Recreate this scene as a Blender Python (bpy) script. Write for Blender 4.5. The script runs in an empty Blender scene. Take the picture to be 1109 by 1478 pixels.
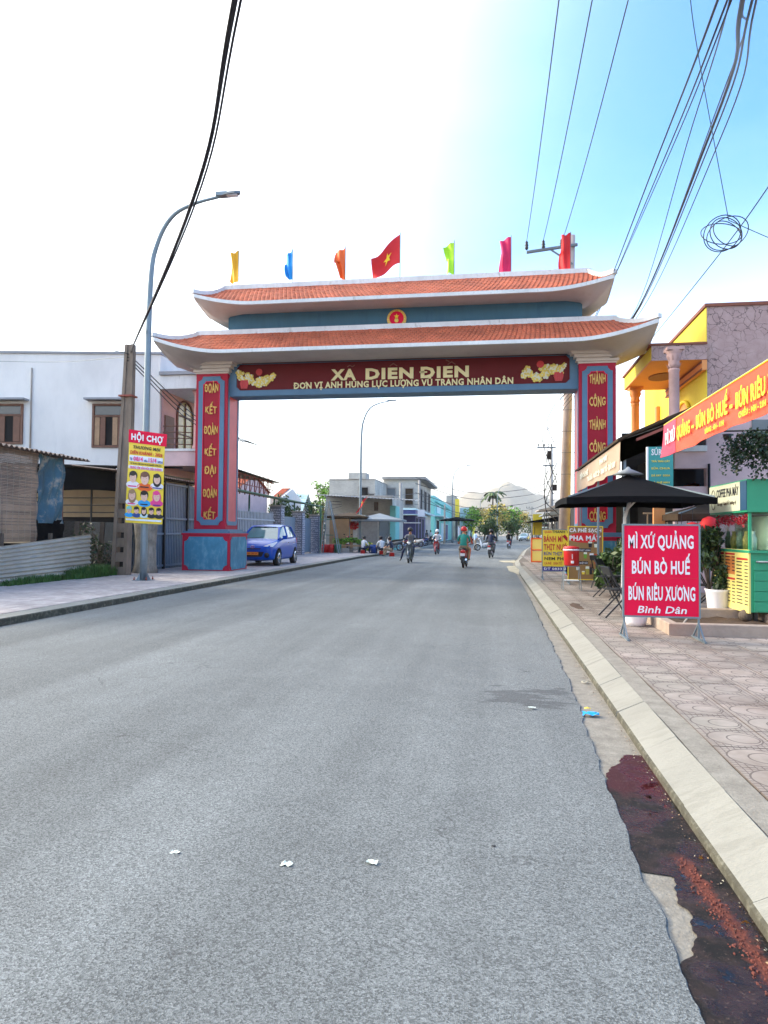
import bpy, bmesh, math, random
from mathutils import Vector, Matrix
R = math.radians
S = bpy.context.scene
COL = S.collection
random.seed(7)

# ------------------------------------------------------------------ camera
FPX, PW, PH = 1000.0, 1109.0, 1478.0
YAW, PITCH, ROLL, EYE = math.atan(155/FPX), math.atan(29.5/FPX), R(.5), 1.5
cam_d = bpy.data.cameras.new('camera'); cam = bpy.data.objects.new('camera', cam_d); COL.objects.link(cam)
CM = Matrix.Rotation(YAW, 3, 'Z') @ Matrix.Rotation(math.pi/2+PITCH, 3, 'X') @ Matrix.Rotation(ROLL, 3, 'Z')
cam.matrix_world = Matrix.Translation((0, 0, EYE)) @ CM.to_4x4()
cam_d.sensor_fit = 'VERTICAL'; cam_d.sensor_height = 36; cam_d.sensor_width = 27
cam_d.lens = FPX/PH*36; cam_d.clip_start = .05; cam_d.clip_end = 20000
S.camera = cam

# ------------------------------------------------------------------ sky, sun, exposure
SUN_AZ, SUN_EL = R(-78), R(27)        # azimuth from +Y, negative = left of the road
SUN_DIR = Vector((math.sin(SUN_AZ)*math.cos(SUN_EL), math.cos(SUN_AZ)*math.cos(SUN_EL), math.sin(SUN_EL)))
W = bpy.data.worlds.new('World'); S.world = W; W.use_nodes = True
nt = W.node_tree; nt.nodes.clear()
def wn(t, **k):
    n = nt.nodes.new(t)
    for a, b in k.items(): setattr(n, a, b)
    return n
sky = wn('ShaderNodeTexSky', sky_type='NISHITA', sun_disc=False, sun_elevation=SUN_EL, sun_rotation=SUN_AZ, air_density=1.0, dust_density=2.2, ozone_density=1.6)
geo = wn('ShaderNodeTexCoord')
# bright evening haze: whiter toward the sun and toward the horizon, thin high cloud veil
dot = wn('ShaderNodeVectorMath', operation='DOT_PRODUCT'); dot.inputs[1].default_value = SUN_DIR
nrm = wn('ShaderNodeVectorMath', operation='NORMALIZE'); nt.links.new(geo.outputs['Generated'], nrm.inputs[0])
nt.links.new(nrm.outputs[0], dot.inputs[0])
mr = wn('ShaderNodeMapRange', interpolation_type='SMOOTHSTEP'); mr.inputs[1].default_value = .03; mr.inputs[2].default_value = .90
nt.links.new(dot.outputs['Value'], mr.inputs[0])
sep = wn('ShaderNodeSeparateXYZ'); nt.links.new(nrm.outputs[0], sep.inputs[0])
hz = wn('ShaderNodeMapRange', interpolation_type='SMOOTHSTEP'); hz.inputs[1].default_value = .50; hz.inputs[2].default_value = .02
nt.links.new(sep.outputs['Z'], hz.inputs[0])
hm = wn('ShaderNodeMath', operation='MULTIPLY'); nt.links.new(hz.outputs[0], hm.inputs[0]); hm.inputs[1].default_value = .9
cn = wn('ShaderNodeTexNoise'); cn.inputs['Scale'].default_value = 1.6; cn.inputs['Detail'].default_value = 5
cmap = wn('ShaderNodeMapping'); cmap.inputs['Scale'].default_value = (1, 1, 3); nt.links.new(nrm.outputs[0], cmap.inputs[0]); nt.links.new(cmap.outputs[0], cn.inputs['Vector'])
cv = wn('ShaderNodeMapRange'); cv.inputs[1].default_value = .45; cv.inputs[2].default_value = .8; cv.inputs[4].default_value = .06
nt.links.new(cn.outputs['Fac'], cv.inputs[0])
pw = wn('ShaderNodeMath', operation='POWER'); nt.links.new(mr.outputs[0], pw.inputs[0]); pw.inputs[1].default_value = 2.3
ph_ = wn('ShaderNodeMath', operation='POWER'); nt.links.new(hm.outputs[0], ph_.inputs[0]); ph_.inputs[1].default_value = 1.6
mx = wn('ShaderNodeMath', operation='MAXIMUM'); nt.links.new(pw.outputs[0], mx.inputs[0]); nt.links.new(ph_.outputs[0], mx.inputs[1])
ad = wn('ShaderNodeMath', operation='ADD', use_clamp=True); nt.links.new(mx.outputs[0], ad.inputs[0]); nt.links.new(cv.outputs[0], ad.inputs[1])
mixw = wn('ShaderNodeMix', data_type='RGBA'); nt.links.new(ad.outputs[0], mixw.inputs[0])
skym = wn('ShaderNodeVectorMath', operation='MULTIPLY'); skym.inputs[1].default_value = (.50, .92, 1.26); nt.links.new(sky.outputs[0], skym.inputs[0])
nt.links.new(skym.outputs[0], mixw.inputs[6])
# hazy white, creamier close to the horizon
cr = wn('ShaderNodeMix', data_type='RGBA'); cr.inputs[6].default_value = (8.9, 8.8, 8.5, 1); cr.inputs[7].default_value = (3.0, 2.65, 1.9, 1)
h2 = wn('ShaderNodeMapRange', interpolation_type='SMOOTHSTEP'); h2.inputs[1].default_value = .16; h2.inputs[2].default_value = .0
nt.links.new(sep.outputs['Z'], h2.inputs[0]); nt.links.new(h2.outputs[0], cr.inputs[0]); nt.links.new(cr.outputs[2], mixw.inputs[7])
bg = wn('ShaderNodeBackground'); bg.inputs['Strength'].default_value = .12
wo = wn('ShaderNodeOutputWorld'); nt.links.new(mixw.outputs[2], bg.inputs['Color']); nt.links.new(bg.outputs[0], wo.inputs[0])
sl = bpy.data.lights.new('sun', 'SUN'); sun = bpy.data.objects.new('sun', sl); COL.objects.link(sun)
sl.energy = 1.5; sl.angle = R(16); sl.color = (1, .87, .68)
sun.rotation_euler = SUN_DIR.to_track_quat('Z', 'Y').to_euler(); sun.location = SUN_DIR*60
S.view_settings.view_transform = 'Standard'; S.view_settings.look = 'None'; S.view_settings.gamma = 1
S.view_settings.use_curve_mapping = False
S.view_settings.exposure = 1.9

# ------------------------------------------------------------------ measuring rays (photo pixel -> place)
def ray(x, y): return CM @ Vector((x-PW/2, -(y-PH/2), -FPX))
O3 = Vector((0, 0, EYE))
def PZ(x, y, z=0): d = ray(x, y); return O3 + d*((z-EYE)/d.z)
def PY(x, y, Y): d = ray(x, y); return O3 + d*(Y/d.y)
def PX(x, y, X): d = ray(x, y); return O3 + d*(X/d.x)

# ------------------------------------------------------------------ mesh helper
OFS = {}
def link(o): COL.objects.link(o); return o
def props(o, label=None, cat=None, group=None, kind=None):
    if label: o['label'] = label
    if cat: o['category'] = cat
    if group: o['group'] = group
    if kind: o['kind'] = kind
    return o
def thing(name, label, cat, loc=(0, 0, 0), group=None):
    o = bpy.data.objects.new(name, None); o.location = loc; o.empty_display_size = .3
    OFS[o.name] = Vector(loc); link(o); return props(o, label, cat, group)
class G:
    def __init__(s): s.v = []; s.f = []; s.m = []; s.s = []
    def add(s, vs, fs, mi=0, sm=False):
        b = len(s.v); s.v += [tuple(v) for v in vs]
        for f in fs: s.f.append(tuple(b+i for i in f)); s.m.append(mi); s.s.append(sm)
        return s
    def box(s, x0, x1, y0, y1, z0, z1, mi=0):
        if x0 > x1: x0, x1 = x1, x0
        if y0 > y1: y0, y1 = y1, y0
        if z0 > z1: z0, z1 = z1, z0
        return s.add([(x0,y0,z0),(x1,y0,z0),(x1,y1,z0),(x0,y1,z0),(x0,y0,z1),(x1,y0,z1),(x1,y1,z1),(x0,y1,z1)],
                     [(0,3,2,1),(4,5,6,7),(0,1,5,4),(1,2,6,5),(2,3,7,6),(3,0,4,7)], mi)
    def cham(s, x0, x1, y0, y1, z0, z1, b, mi=0):     # box with bevelled top edges
        v = [(x0,y0,z0),(x1,y0,z0),(x1,y1,z0),(x0,y1,z0),(x0,y0,z1-b),(x1,y0,z1-b),(x1,y1,z1-b),(x0,y1,z1-b),
             (x0+b,y0+b,z1),(x1-b,y0+b,z1),(x1-b,y1-b,z1),(x0+b,y1-b,z1)]
        f = [(0,3,2,1),(8,9,10,11)]
        for i in range(4):
            j = (i+1) % 4; f += [(i,j,4+j,4+i),(4+i,4+j,8+j,8+i)]
        return s.add(v, f, mi)
    def obox(s, c, size, rot=None, mi=0):
        a, b, d = size[0]/2, size[1]/2, size[2]/2
        m = rot if rot is not None else Matrix.Identity(3)
        c = Vector(c)
        vs = [c + m @ Vector(p) for p in [(-a,-b,-d),(a,-b,-d),(a,b,-d),(-a,b,-d),(-a,-b,d),(a,-b,d),(a,b,d),(-a,b,d)]]
        return s.add(vs, [(0,3,2,1),(4,5,6,7),(0,1,5,4),(1,2,6,5),(2,3,7,6),(3,0,4,7)], mi)
    def bar(s, p, q, w, h=None, mi=0):               # square bar between two points
        p, q = Vector(p), Vector(q); d = q-p; L = d.length
        if L < 1e-6: return s
        return s.obox((p+q)/2, (w, h or w, L), d.to_track_quat('Z', 'Y').to_matrix(), mi)
    def tube(s, pts, r, n=8, mi=0, caps=True):
        pts = [Vector(p) for p in pts]; k = len(pts)
        rr = r if isinstance(r, (list, tuple)) else [r]*k
        vs = []; up = None
        for i, p in enumerate(pts):
            t = (pts[min(i+1, k-1)]-pts[max(i-1, 0)])
            if t.length < 1e-9: t = Vector((0, 0, 1))
            t.normalize()
            if up is None: up = t.orthogonal().normalized()
            up = (up - t*up.dot(t)); up = up.normalized() if up.length > 1e-6 else t.orthogonal().normalized()
            w = t.cross(up)
            for j in range(n):
                a = 2*math.pi*j/n; vs.append(p + up*math.cos(a)*rr[i] + w*math.sin(a)*rr[i])
        fs = [(i*n+j, i*n+(j+1) % n, (i+1)*n+(j+1) % n, (i+1)*n+j) for i in range(k-1) for j in range(n)]
        s.add(vs, fs, mi, n > 4)
        if caps:
            b = len(s.v)-len(vs)
            s.f.append(tuple(b+j for j in reversed(range(n)))); s.m.append(mi); s.s.append(False)
            s.f.append(tuple(b+(k-1)*n+j for j in range(n))); s.m.append(mi); s.s.append(False)
        return s
    def lathe(s, prof, c=(0, 0, 0), n=16, mi=0, rot=None, sx=1, sy=1):   # prof: (r,z)
        c = Vector(c); vs = []
        for r, z in prof:
            for j in range(n):
                a = 2*math.pi*j/n; p = Vector((r*math.cos(a)*sx, r*math.sin(a)*sy, z))
                vs.append(c + (rot @ p if rot is not None else p))
        k = len(prof)
        fs = [(i*n+j, i*n+(j+1) % n, (i+1)*n+(j+1) % n, (i+1)*n+j) for i in range(k-1) for j in range(n)]
        fs += [tuple(reversed(range(n))), tuple((k-1)*n+j for j in range(n))]
        return s.add(vs, fs, mi, True)
    def ext(s, poly, vec, mi=0, back=True):          # extrude a 3D polygon (poly is the FRONT, normal = -vec side)
        n = len(poly); vec = Vector(vec); a = [Vector(p) for p in poly]; b = [p+vec for p in a]
        fs = [tuple(range(n))] + ([tuple(reversed(range(n, 2*n)))] if back else [])
        fs += [(i, n+i, n+(i+1) % n, (i+1) % n) for i in range(n)]
        return s.add(a+b, fs, mi)
    def ring(s, outer, inner, vec, mi=0):            # frame between two equal-count polygons, extruded
        n = len(outer); vec = Vector(vec)
        o = [Vector(p) for p in outer]; i_ = [Vector(p) for p in inner]
        vs = o + i_ + [p+vec for p in o] + [p+vec for p in i_]
        fs = []
        for k in range(n):
            j = (k+1) % n
            fs += [(k, j, n+j, n+k), (2*n+k, 3*n+k, 3*n+j, 2*n+j), (k, 2*n+k, 2*n+j, j), (n+k, n+j, 3*n+j, 3*n+k)]
        return s.add(vs, fs, mi)
    def grid(s, fn, nu, nv, mi=0, sm=True):
        vs = [fn(i/nu, j/nv) for j in range(nv+1) for i in range(nu+1)]
        fs = [(j*(nu+1)+i, j*(nu+1)+i+1, (j+1)*(nu+1)+i+1, (j+1)*(nu+1)+i) for j in range(nv) for i in range(nu)]
        return s.add(vs, fs, mi, sm)
    def ball(s, c, r, n=8, mi=0, sz=1):
        prof = [(r*math.sin(math.pi*i/n)+1e-4, -r*math.cos(math.pi*i/n)*sz) for i in range(n+1)]
        return s.lathe(prof, c, n+2, mi)
    def mesh(s, name, mats, ofs=Vector()):
        me = bpy.data.meshes.new(name)
        me.from_pydata([Vector(v)-ofs for v in s.v], [], s.f)
        for m in (mats if isinstance(mats, (list, tuple)) else [mats]): me.materials.append(m)
        me.polygons.foreach_set('material_index', s.m); me.polygons.foreach_set('use_smooth', s.s)
        me.update(); return me
    def build(s, name, mats, parent=None, label=None, cat=None, group=None, kind=None, fix=False):
        if parent is not None: ofs = OFS[parent.name]
        else:
            xs = [v[0] for v in s.v]; ys = [v[1] for v in s.v]; zs = [v[2] for v in s.v]
            ofs = Vector(((min(xs)+max(xs))/2, (min(ys)+max(ys))/2, min(zs)))
        me = s.mesh(name, mats, ofs)
        if fix:
            bm = bmesh.new(); bm.from_mesh(me); bmesh.ops.recalc_face_normals(bm, faces=bm.faces); bm.to_mesh(me); bm.free()
        o = link(bpy.data.objects.new(name, me))
        if parent is not None: o.parent = parent
        else: o.location = ofs
        OFS[o.name] = ofs
        return props(o, label, cat, group, kind)
def copy_tree(o, parent=None, kids=None):
    if kids is None:
        kids = {}
        for q in COL.objects:
            if q.parent: kids.setdefault(q.parent.name, []).append(q)
    c = o.copy(); COL.objects.link(c)
    if parent is not None: c.parent = parent
    OFS[c.name] = OFS.get(o.name, Vector())
    for ch in kids.get(o.name, []): copy_tree(ch, c, kids)
    return c

# ------------------------------------------------------------------ materials
def mat(name, col, rough=.7, metal=0, var=.12, scale=3.0, bump=0, bscale=None, col2=None, f2=.5, spec=.5, emit=None, alpha=1, trans=0, stretch=(1,1,1), coat=0, detail=6, sub=0):
    m = bpy.data.materials.new(name); m.use_nodes = True; t = m.node_tree; N, L = t.nodes, t.links
    b = N['Principled BSDF']; b.inputs['Roughness'].default_value = rough; b.inputs['Metallic'].default_value = metal
    b.inputs['Specular IOR Level'].default_value = spec
    if coat: b.inputs['Coat Weight'].default_value = coat; b.inputs['Coat Roughness'].default_value = .05
    if trans: b.inputs['Transmission Weight'].default_value = trans
    if alpha < 1: b.inputs['Alpha'].default_value = alpha
    g = N.new('ShaderNodeNewGeometry'); mp = N.new('ShaderNodeMapping'); mp.inputs['Scale'].default_value = stretch
    L.new(g.outputs['Position'], mp.inputs[0])
    n = N.new('ShaderNodeTexNoise'); n.inputs['Scale'].default_value = scale; n.inputs['Detail'].default_value = detail; n.inputs['Roughness'].default_value = .65
    L.new(mp.outputs[0], n.inputs['Vector'])
    n2 = N.new('ShaderNodeTexNoise'); n2.inputs['Scale'].default_value = scale*.18+.2; n2.inputs['Detail'].default_value = 3; L.new(g.outputs['Position'], n2.inputs['Vector'])
    ad = N.new('ShaderNodeMath'); ad.operation = 'ADD'; L.new(n.outputs['Fac'], ad.inputs[0]); L.new(n2.outputs['Fac'], ad.inputs[1])
    r = N.new('ShaderNodeMapRange'); r.inputs[1].default_value = .7; r.inputs[2].default_value = 1.3; r.inputs[3].default_value = 1-var; r.inputs[4].default_value = 1+var
    L.new(ad.outputs[0], r.inputs[0])
    mx = N.new('ShaderNodeMix'); mx.data_type = 'RGBA'; mx.blend_type = 'MULTIPLY'; mx.inputs[0].default_value = 1
    if col2:
        m2 = N.new('ShaderNodeMix'); m2.data_type = 'RGBA'; m2.inputs[6].default_value = (*col, 1); m2.inputs[7].default_value = (*col2, 1)
        rr = N.new('ShaderNodeMapRange'); rr.inputs[1].default_value = f2; rr.inputs[2].default_value = f2+.12
        L.new(n.outputs['Fac'], rr.inputs[0]); L.new(rr.outputs[0], m2.inputs[0]); L.new(m2.outputs[2], mx.inputs[6])
    else: mx.inputs[6].default_value = (*col, 1)
    L.new(r.outputs[0], mx.inputs[7]); L.new(mx.outputs[2], b.inputs['Base Color'])
    if bump:
        bn = N.new('ShaderNodeTexNoise'); bn.inputs['Scale'].default_value = bscale or scale*4; bn.inputs['Detail'].default_value = 5; L.new(mp.outputs[0], bn.inputs['Vector'])
        bu = N.new('ShaderNodeBump'); bu.inputs['Strength'].default_value = min(1, bump); bu.inputs['Distance'].default_value = .02
        L.new(bn.outputs['Fac'], bu.inputs['Height']); L.new(bu.outputs[0], b.inputs['Normal'])
    if emit: b.inputs['Emission Color'].default_value = (*col, 1); b.inputs['Emission Strength'].default_value = emit
    return m
M = {}
M['white_trim'] = mat('white_trim_paint', (.70, .71, .70), .7, var=.14, scale=4, col2=(.42, .42, .40), f2=.58, stretch=(1.5, 1, .5))
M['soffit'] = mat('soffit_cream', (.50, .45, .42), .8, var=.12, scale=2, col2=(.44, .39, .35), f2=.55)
M['capital'] = mat('capital_cream', (.66, .57, .50), .65, var=.07)
M['gate_red'] = mat('gate_red_paint', (.44, .012, .04), .6, spec=.3, var=.14, scale=3)
M['gate_panel'] = mat('gate_red_panel', (.36, .007, .024), .6, spec=.3, var=.12, scale=3)
M['gate_side'] = mat('gate_salmon_paint', (.62, .085, .10), .5, var=.12, scale=3)  # pillar red lightened to salmon; the side light is put into the colour
M['maroon'] = mat('beam_maroon', (.135, .004, .007), .6, spec=.3, var=.1)
M['gate_blue'] = mat('gate_blue_border', (.09, .19, .30), .55, var=.12, scale=4)
M['plinth_blue'] = mat('plinth_blue', (.055, .22, .34), .7, var=.30, scale=5, col2=(.10, .26, .36), f2=.5, stretch=(1, 1, .5))
M['panel_teal'] = mat('attic_blue', (.040, .125, .19), .65, var=.16, scale=1.5, col2=(.03, .10, .16), f2=.55, stretch=(2, 1, .4))
M['gold'] = mat('gold_letter', (.72, .42, .10), .35, metal=.25, var=.12, scale=20)
M['cream_letter'] = mat('cream_letter', (.85, .74, .38), .4, var=.04)
M['faded_letter'] = mat('faded_letter', (.21, .06, .04), .5)
M['tile'] = mat('roof_tile_orange', (.50, .125, .055), .7, var=.34, scale=9, col2=(.34, .07, .035), f2=.54, detail=3)
M['tile_bed'] = mat('roof_tile_bed', (.22, .05, .03), .9)
M['blossom'] = mat('blossom_yellow', (.80, .62, .12), .6, var=.3, scale=40)
M['blossom_w'] = mat('blossom_white', (.8, .78, .6), .6)
M['steel'] = mat('galvanised_steel', (.20, .25, .28), .45, metal=.5, var=.1, scale=12)
M['lamp_head'] = mat('lamp_head_grey', (.16, .18, .19), .45, metal=.3)
M['concrete'] = mat('concrete_grey', (.33, .31, .285), .85, var=.22, scale=5, bump=.4)
M['pole_conc'] = mat('pole_concrete', (.22, .17, .13), .9, var=.3, scale=6, bump=.6, stretch=(1, 1, .3))
M['kerb'] = mat('kerb_concrete', (.265, .26, .225), .9, var=.16, scale=5, bump=.5, bscale=60, col2=(.215, .21, .18), f2=.5, stretch=(.5, 2.2, 1))
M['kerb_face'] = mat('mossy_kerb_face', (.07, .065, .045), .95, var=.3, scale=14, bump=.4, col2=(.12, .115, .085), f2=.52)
M['white_wall'] = mat('wall_whitewash', (.78, .765, .73), .9, var=.10, scale=1.5, col2=(.70, .69, .66), f2=.55, stretch=(1, 1, .35))
M['wall_cap'] = mat('wall_cap_grey', (.30, .31, .33), .85)
M['pink_wall'] = mat('pink_render', (.62, .36, .33), .8, var=.08)
M['pink_pale'] = mat('pale_pink_render', (.68, .50, .50), .85, var=.12, scale=3)
M['window_brown'] = mat('brown_window_wood', (.17, .075, .045), .6, var=.2, scale=20)
M['shutter_tan'] = mat('tan_shutter', (.36, .22, .12), .6, var=.2, scale=14)
M['glass_dark'] = mat('dark_glass', (.02, .025, .03), .06, spec=.8, var=.05)
M['glass_warm'] = mat('warm_glass', (.45, .36, .17), .2, var=.1)
M['black'] = mat('black_metal', (.012, .012, .013), .5)
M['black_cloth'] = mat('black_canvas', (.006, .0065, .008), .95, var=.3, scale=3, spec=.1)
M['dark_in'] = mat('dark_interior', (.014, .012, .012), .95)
M['rubber'] = mat('tyre_rubber', (.012, .012, .012), .8)
M['blue_bars'] = mat('blue_grey_bars', (.17, .23, .30), .5, var=.12, scale=9)
M['grey_bars'] = mat('pale_grey_bars', (.38, .42, .48), .5, var=.12, scale=9)
M['tin'] = mat('weathered_tin', (.40, .38, .33), .55, metal=.15, var=.28, scale=3.5, col2=(.20, .22, .22), f2=.56, stretch=(1, .5, 3))
M['tin_roof'] = mat('rusty_tin_roof', (.17, .13, .11), .7, var=.3, scale=6, col2=(.09, .045, .03), f2=.5)
M['bamboo'] = mat('bamboo_strip', (.30, .205, .145), .75, var=.35, scale=5, stretch=(1, 1, 9), col2=(.34, .17, .11), f2=.6)
M['bamboo2'] = mat('bamboo_strip_dark', (.215, .155, .115), .75, var=.35, scale=5, stretch=(1, 1, 9))
M['tarp_blue'] = mat('blue_tarp', (.035, .11, .16), .6, var=.4, scale=3, col2=(.26, .24, .20), f2=.52)
M['tarp_grey'] = mat('tarp_edge_grey', (.35, .30, .25), .7, var=.2)
M['grass'] = mat('grass_green', (.055, .13, .025), .7, var=.4, scale=15)
M['leaf'] = mat('leaf_green', (.06, .105, .02), .55, var=.45, scale=4)
M['leaf_dark'] = mat('leaf_dark', (.018, .045, .014), .5, var=.4, scale=8)
M['leaf_warm'] = mat('leaf_warm', (.42, .36, .06), .6, var=.4, scale=4, col2=(.60, .26, .12), f2=.53)
M['bark'] = mat('bark', (.11, .085, .065), .9, var=.35, scale=12, bump=.8, stretch=(1, 1, .4))
M['white_paint'] = mat('white_paint', (.78, .78, .77), .4)
M['red_cloth'] = mat('red_cloth', (.62, .015, .02), .7)
M['yellow_cloth'] = mat('yellow_cloth', (.85, .45, .02), .7)
M['blue_cloth'] = mat('blue_cloth', (.01, .28, .68), .7)
M['orange_cloth'] = mat('orange_cloth', (.80, .13, .02), .7)
M['green_cloth'] = mat('green_cloth', (.45, .80, .04), .7)
M['pink_cloth'] = mat('crimson_cloth', (.66, .01, .10), .7)
M['star'] = mat('star_yellow', (.9, .65, .03), .6)
M['sign_red'] = mat('sign_red_vinyl', (.74, .004, .05), .6, spec=.2, var=.05)
M['sign_white'] = mat('sign_white', (.80, .78, .80), .45, var=.03)
M['sign_yellow'] = mat('sign_yellow_vinyl', (.85, .62, .04), .4, var=.05)
M['ink_red'] = mat('ink_red', (.55, .02, .02), .5)
M['ink_black'] = mat('ink_black', (.015, .013, .02), .5)
M['ink_blue'] = mat('ink_blue', (.03, .03, .25), .5)
M['ink_pink'] = mat('ink_pink', (.75, .05, .25), .5)
M['sign_brown'] = mat('sign_brown_vinyl', (.29, .16, .055), .4, var=.06)
M['banner'] = mat('banner_orange', (.66, .075, .025), .55, var=.12, scale=2)
M['banner_pink'] = mat('banner_pink', (.60, .05, .10), .55)
M['teal_sign'] = mat('teal_sign', (.03, .28, .27), .4)
M['cart_green'] = mat('cart_green_paint', (.02, .30, .15), .4, var=.08)
M['cart_pale'] = mat('cart_pale_green', (.40, .55, .42), .5)
M['navy'] = mat('navy_paint', (.02, .07, .14), .4)
M['menu_yellow'] = mat('menu_yellow_print', (.85, .72, .22), .4, var=.04)
M['coffee_sign'] = mat('coffee_sign_cream', (.50, .52, .38), .5, var=.15, scale=2)
M['orange_in'] = mat('cart_orange', (.65, .22, .05), .6, var=.2, scale=15)
M['yellow_wall'] = mat('yellow_render', (.82, .66, .05), .8, var=.06)
M['orange_wall'] = mat('orange_render', (.74, .30, .10), .8, var=.06)
M['brown_trim'] = mat('brown_trim', (.22, .07, .04), .7)
M['planter'] = mat('planter_concrete', (.36, .28, .22), .9, var=.25, scale=4, bump=.4)
M['soil'] = mat('soil', (.09, .055, .035), 1, var=.3, scale=20, bump=1)
M['awning_brown'] = mat('awning_brown_vinyl', (.42, .30, .20), .6, var=.12, scale=2)
M['awning_dark'] = mat('awning_dark_canvas', (.06, .04, .025), .9, spec=.2, var=.3, scale=6)
M['car_blue'] = mat('car_blue_paint', (0, .075, .46), .3, metal=0, var=.02, coat=.25, spec=.25)
M['car_white'] = mat('car_pale_blue_paint', (.45, .58, .66), .3, metal=.2, coat=1)
M['chrome'] = mat('chrome', (.7, .7, .72), .15, metal=1)
M['headlight'] = mat('headlight_glass', (.75, .78, .82), .12, spec=.8)
M['windscreen'] = mat('windscreen_glass', (.10, .22, .24), .04, spec=1)
M['plate_orange'] = mat('plate_orange', (.75, .28, .03), .5)
M['skin'] = mat('skin', (.42, .22, .14), .6, var=.05)
M['hair'] = mat('hair_black', (.012, .009, .008), .5)
M['red_plastic'] = mat('red_plastic', (.55, .015, .015), .35)
M['blue_plastic'] = mat('blue_plastic', (.02, .06, .25), .4)
M['turquoise'] = mat('turquoise_render', (.20, .58, .55), .8, var=.08)
M['turquoise_w'] = mat('turquoise_pale', (.55, .72, .74), .8, var=.08)
M['purple'] = mat('purple_shutter', (.045, .05, .16), .6, var=.12)
M['bare'] = mat('bare_cement_block', (.47, .45, .40), .95, var=.25, scale=3, bump=.4, stretch=(1, 1, 4))
M['mountain'] = mat('mountain_scrub', (.26, .22, .15), .95, var=.35, scale=.02)
M['earth'] = mat('bare_earth', (.30, .26, .20), .95, var=.25, scale=.6, bump=.4)
M['sand'] = mat('spilt_sand', (.40, .36, .26), .95, var=.2, scale=6, bump=.6)
M['litter_blue'] = mat('litter_blue', (.02, .35, .75), .4)
M['litter_white'] = mat('litter_paper', (.7, .72, .6), .6)
M['brick_red'] = mat('broken_brick', (.13, .032, .020), .9, var=.45, scale=18, bump=1, bscale=40)
M['mosaic_dark'] = mat('mosaic_dark', (.17, .18, .23), .7)
M['cable'] = mat('cable_black', (.012, .012, .02), .5)
M['thin_cable'] = mat('cable_teal', (.04, .07, .07), .5)
M['rust'] = mat('rusty_red_iron', (.26, .07, .05), .8, var=.3, scale=10)
M['fence_green'] = mat('fence_green', (.06, .16, .10), .6)
M['veg'] = mat('vegetable_green', (.15, .34, .03), .6, var=.5, scale=9)
M['wood'] = mat('wood_tan', (.35, .22, .12), .8, var=.2)
M['umb_grey'] = mat('parasol_grey', (.22, .25, .27), .75, var=.12)

def nodes_of(m): return m.node_tree.nodes, m.node_tree.links, m.node_tree.nodes['Principled BSDF']
def newmat(name):
    m = bpy.data.materials.new(name); m.use_nodes = True; return m
def mth(N, L, op, a, b=None, clamp=False):
    n = N.new('ShaderNodeMath'); n.operation = op; n.use_clamp = clamp
    for i, x in enumerate([a, b]):
        if x is None: continue
        if isinstance(x, (int, float)): n.inputs[i].default_value = x
        else: L.new(x, n.inputs[i])
    return n.outputs[0]
def noise(N, L, vec, scale, detail=4, rough=.6):
    n = N.new('ShaderNodeTexNoise'); n.inputs['Scale'].default_value = scale; n.inputs['Detail'].default_value = detail; n.inputs['Roughness'].default_value = rough
    L.new(vec, n.inputs['Vector']); return n.outputs['Fac']
def rng(N, L, x, a, b, c=0., d=1.):
    n = N.new('ShaderNodeMapRange'); n.inputs[1].default_value = a; n.inputs[2].default_value = b; n.inputs[3].default_value = c; n.inputs[4].default_value = d
    L.new(x, n.inputs[0]); return n.outputs[0]
def mixc(N, L, fac, a, b, blend='MIX'):
    n = N.new('ShaderNodeMix'); n.data_type = 'RGBA'; n.blend_type = blend
    for s_, x in ((0, fac), (6, a), (7, b)):
        if isinstance(x, tuple): n.inputs[s_].default_value = (*x, 1)
        elif isinstance(x, (int, float)): n.inputs[s_].default_value = x if s_ == 0 else (x, x, x, 1)
        else: L.new(x, n.inputs[s_])
    return n.outputs[2]
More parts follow.
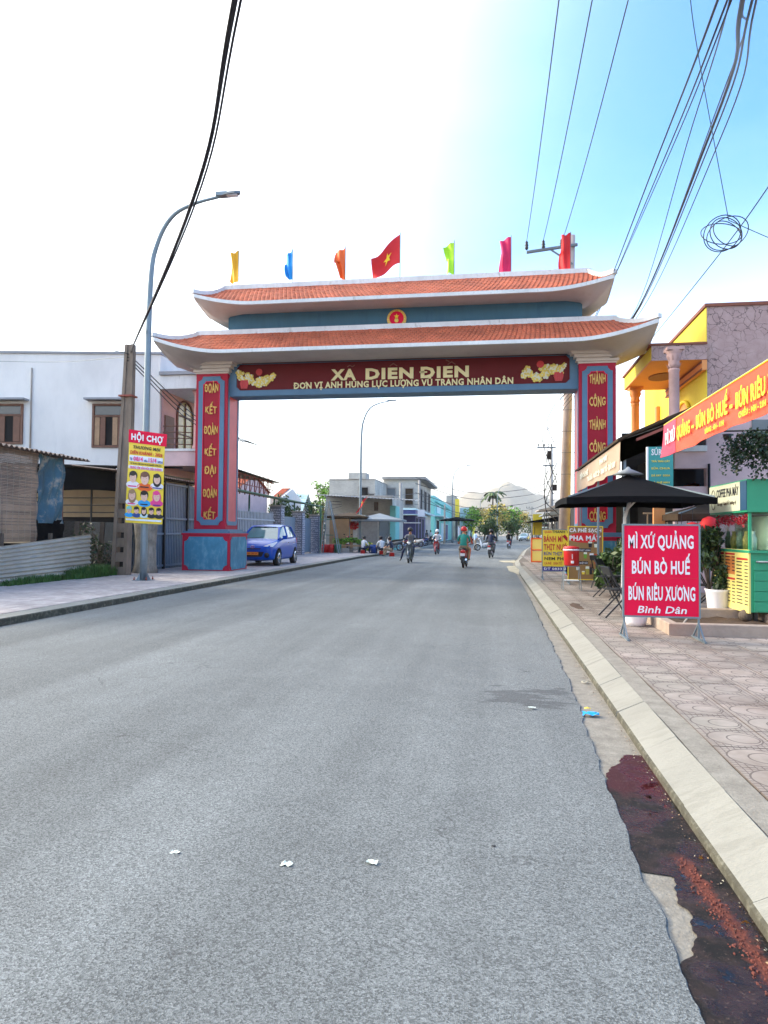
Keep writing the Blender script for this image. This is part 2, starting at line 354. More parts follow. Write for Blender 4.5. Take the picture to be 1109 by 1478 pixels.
def asphalt():
    m = newmat('asphalt'); N, L, b = nodes_of(m)
    g = N.new('ShaderNodeNewGeometry').outputs['Position']
    v = N.new('ShaderNodeTexVoronoi'); v.inputs['Scale'].default_value = 150; L.new(g, v.inputs['Vector'])
    vs = N.new('ShaderNodeSeparateColor'); L.new(v.outputs['Color'], vs.inputs[0])
    v2 = N.new('ShaderNodeTexVoronoi'); v2.inputs['Scale'].default_value = 320; L.new(g, v2.inputs['Vector'])
    vs2 = N.new('ShaderNodeSeparateColor'); L.new(v2.outputs['Color'], vs2.inputs[0])
    big = noise(N, L, g, .35, 4); mid = noise(N, L, g, 2.2, 6, .7); fine = noise(N, L, g, 150, 2)
    mp = N.new('ShaderNodeMapping'); mp.inputs['Scale'].default_value = (1.3, .06, 1); L.new(g, mp.inputs[0])
    track = noise(N, L, mp.outputs[0], 1.2, 3)
    st = rng(N, L, vs.outputs[0], 0, 1, .52, 1.52); st2 = rng(N, L, vs2.outputs[0], 0, 1, .72, 1.3)
    a = mth(N, L, 'MULTIPLY', st, st2)
    a = mth(N, L, 'MULTIPLY', a, rng(N, L, big, .3, .7, .88, 1.12))
    a = mth(N, L, 'MULTIPLY', a, rng(N, L, mid, .3, .7, .88, 1.10))
    a = mth(N, L, 'MULTIPLY', a, rng(N, L, track, .3, .7, .84, 1.14))
    # polished wheel paths and a paler dusty verge
    sx = N.new('ShaderNodeSeparateXYZ'); L.new(g, sx.inputs[0])
    ww = mth(N, L, 'SINE', mth(N, L, 'MULTIPLY', mth(N, L, 'ADD', sx.outputs['X'], mth(N, L, 'MULTIPLY', mid, .5)), 3.3))
    a = mth(N, L, 'MULTIPLY', a, rng(N, L, ww, -1, 1, .93, 1.06))
    c = mixc(N, L, 1., (.145, .155, .152), a, 'MULTIPLY')
    # scattered dark stains
    c = mixc(N, L, rng(N, L, noise(N, L, g, .9, 6, .75), .64, .74, 0, .35), c, (.05, .05, .05))
    # hairline cracks and small oil drips
    dn = N.new('ShaderNodeTexNoise'); dn.inputs['Scale'].default_value = 3.5; dn.inputs['Detail'].default_value = 5; L.new(g, dn.inputs['Vector'])
    ma = N.new('ShaderNodeVectorMath'); ma.operation = 'MULTIPLY_ADD'; L.new(dn.outputs['Color'], ma.inputs[0]); ma.inputs[1].default_value = (.5, .5, .5); L.new(g, ma.inputs[2])
    vc = N.new('ShaderNodeTexVoronoi'); vc.feature = 'DISTANCE_TO_EDGE'; vc.inputs['Scale'].default_value = .5; L.new(ma.outputs[0], vc.inputs['Vector'])
    ck = mth(N, L, 'MULTIPLY', rng(N, L, vc.outputs['Distance'], .0015, .004, .55, 0), rng(N, L, noise(N, L, g, .5, 2), .50, .60))
    c = mixc(N, L, ck, c, (.04, .04, .04))
    vd = N.new('ShaderNodeTexVoronoi'); vd.inputs['Scale'].default_value = 1.7; L.new(g, vd.inputs['Vector'])
    c = mixc(N, L, rng(N, L, mth(N, L, 'ADD', vd.outputs['Distance'], mth(N, L, 'MULTIPLY', noise(N, L, g, 14, 4), .08)), .10, .06, 0, .38), c, (.05, .05, .05))
    sp = N.new('ShaderNodeSeparateXYZ'); L.new(g, sp.inputs[0])       # the damp stain beside the gutter
    ex = mth(N, L, 'DIVIDE', mth(N, L, 'SUBTRACT', sp.outputs['X'], .32), .52); ey = mth(N, L, 'DIVIDE', mth(N, L, 'SUBTRACT', sp.outputs['Y'], 6.5), .55)
    dd = mth(N, L, 'ADD', mth(N, L, 'MULTIPLY', ex, ex), mth(N, L, 'MULTIPLY', ey, ey))
    mp2 = N.new('ShaderNodeMapping'); mp2.inputs['Scale'].default_value = (1, 2.6, 1); L.new(g, mp2.inputs[0])
    dd = mth(N, L, 'ADD', dd, mth(N, L, 'MULTIPLY', mth(N, L, 'SUBTRACT', noise(N, L, mp2.outputs[0], 2.4, 5, .65), .5), 5.5))
    c = mixc(N, L, rng(N, L, dd, .55, .25, 0, .6), c, (.055, .056, .058))
    L.new(c, b.inputs['Base Color']); L.new(rng(N, L, mid, .3, .7, .72, .9), b.inputs['Roughness'])
    b.inputs['Specular IOR Level'].default_value = .25
    bu = N.new('ShaderNodeBump'); bu.inputs['Strength'].default_value = .45; bu.inputs['Distance'].default_value = .004
    h = mth(N, L, 'ADD', mth(N, L, 'MULTIPLY', v.outputs['Distance'], 1.0), fine)
    L.new(h, bu.inputs['Height']); L.new(bu.outputs[0], b.inputs['Normal']); return m
M['asphalt'] = asphalt()
PV, PVX, PVY = .40, 1.42, 0.0        # paver size and grid origin on the right pavement
def paver_mat():
    m = newmat('cement_paver'); N, L, b = nodes_of(m)
    g = N.new('ShaderNodeNewGeometry').outputs['Position']
    sp = N.new('ShaderNodeSeparateXYZ'); L.new(g, sp.inputs[0])
    def loc(o, off):
        q = mth(N, L, 'SUBTRACT', o, off); q = mth(N, L, 'DIVIDE', q, PV); fl = mth(N, L, 'FLOOR', q)
        return mth(N, L, 'SUBTRACT', mth(N, L, 'SUBTRACT', q, fl), .5), fl
    u, iu = loc(sp.outputs['X'], PVX); v, iv = loc(sp.outputs['Y'], PVY)
    def circ(cx, cy, r, w):
        du = mth(N, L, 'SUBTRACT', u, cx); dv = mth(N, L, 'SUBTRACT', v, cy)
        d = mth(N, L, 'SQRT', mth(N, L, 'ADD', mth(N, L, 'MULTIPLY', du, du), mth(N, L, 'MULTIPLY', dv, dv)))
        return mth(N, L, 'LESS_THAN', mth(N, L, 'ABSOLUTE', mth(N, L, 'SUBTRACT', d, r)), w), mth(N, L, 'LESS_THAN', d, r)
    r1, in1 = circ(0, 0, .42, .014); r2, in2 = circ(.13, -.02, .25, .013)
    def ribs(c):
        q = mth(N, L, 'MULTIPLY', c, 10); q = mth(N, L, 'SUBTRACT', q, mth(N, L, 'FLOOR', q)); return mth(N, L, 'LESS_THAN', q, .17)
    rb = mth(N, L, 'MAXIMUM', ribs(u), ribs(v)); rb = mth(N, L, 'MULTIPLY', rb, mth(N, L, 'SUBTRACT', 1, in1))
    gr = mth(N, L, 'MAXIMUM', mth(N, L, 'MAXIMUM', r1, r2), rb)
    cb = N.new('ShaderNodeCombineXYZ'); L.new(iu, cb.inputs[0]); L.new(iv, cb.inputs[1])
    wn_ = N.new('ShaderNodeTexWhiteNoise'); wn_.noise_dimensions = '3D'; L.new(cb.outputs[0], wn_.inputs['Vector'])
    big = noise(N, L, g, .55, 5, .65); mid = noise(N, L, g, 5, 5, .7)
    base = mixc(N, L, rng(N, L, big, .36, .62), (.255, .228, .188), (.315, .262, .228))
    base = mixc(N, L, rng(N, L, noise(N, L, g, .9, 6, .7), .46, .66, 0, .8), base, (.17, .125, .095))
    k = mth(N, L, 'MULTIPLY', rng(N, L, wn_.outputs['Value'], 0, 1, .86, 1.12), rng(N, L, mid, .3, .7, .85, 1.15))
    base = mixc(N, L, 1., base, k, 'MULTIPLY')
    L.new(mixc(N, L, mth(N, L, 'MULTIPLY', gr, .78), base, (.075, .055, .045)), b.inputs['Base Color'])
    b.inputs['Roughness'].default_value = .85
    bu = N.new('ShaderNodeBump'); bu.inputs['Strength'].default_value = .8; bu.inputs['Distance'].default_value = .006; bu.invert = True
    L.new(mth(N, L, 'ADD', gr, mth(N, L, 'MULTIPLY', mid, .5)), bu.inputs['Height']); L.new(bu.outputs[0], b.inputs['Normal']); return m
M['paver'] = paver_mat()
M['paver_pink'] = mat('pink_paver', (.40, .345, .325), .85, var=.22, scale=5, col2=(.46, .42, .39), f2=.5)
M['joint'] = mat('joint_dirt', (.12, .10, .08), 1, var=.2, scale=8)
def gutter_mat():
    m = newmat('gutter_concrete'); N, L, b = nodes_of(m)
    g = N.new('ShaderNodeNewGeometry').outputs['Position']
    a = noise(N, L, g, 7, 7, .7); c = noise(N, L, g, 60, 3)
    base = mixc(N, L, rng(N, L, a, .35, .65), (.20, .18, .145), (.31, .285, .235))
    base = mixc(N, L, rng(N, L, noise(N, L, g, 25, 5, .8), .60, .68, 0, .8), base, (.11, .085, .06))
    base = mixc(N, L, rng(N, L, c, .3, .7, .4, 0.), base, (.10, .09, .07))
    L.new(base, b.inputs['Base Color']); b.inputs['Roughness'].default_value = .9
    bu = N.new('ShaderNodeBump'); bu.inputs['Strength'].default_value = .7; bu.inputs['Distance'].default_value = .008
    L.new(c, bu.inputs['Height']); L.new(bu.outputs[0], b.inputs['Normal']); return m
M['gutter'] = gutter_mat()
def wet_mat():
    m = newmat('wet_runoff'); N, L, b = nodes_of(m)
    g = N.new('ShaderNodeNewGeometry').outputs['Position']
    a = noise(N, L, g, 6, 6, .7); c = noise(N, L, g, 70, 4); d = noise(N, L, g, 2.0, 3)
    base = mixc(N, L, rng(N, L, a, .42, .62), (.005, .0035, .002), (.028, .016, .013))
    sp = N.new('ShaderNodeSeparateXYZ'); L.new(g, sp.inputs[0])
    # wine-red liquid spilt at the head of the runoff
    red = mth(N, L, 'MULTIPLY', rng(N, L, mth(N, L, 'ADD', sp.outputs['Y'], mth(N, L, 'MULTIPLY', a, .6)), 4.45, 4.62), .8)
    base = mixc(N, L, red, base, (.045, .003, .006))
    base = mixc(N, L, rng(N, L, c, .60, .72, 0, .6), base, (.13, .085, .065))
    # ground-in red brick mush along the kerb
    dx = mth(N, L, 'ABSOLUTE', mth(N, L, 'SUBTRACT', sp.outputs['X'], mth(N, L, 'ADD', .875, mth(N, L, 'MULTIPLY', mth(N, L, 'SUBTRACT', 3.5, sp.outputs['Y']), .085))))
    bm_ = mth(N, L, 'ADD', dx, mth(N, L, 'MULTIPLY', mth(N, L, 'SUBTRACT', noise(N, L, g, 16, 5, .7), .5), .14))
    bk = mth(N, L, 'MULTIPLY', rng(N, L, bm_, .045, .012), rng(N, L, sp.outputs['Y'], 3.52, 3.38))
    base = mixc(N, L, mth(N, L, 'MULTIPLY', bk, .85), base, (.13, .032, .018))
    L.new(base, b.inputs['Base Color'])
    L.new(mth(N, L, 'MAXIMUM', rng(N, L, noise(N, L, g, 3.4, 4, .55), .44, .53, .05, .75), mth(N, L, 'MULTIPLY', bk, .8)), b.inputs['Roughness']); b.inputs['Specular IOR Level'].default_value = .3
    bu = N.new('ShaderNodeBump'); bu.inputs['Strength'].default_value = .5; bu.inputs['Distance'].default_value = .006
    L.new(mth(N, L, 'MULTIPLY', c, rng(N, L, a, .42, .55)), bu.inputs['Height']); L.new(bu.outputs[0], b.inputs['Normal']); return m
M['wet'] = wet_mat()
def crack_mat():
    m = newmat('cracked_mauve_render'); N, L, b = nodes_of(m)
    g = N.new('ShaderNodeNewGeometry').outputs['Position']
    dn = N.new('ShaderNodeTexNoise'); dn.inputs['Scale'].default_value = 2.5; dn.inputs['Detail'].default_value = 4; L.new(g, dn.inputs['Vector'])
    mx = N.new('ShaderNodeVectorMath'); mx.operation = 'MULTIPLY_ADD'; L.new(dn.outputs['Color'], mx.inputs[0]); mx.inputs[1].default_value = (.5, .5, .5); L.new(g, mx.inputs[2])
    v = N.new('ShaderNodeTexVoronoi'); v.feature = 'DISTANCE_TO_EDGE'; v.inputs['Scale'].default_value = 4.2; L.new(mx.outputs[0], v.inputs['Vector'])
    cr = rng(N, L, v.outputs['Distance'], .012, .05, .85, 0.)
    patch = rng(N, L, noise(N, L, g, .45, 3), .38, .50)
    a = noise(N, L, g, 3, 6, .7)
    base = mixc(N, L, rng(N, L, a, .3, .7), (.37, .25, .235), (.46, .335, .32))
    L.new(mixc(N, L, mth(N, L, 'MULTIPLY', cr, patch), base, (.10, .07, .07)), b.inputs['Base Color']); b.inputs['Roughness'].default_value = .9
    return m
M['cracked'] = crack_mat()

# ------------------------------------------------------------------ lettering
_tc = {}
def raw_text(s, bold):
    if (s, bold) in _tc: return _tc[(s, bold)]
    cu = bpy.data.curves.new('t', 'FONT'); cu.body = s; cu.size = 1; cu.resolution_u = 2; cu.offset = bold; cu.extrude = .02
    o = bpy.data.objects.new('t', cu); link(o); bpy.context.view_layer.update()
    me = bpy.data.meshes.new_from_object(o.evaluated_get(bpy.context.evaluated_depsgraph_get()))
    vs = [v.co.copy() for v in me.vertices]; fs = [tuple(p.vertices) for p in me.polygons]
    bpy.data.objects.remove(o); bpy.data.curves.remove(cu); bpy.data.meshes.remove(me)
    _tc[(s, bold)] = (vs, fs); return vs, fs
HORN = {'Ơ':'O','Ờ':'Ò','Ớ':'Ó','Ợ':'Ọ','Ư':'U','Ừ':'Ù','Ứ':'Ú','Ự':'Ụ','ơ':'o','ờ':'ò','ợ':'ọ','ư':'u','ứ':'ú','ự':'ụ','ướ':'u'}
_adv = {}
def advance(c):
    if c == ' ': return .26
    if c not in _adv:
        _adv[c] = max(v.x for v in raw_text(c+'I', 0)[0]) - max(v.x for v in raw_text('I', 0)[0])
    return _adv[c]
def text_mesh(s, bold):
    """letters laid out one by one; the bar of D-stroke and the horns are added as strokes of their own"""
    V, F = [], []; x = 0
    def addb(x0, x1, y0, y1, x2=0):
        b = len(V)
        for z in (-.02, .02): V.extend([Vector((x0, y0, z)), Vector((x1, y0, z)), Vector((x1+x2, y1, z)), Vector((x0+x2, y1, z))])
        F.extend([(b, b+3, b+2, b+1), (b+4, b+5, b+6, b+7), (b, b+1, b+5, b+4), (b+1, b+2, b+6, b+5), (b+2, b+3, b+7, b+6), (b+3, b, b+4, b+7)])
    for c in s:
        base = {'Đ': 'D', 'đ': 'd'}.get(c, HORN.get(c, c))
        if c != ' ':
            vs, fs = raw_text(base, bold); b = len(V)
            V += [v+Vector((x, 0, 0)) for v in vs]; F += [tuple(b+i for i in f) for f in fs]
            xm = max(v.x for v in vs)
            if c == 'Đ': addb(x-.02, x+.36, .33, .42)
            if c == 'đ': addb(x+xm-.32, x+xm+.07, .60, .67)
            if c in HORN:
                top = .62 if c.isupper() else .46
                addb(x+xm-.06, x+xm+.07, top-.03, top+.06); addb(x+xm+.02, x+xm+.10, top, top+.17, .02)
        x += advance(base)+bold*1.6
    return V, F
def text(s, parent, m, origin, xd, up, w, cap, bold=.02, depth=.008, slant=0, warp=None, name='lettering', align='L'):
    """origin = baseline left (or centre) on the sign face; w = full width; cap = capital height"""
    vs, fs = text_mesh(s, bold); xd, up = Vector(xd).normalized(), Vector(up).normalized(); n = xd.cross(up)
    x0 = min(v.x for v in vs); x1 = max(v.x for v in vs); k = w/(x1-x0); ky = cap/.727; yb0 = min(v.y for v in vs); yb1 = max(v.y for v in vs)
    o = Vector(origin) - (xd*w/2 if align == 'C' else Vector())
    g = G(); out = []
    for v in vs:
        x = (v.x-x0)*k; y = v.y*ky
        if warp:
            y = (v.y-yb0)/(yb1-yb0)*cap; t = (x/w-.5)*2; q = (y/cap-.5); f = math.sqrt(max(.05, 1-(t*.93)**2)); y = cap*(.5+q*(.40+.60*f))
        out.append(o + xd*(x+slant*y) + up*y + n*((v.z+.02)/.04*depth))
    g.add(out, fs); return g.build(name, m, parent)

# ================================================================== GROUND, ROAD, PAVEMENTS
def lerp(a, b, t): return a+(b-a)*t
def poly_at(pl, y):
    for (y0, x0), (y1, x1) in zip(pl, pl[1:]):
        if y <= y1: return lerp(x0, x1, (y-y0)/(y1-y0))
    return pl[-1][1]
g = G(); g.add([(-7000,-3000,-.06),(7000,-3000,-.06),(7000,9000,-.06),(-7000,9000,-.06)], [(0,1,2,3)])
g.build('ground', M['earth'], kind='structure')
KL = [(-30,-7.55),(40,-7.5),(50,-6.7),(65,-6.4),(142,-7.2),(290,-2.6),(420,20),(700,110)]     # left kerb line
KR = [(-30,.97),(30,.98),(36,1.12),(42,1.6),(60,2.7),(92,5.3),(206,16),(420,46),(700,150)]      # right kerb line
AE = [(-30,.66),(2.4,.67),(2.6,.65),(2.93,.69),(3.34,.68),(3.8,.69),(4.37,.71),(5.03,.72),(5.95,.76),(7.27,.80),(11.5,.85),(18.5,.92),(30,.95),(36,1.08),(42,1.52),(60,2.6),(92,5.2),(206,15.9),(420,45.9),(700,149.8)]
ys = [-30+i*2 for i in range(15)] + [i*.035 for i in range(0, 460)] + [16.2+i*.5 for i in range(60)] + [46+i*3 for i in range(220)]
g = G(); prev = None
for y in ys:
    near = 1 if y < 17 else 0
    xr = poly_at(AE, y) + near*(.010*math.sin(y*5.3)+.006*math.sin(y*17+1)+random.uniform(-.004, .004)); xl = poly_at(KL, y)+.12
    row = [(xl, y, -.02), (xl, y, 0), (xl+1.2, y, .004), (-3.2, y, .012) if y < 40 else (lerp(xl, xr, .5), y, .01), (xr-.5, y, .003), (xr-.012, y, 0), (xr, y, -.016)]
    b = len(g.v); g.v += row
    if prev is not None:
        for i in range(6): g.f.append((prev+i, prev+i+1, b+i+1, b+i)); g.m.append(0); g.s.append(False)
    prev = b
g.build('road', M['asphalt'], kind='structure', fix=True)
# gutters: sheets just under the asphalt edge
def strip(name, fa, fb, z, y0, y1, n, m, kind='structure', z2=None):
    g = G(); g.grid(lambda u, v: (lerp(fa(lerp(y0, y1, v)), fb(lerp(y0, y1, v)), u), lerp(y0, y1, v), z if z2 is None else lerp(z, z2, u)), 1, n, sm=False)
    return g.build(name, m, kind=kind)
strip('gutter_right', lambda y: poly_at(AE, y)-.35, lambda y: poly_at(KR, y)+.09, -.012, -5, 420, 170, M['gutter'])
strip('gutter_left', lambda y: poly_at(KL, y)-.05, lambda y: poly_at(KL, y)+.3, -.012, -5, 420, 120, M['gutter'])
# wet runoff in the right gutter
WP = [(5.00,.93),(4.96,.89),(4.80,.84),(4.66,.75),(4.55,.72),(4.17,.66),(3.7,.64),(3.40,.63),(3.30,.66),(3.27,.70),(3.31,.74),(3.26,.79),(3.20,.80),(3.12,.77),(3.04,.765),(2.97,.79),(2.88,.775),(2.79,.76),(2.73,.74),(2.68,.725),(2.62,.66),(2.5,.62),(1.4,.62)]
def wet_left(y):
    for (ya, xa), (yb, xb) in zip(WP, WP[1:]):
        if y >= yb: return lerp(xa, xb, (ya-y)/(ya-yb)) if ya != yb else xb
    return .62
g = G(); N_ = 240
def wf(u, v):
    y = lerp(1.4, 4.99, v); return (lerp(wet_left(y)+.006*math.sin(y*41)+.004*math.sin(y*97), 1.022, u), y, -.006)
g.grid(wf, 4, N_, sm=False); g.build('wet_runoff', M['wet'], kind='stuff', label='dark wet runoff with wine red head lying in the right gutter', cat='puddle')
g = G(); rnd = random.Random(3)                    # crushed red brick left in the runoff
for i in range(480):
    t = rnd.random(); y = lerp(3.45, 1.9, t); x = lerp(.875, .955, min(1, t*1.4)) + rnd.gauss(0, .020+.022*t)
    s_ = rnd.uniform(.002, .0085); h = s_*rnd.uniform(.3, .9); a = rnd.uniform(0, 3)
    x = min(x, 1.0)
    q = [(x+s_*math.cos(a+k*1.57)*rnd.uniform(.6, 1.3), y+s_*1.4*math.sin(a+k*1.57)*rnd.uniform(.6, 1.3)) for k in range(4)]
    g.add([(p[0], p[1], -.006) for p in q]+[(lerp(x, p[0], .6), lerp(y, p[1], .6), -.006+h) for p in q], [(0,1,5,4),(1,2,6,5),(2,3,7,6),(3,0,4,7),(4,5,6,7)])
g.build('crushed_brick', M['brick_red'], kind='stuff', label='crushed red brick lying in the wet gutter', cat='rubble')
g = G()                                             # leaf bits and grit against the kerb
for i in range(700):
    y = rnd.uniform(2, 16); x = 1.008-abs(rnd.gauss(0, .035)); s_ = rnd.uniform(.002, .006); a = rnd.uniform(0, 3)
    x = max(x, poly_at(AE, y)+.02)
    g.add([(x+s_*math.cos(a+k*2.1), y+s_*2*math.sin(a+k*2.1), -.004+rnd.uniform(0, .006)) for k in range(3)], [(0,1,2)], rnd.choice([0,0,1,2]))
g.build('gutter_litter', [M['soil'], M['wood'], M['sand']], kind='stuff', label='dry leaf bits and grit swept against the kerb', cat='debris')

# kerb stones (right: low wide concrete kerb; left the same)
def kerb_mesh(sgn, L):
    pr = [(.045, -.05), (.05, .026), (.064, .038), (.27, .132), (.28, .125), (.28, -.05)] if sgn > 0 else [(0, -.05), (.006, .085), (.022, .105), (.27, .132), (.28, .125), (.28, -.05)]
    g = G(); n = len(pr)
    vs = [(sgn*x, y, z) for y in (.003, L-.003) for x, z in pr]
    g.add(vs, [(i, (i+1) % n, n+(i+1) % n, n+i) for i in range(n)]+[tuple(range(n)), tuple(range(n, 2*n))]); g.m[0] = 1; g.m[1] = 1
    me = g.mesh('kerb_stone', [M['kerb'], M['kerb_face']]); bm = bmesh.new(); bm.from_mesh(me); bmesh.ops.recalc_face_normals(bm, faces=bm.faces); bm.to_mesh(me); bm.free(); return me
def kerb_line(name, pl, sgn, y0, y1, far):
    root = bpy.data.objects.new(name, None); link(root); props(root, kind='structure'); OFS[root.name] = Vector()
    me = kerb_mesh(sgn, 1.0)
    for i in range(int(y1-y0)):
        y = y0+i; o = link(bpy.data.objects.new('kerb_stone', me)); o.parent = root
        xa, xb = poly_at(pl, y), poly_at(pl, y+1)
        o.location = (xa, y, random.uniform(-.002, .002)); o.rotation_euler.z = -math.atan2(xb-xa, 1)+random.uniform(-.005, .005); o.rotation_euler.y = random.uniform(-.008, .008)
    g = G(); g.grid(lambda u, v: (poly_at(pl, lerp(y1, far, v))+sgn*[.045, .05, .28, .28][int(round(u*3))], lerp(y1, far, v), [-.05, .05, .13, -.05][int(round(u*3))]), 3, 90, sm=False)
    g.build('far_kerb', M['kerb'], root, fix=True)
kerb_line('kerb_right', KR, 1, 1, 44, 420); kerb_line('kerb_left', KL, -1, 2, 48, 420)

# right pavement: bedding slab, edging strip, pavers one by one
g = G(); g.grid(lambda u, v: (lerp(poly_at(KR, lerp(-5, 420, v))+.26, poly_at(KR, lerp(-5, 420, v))+16, u), lerp(-5, 420, v), .124), 1, 170, sm=False)
pav = g.build('pavement_right', M['joint'], kind='structure')
g = G(); g.grid(lambda u, v: (lerp(1.252, 1.415, u)+.006*math.sin(v*90), lerp(-2, 30, v), .131+.004*u), 1, 60, sm=False); g.build('edging_strip', M['gutter'], kind='structure')
g = G(); a = PV/2-.002; g.cham(-a, a, -a, a, -.012, .012, .004); pm = g.mesh('paver', M['paver'])
cells = []
for j in range(-3, 110):
    for i in range(0, 22):
        y = (j+.5)*PV; x = PVX+(i+.5)*PV
        if x > .368*y+2.6 and y > 5: continue
        vis = x < .368*y+.45 and y > 3.6
        cells.append((0 if vis else 1, y, x))
cells.sort(); rest = G(); k = 0
for c, y, x in cells:
    # openings: the planter sits on the pavers, so keep them under it
    if k < 300 and c == 0:
        o = link(bpy.data.objects.new('paver', pm)); o.parent = pav; o.location = Vector((x, y, .126+random.uniform(-.0025, .0025)))-OFS[pav.name]
        o.rotation_euler = (random.uniform(-.004, .004), random.uniform(-.004, .004), random.uniform(-.004, .004)); k += 1
    elif y < 44 and not (y > 34 and x < 2): rest.box(x-a, x+a, y-a, y+a, .12, .137+random.uniform(-.003, .003))
rest.build('paver_field', M['paver'], pav, kind='stuff')
# left pavement
g = G(); g.grid(lambda u, v: (lerp(poly_at(KL, lerp(-5, 420, v))-.27, poly_at(KL, lerp(-5, 420, v))-20, u), lerp(-5, 420, v), .124), 1, 170, sm=False)
pavl = g.build('pavement_left', M['joint'], kind='structure')
g = G()
for j in range(14, 130):
    for i in range(12):
        y = j*.4; x = poly_at(KL, y)-.30-.2-i*.4
        if x < -12.4: continue
        g.box(x-.196, x+.196, y-.196, y+.196, .12, .136+random.uniform(-.002, .002))
g.build('paver_field', M['paver_pink'], pavl, kind='stuff')
# sand and rubble spilt at the kerb beyond the signs
def blob(name, cx, cy, rx, ry, h, m, label, cat, z=0., seed=1, kind='stuff'):
    r_ = random.Random(seed); ph = [r_.uniform(0, 6) for _ in range(6)]
    def f(u, v):
        a = u*2*math.pi; q = 1+.18*math.sin(2*a+ph[0])+.12*math.sin(3*a+ph[1])+.08*math.sin(7*a+ph[2])
        return (cx+rx*v*q*math.cos(a), cy+ry*v*q*math.sin(a), z+h*(1-v*v)*(1+.3*math.sin(a*4+v*5+ph[3])))
    g = G(); g.grid(f, 48, 8); return g.build(name, m, label=label, cat=cat, kind=kind, fix=True)
blob('spilt_sand', 1.15, 29.5, .42, 3.8, .05, M['sand'], 'pale yellow sand spilt over the right kerb before the menu boards', 'sand', .01, 4)
blob('spilt_sand', 1.3, 37.5, .7, 1.8, .05, M['sand'], 'patch of yellow sand lying on the road edge farther up the street', 'sand', .01, 8)
0 and blob('tar_stain', .3, 6.55, .42, .30, .0, mat('oil_stain', (.055, .056, .058), .6, var=.3, scale=9), 'faint dark damp stain on the asphalt beside the gutter', 'stain', .006, 5)
blob('soil_patch', 1.6, 13.6, .12, .5, .012, M['soil'], 'brown spilt soil on the pavement edge left of the red board', 'soil', .139, 6)
def litter(px, py, s_, m, label, z=.004, seed=0, cat='litter'):
    p = PZ(px, py, 0); r_ = random.Random(seed); g = G()
    def f(u, v): return (p.x+(u-.5)*s_*1.5+r_.uniform(-.1, .1)*s_, p.y+(v-.5)*s_+r_.uniform(-.15, .15)*s_, z+r_.uniform(0, .3)*s_)
    g.grid(f, 5, 4, sm=False); g.build('litter', m, label=label, cat=cat)
litter(852, 1032, .085, M['litter_blue'], 'crumpled blue snack wrapper in the right gutter', 0, 2, 'wrapper')
litter(848, 1026, .035, M['sign_yellow'], 'scrap of yellow foil beside the blue wrapper', .02, 9, 'foil scrap')
litter(253, 1233, .028, M['litter_white'], 'small yellowish paper scrap on the asphalt at left', .006, 3, 'paper scrap')
litter(414, 1250, .034, M['litter_white'], 'small white paper scrap on the asphalt, middle one of three', .006, 4, 'paper scrap')
litter(537, 1248, .032, M['litter_white'], 'small white paper scrap on the asphalt, right one of three', .008, 5, 'paper scrap')
litter(768, 1024, .04, M['litter_white'], 'flat white scrap on the dark stain in the road', .012, 6, 'paper scrap')
litter(713, 1223, .014, M['black'], 'tiny black chip of stone on the asphalt', .006, 7, 'stone chip')
litter(845, 985, .05, M['sand'], 'thin straw-coloured stick in the gutter', 0, 8, 'stick')

# mountains
def mount(name, cx, cy, rx, ry, h, seed, label):
    r_ = random.Random(seed); ph = [r_.uniform(0, 6) for _ in range(8)]
    def f(u, v):
        x = (u-.5)*2; y = (v-.5)*2; d = math.sqrt(x*x+y*y)
        z = h*max(0, math.exp(-3.0*d*d)-.05)*(1+.12*math.sin(x*7+ph[0])*math.cos(y*6+ph[1])+.06*math.sin(x*19+ph[2])+.04*math.sin(x*37+y*20+ph[3]))
        return (cx+x*rx, cy+y*ry, z-1)
    g = G(); g.grid(f, 70, 36); return g.build(name, M['mountain'], kind='structure', label=label)
def dirx(px, Y): return PY(px, 760, Y).x
mount('mountain', dirx(722, 3200), 3200, 560, 520, 235, 2, 'dome-shaped hazy hill')
mount('mountain', dirx(800, 4200), 4200, 1900, 600, 230, 3, 'long hazy ridge behind the dome hill')
mount('mountain', dirx(400, 4800), 4800, 1500, 500, 190, 5, 'low hazy ridge on the left')
mount('mountain', dirx(1010, 3800), 3800, 1300, 500, 235, 6, 'hazy ridge behind the right-hand shops')

# air
g = G(); g.box(-7200, 7200, -3200, 9200, -1.1, 275)
hzm = bpy.data.materials.new('haze_air'); hzm.use_nodes = True; hn = hzm.node_tree; hn.nodes.clear()
pv = hn.nodes.new('ShaderNodeVolumePrincipled'); pv.inputs['Color'].default_value = (1, .975, .93, 1); pv.inputs['Density'].default_value = .00017; pv.inputs['Anisotropy'].default_value = .5
ho = hn.nodes.new('ShaderNodeOutputMaterial'); hn.links.new(pv.outputs[0], ho.inputs['Volume'])
g.build('haze', hzm, kind='stuff')

# ================================================================== THE GATE
gate = thing('village_gate', 'red and blue village gate with two orange tiled roofs spanning the road', 'gate', (-3.17, 23.4, 0))
YF = 22.9
def cpoly(x0, x1, z0, z1, c, y, notch=True):      # rectangle with cut (scalloped) corners on plane y
    if notch:
        k = c*.45
        p = [(x0+c,z0),(x1-c,z0),(x1-c+k*.3,z0+k),(x1-k,z0+c-k*.3),(x1,z0+c),(x1,z1-c),(x1-k,z1-c+k*.3),(x1-c+k*.3,z1-k),(x1-c,z1),(x0+c,z1),(x0+c-k*.3,z1-k),(x0+k,z1-c+k*.3),(x0,z1-c),(x0,z0+c),(x0+k,z0+c-k*.3),(x0+c-k*.3,z0+k)]
    else: p = [(x0+c,z0),(x1-c,z0),(x1,z0+c),(x1,z1-c),(x1-c,z1),(x0+c,z1),(x0,z1-c),(x0,z0+c)]
    return [(a, y, b) for a, b in p]
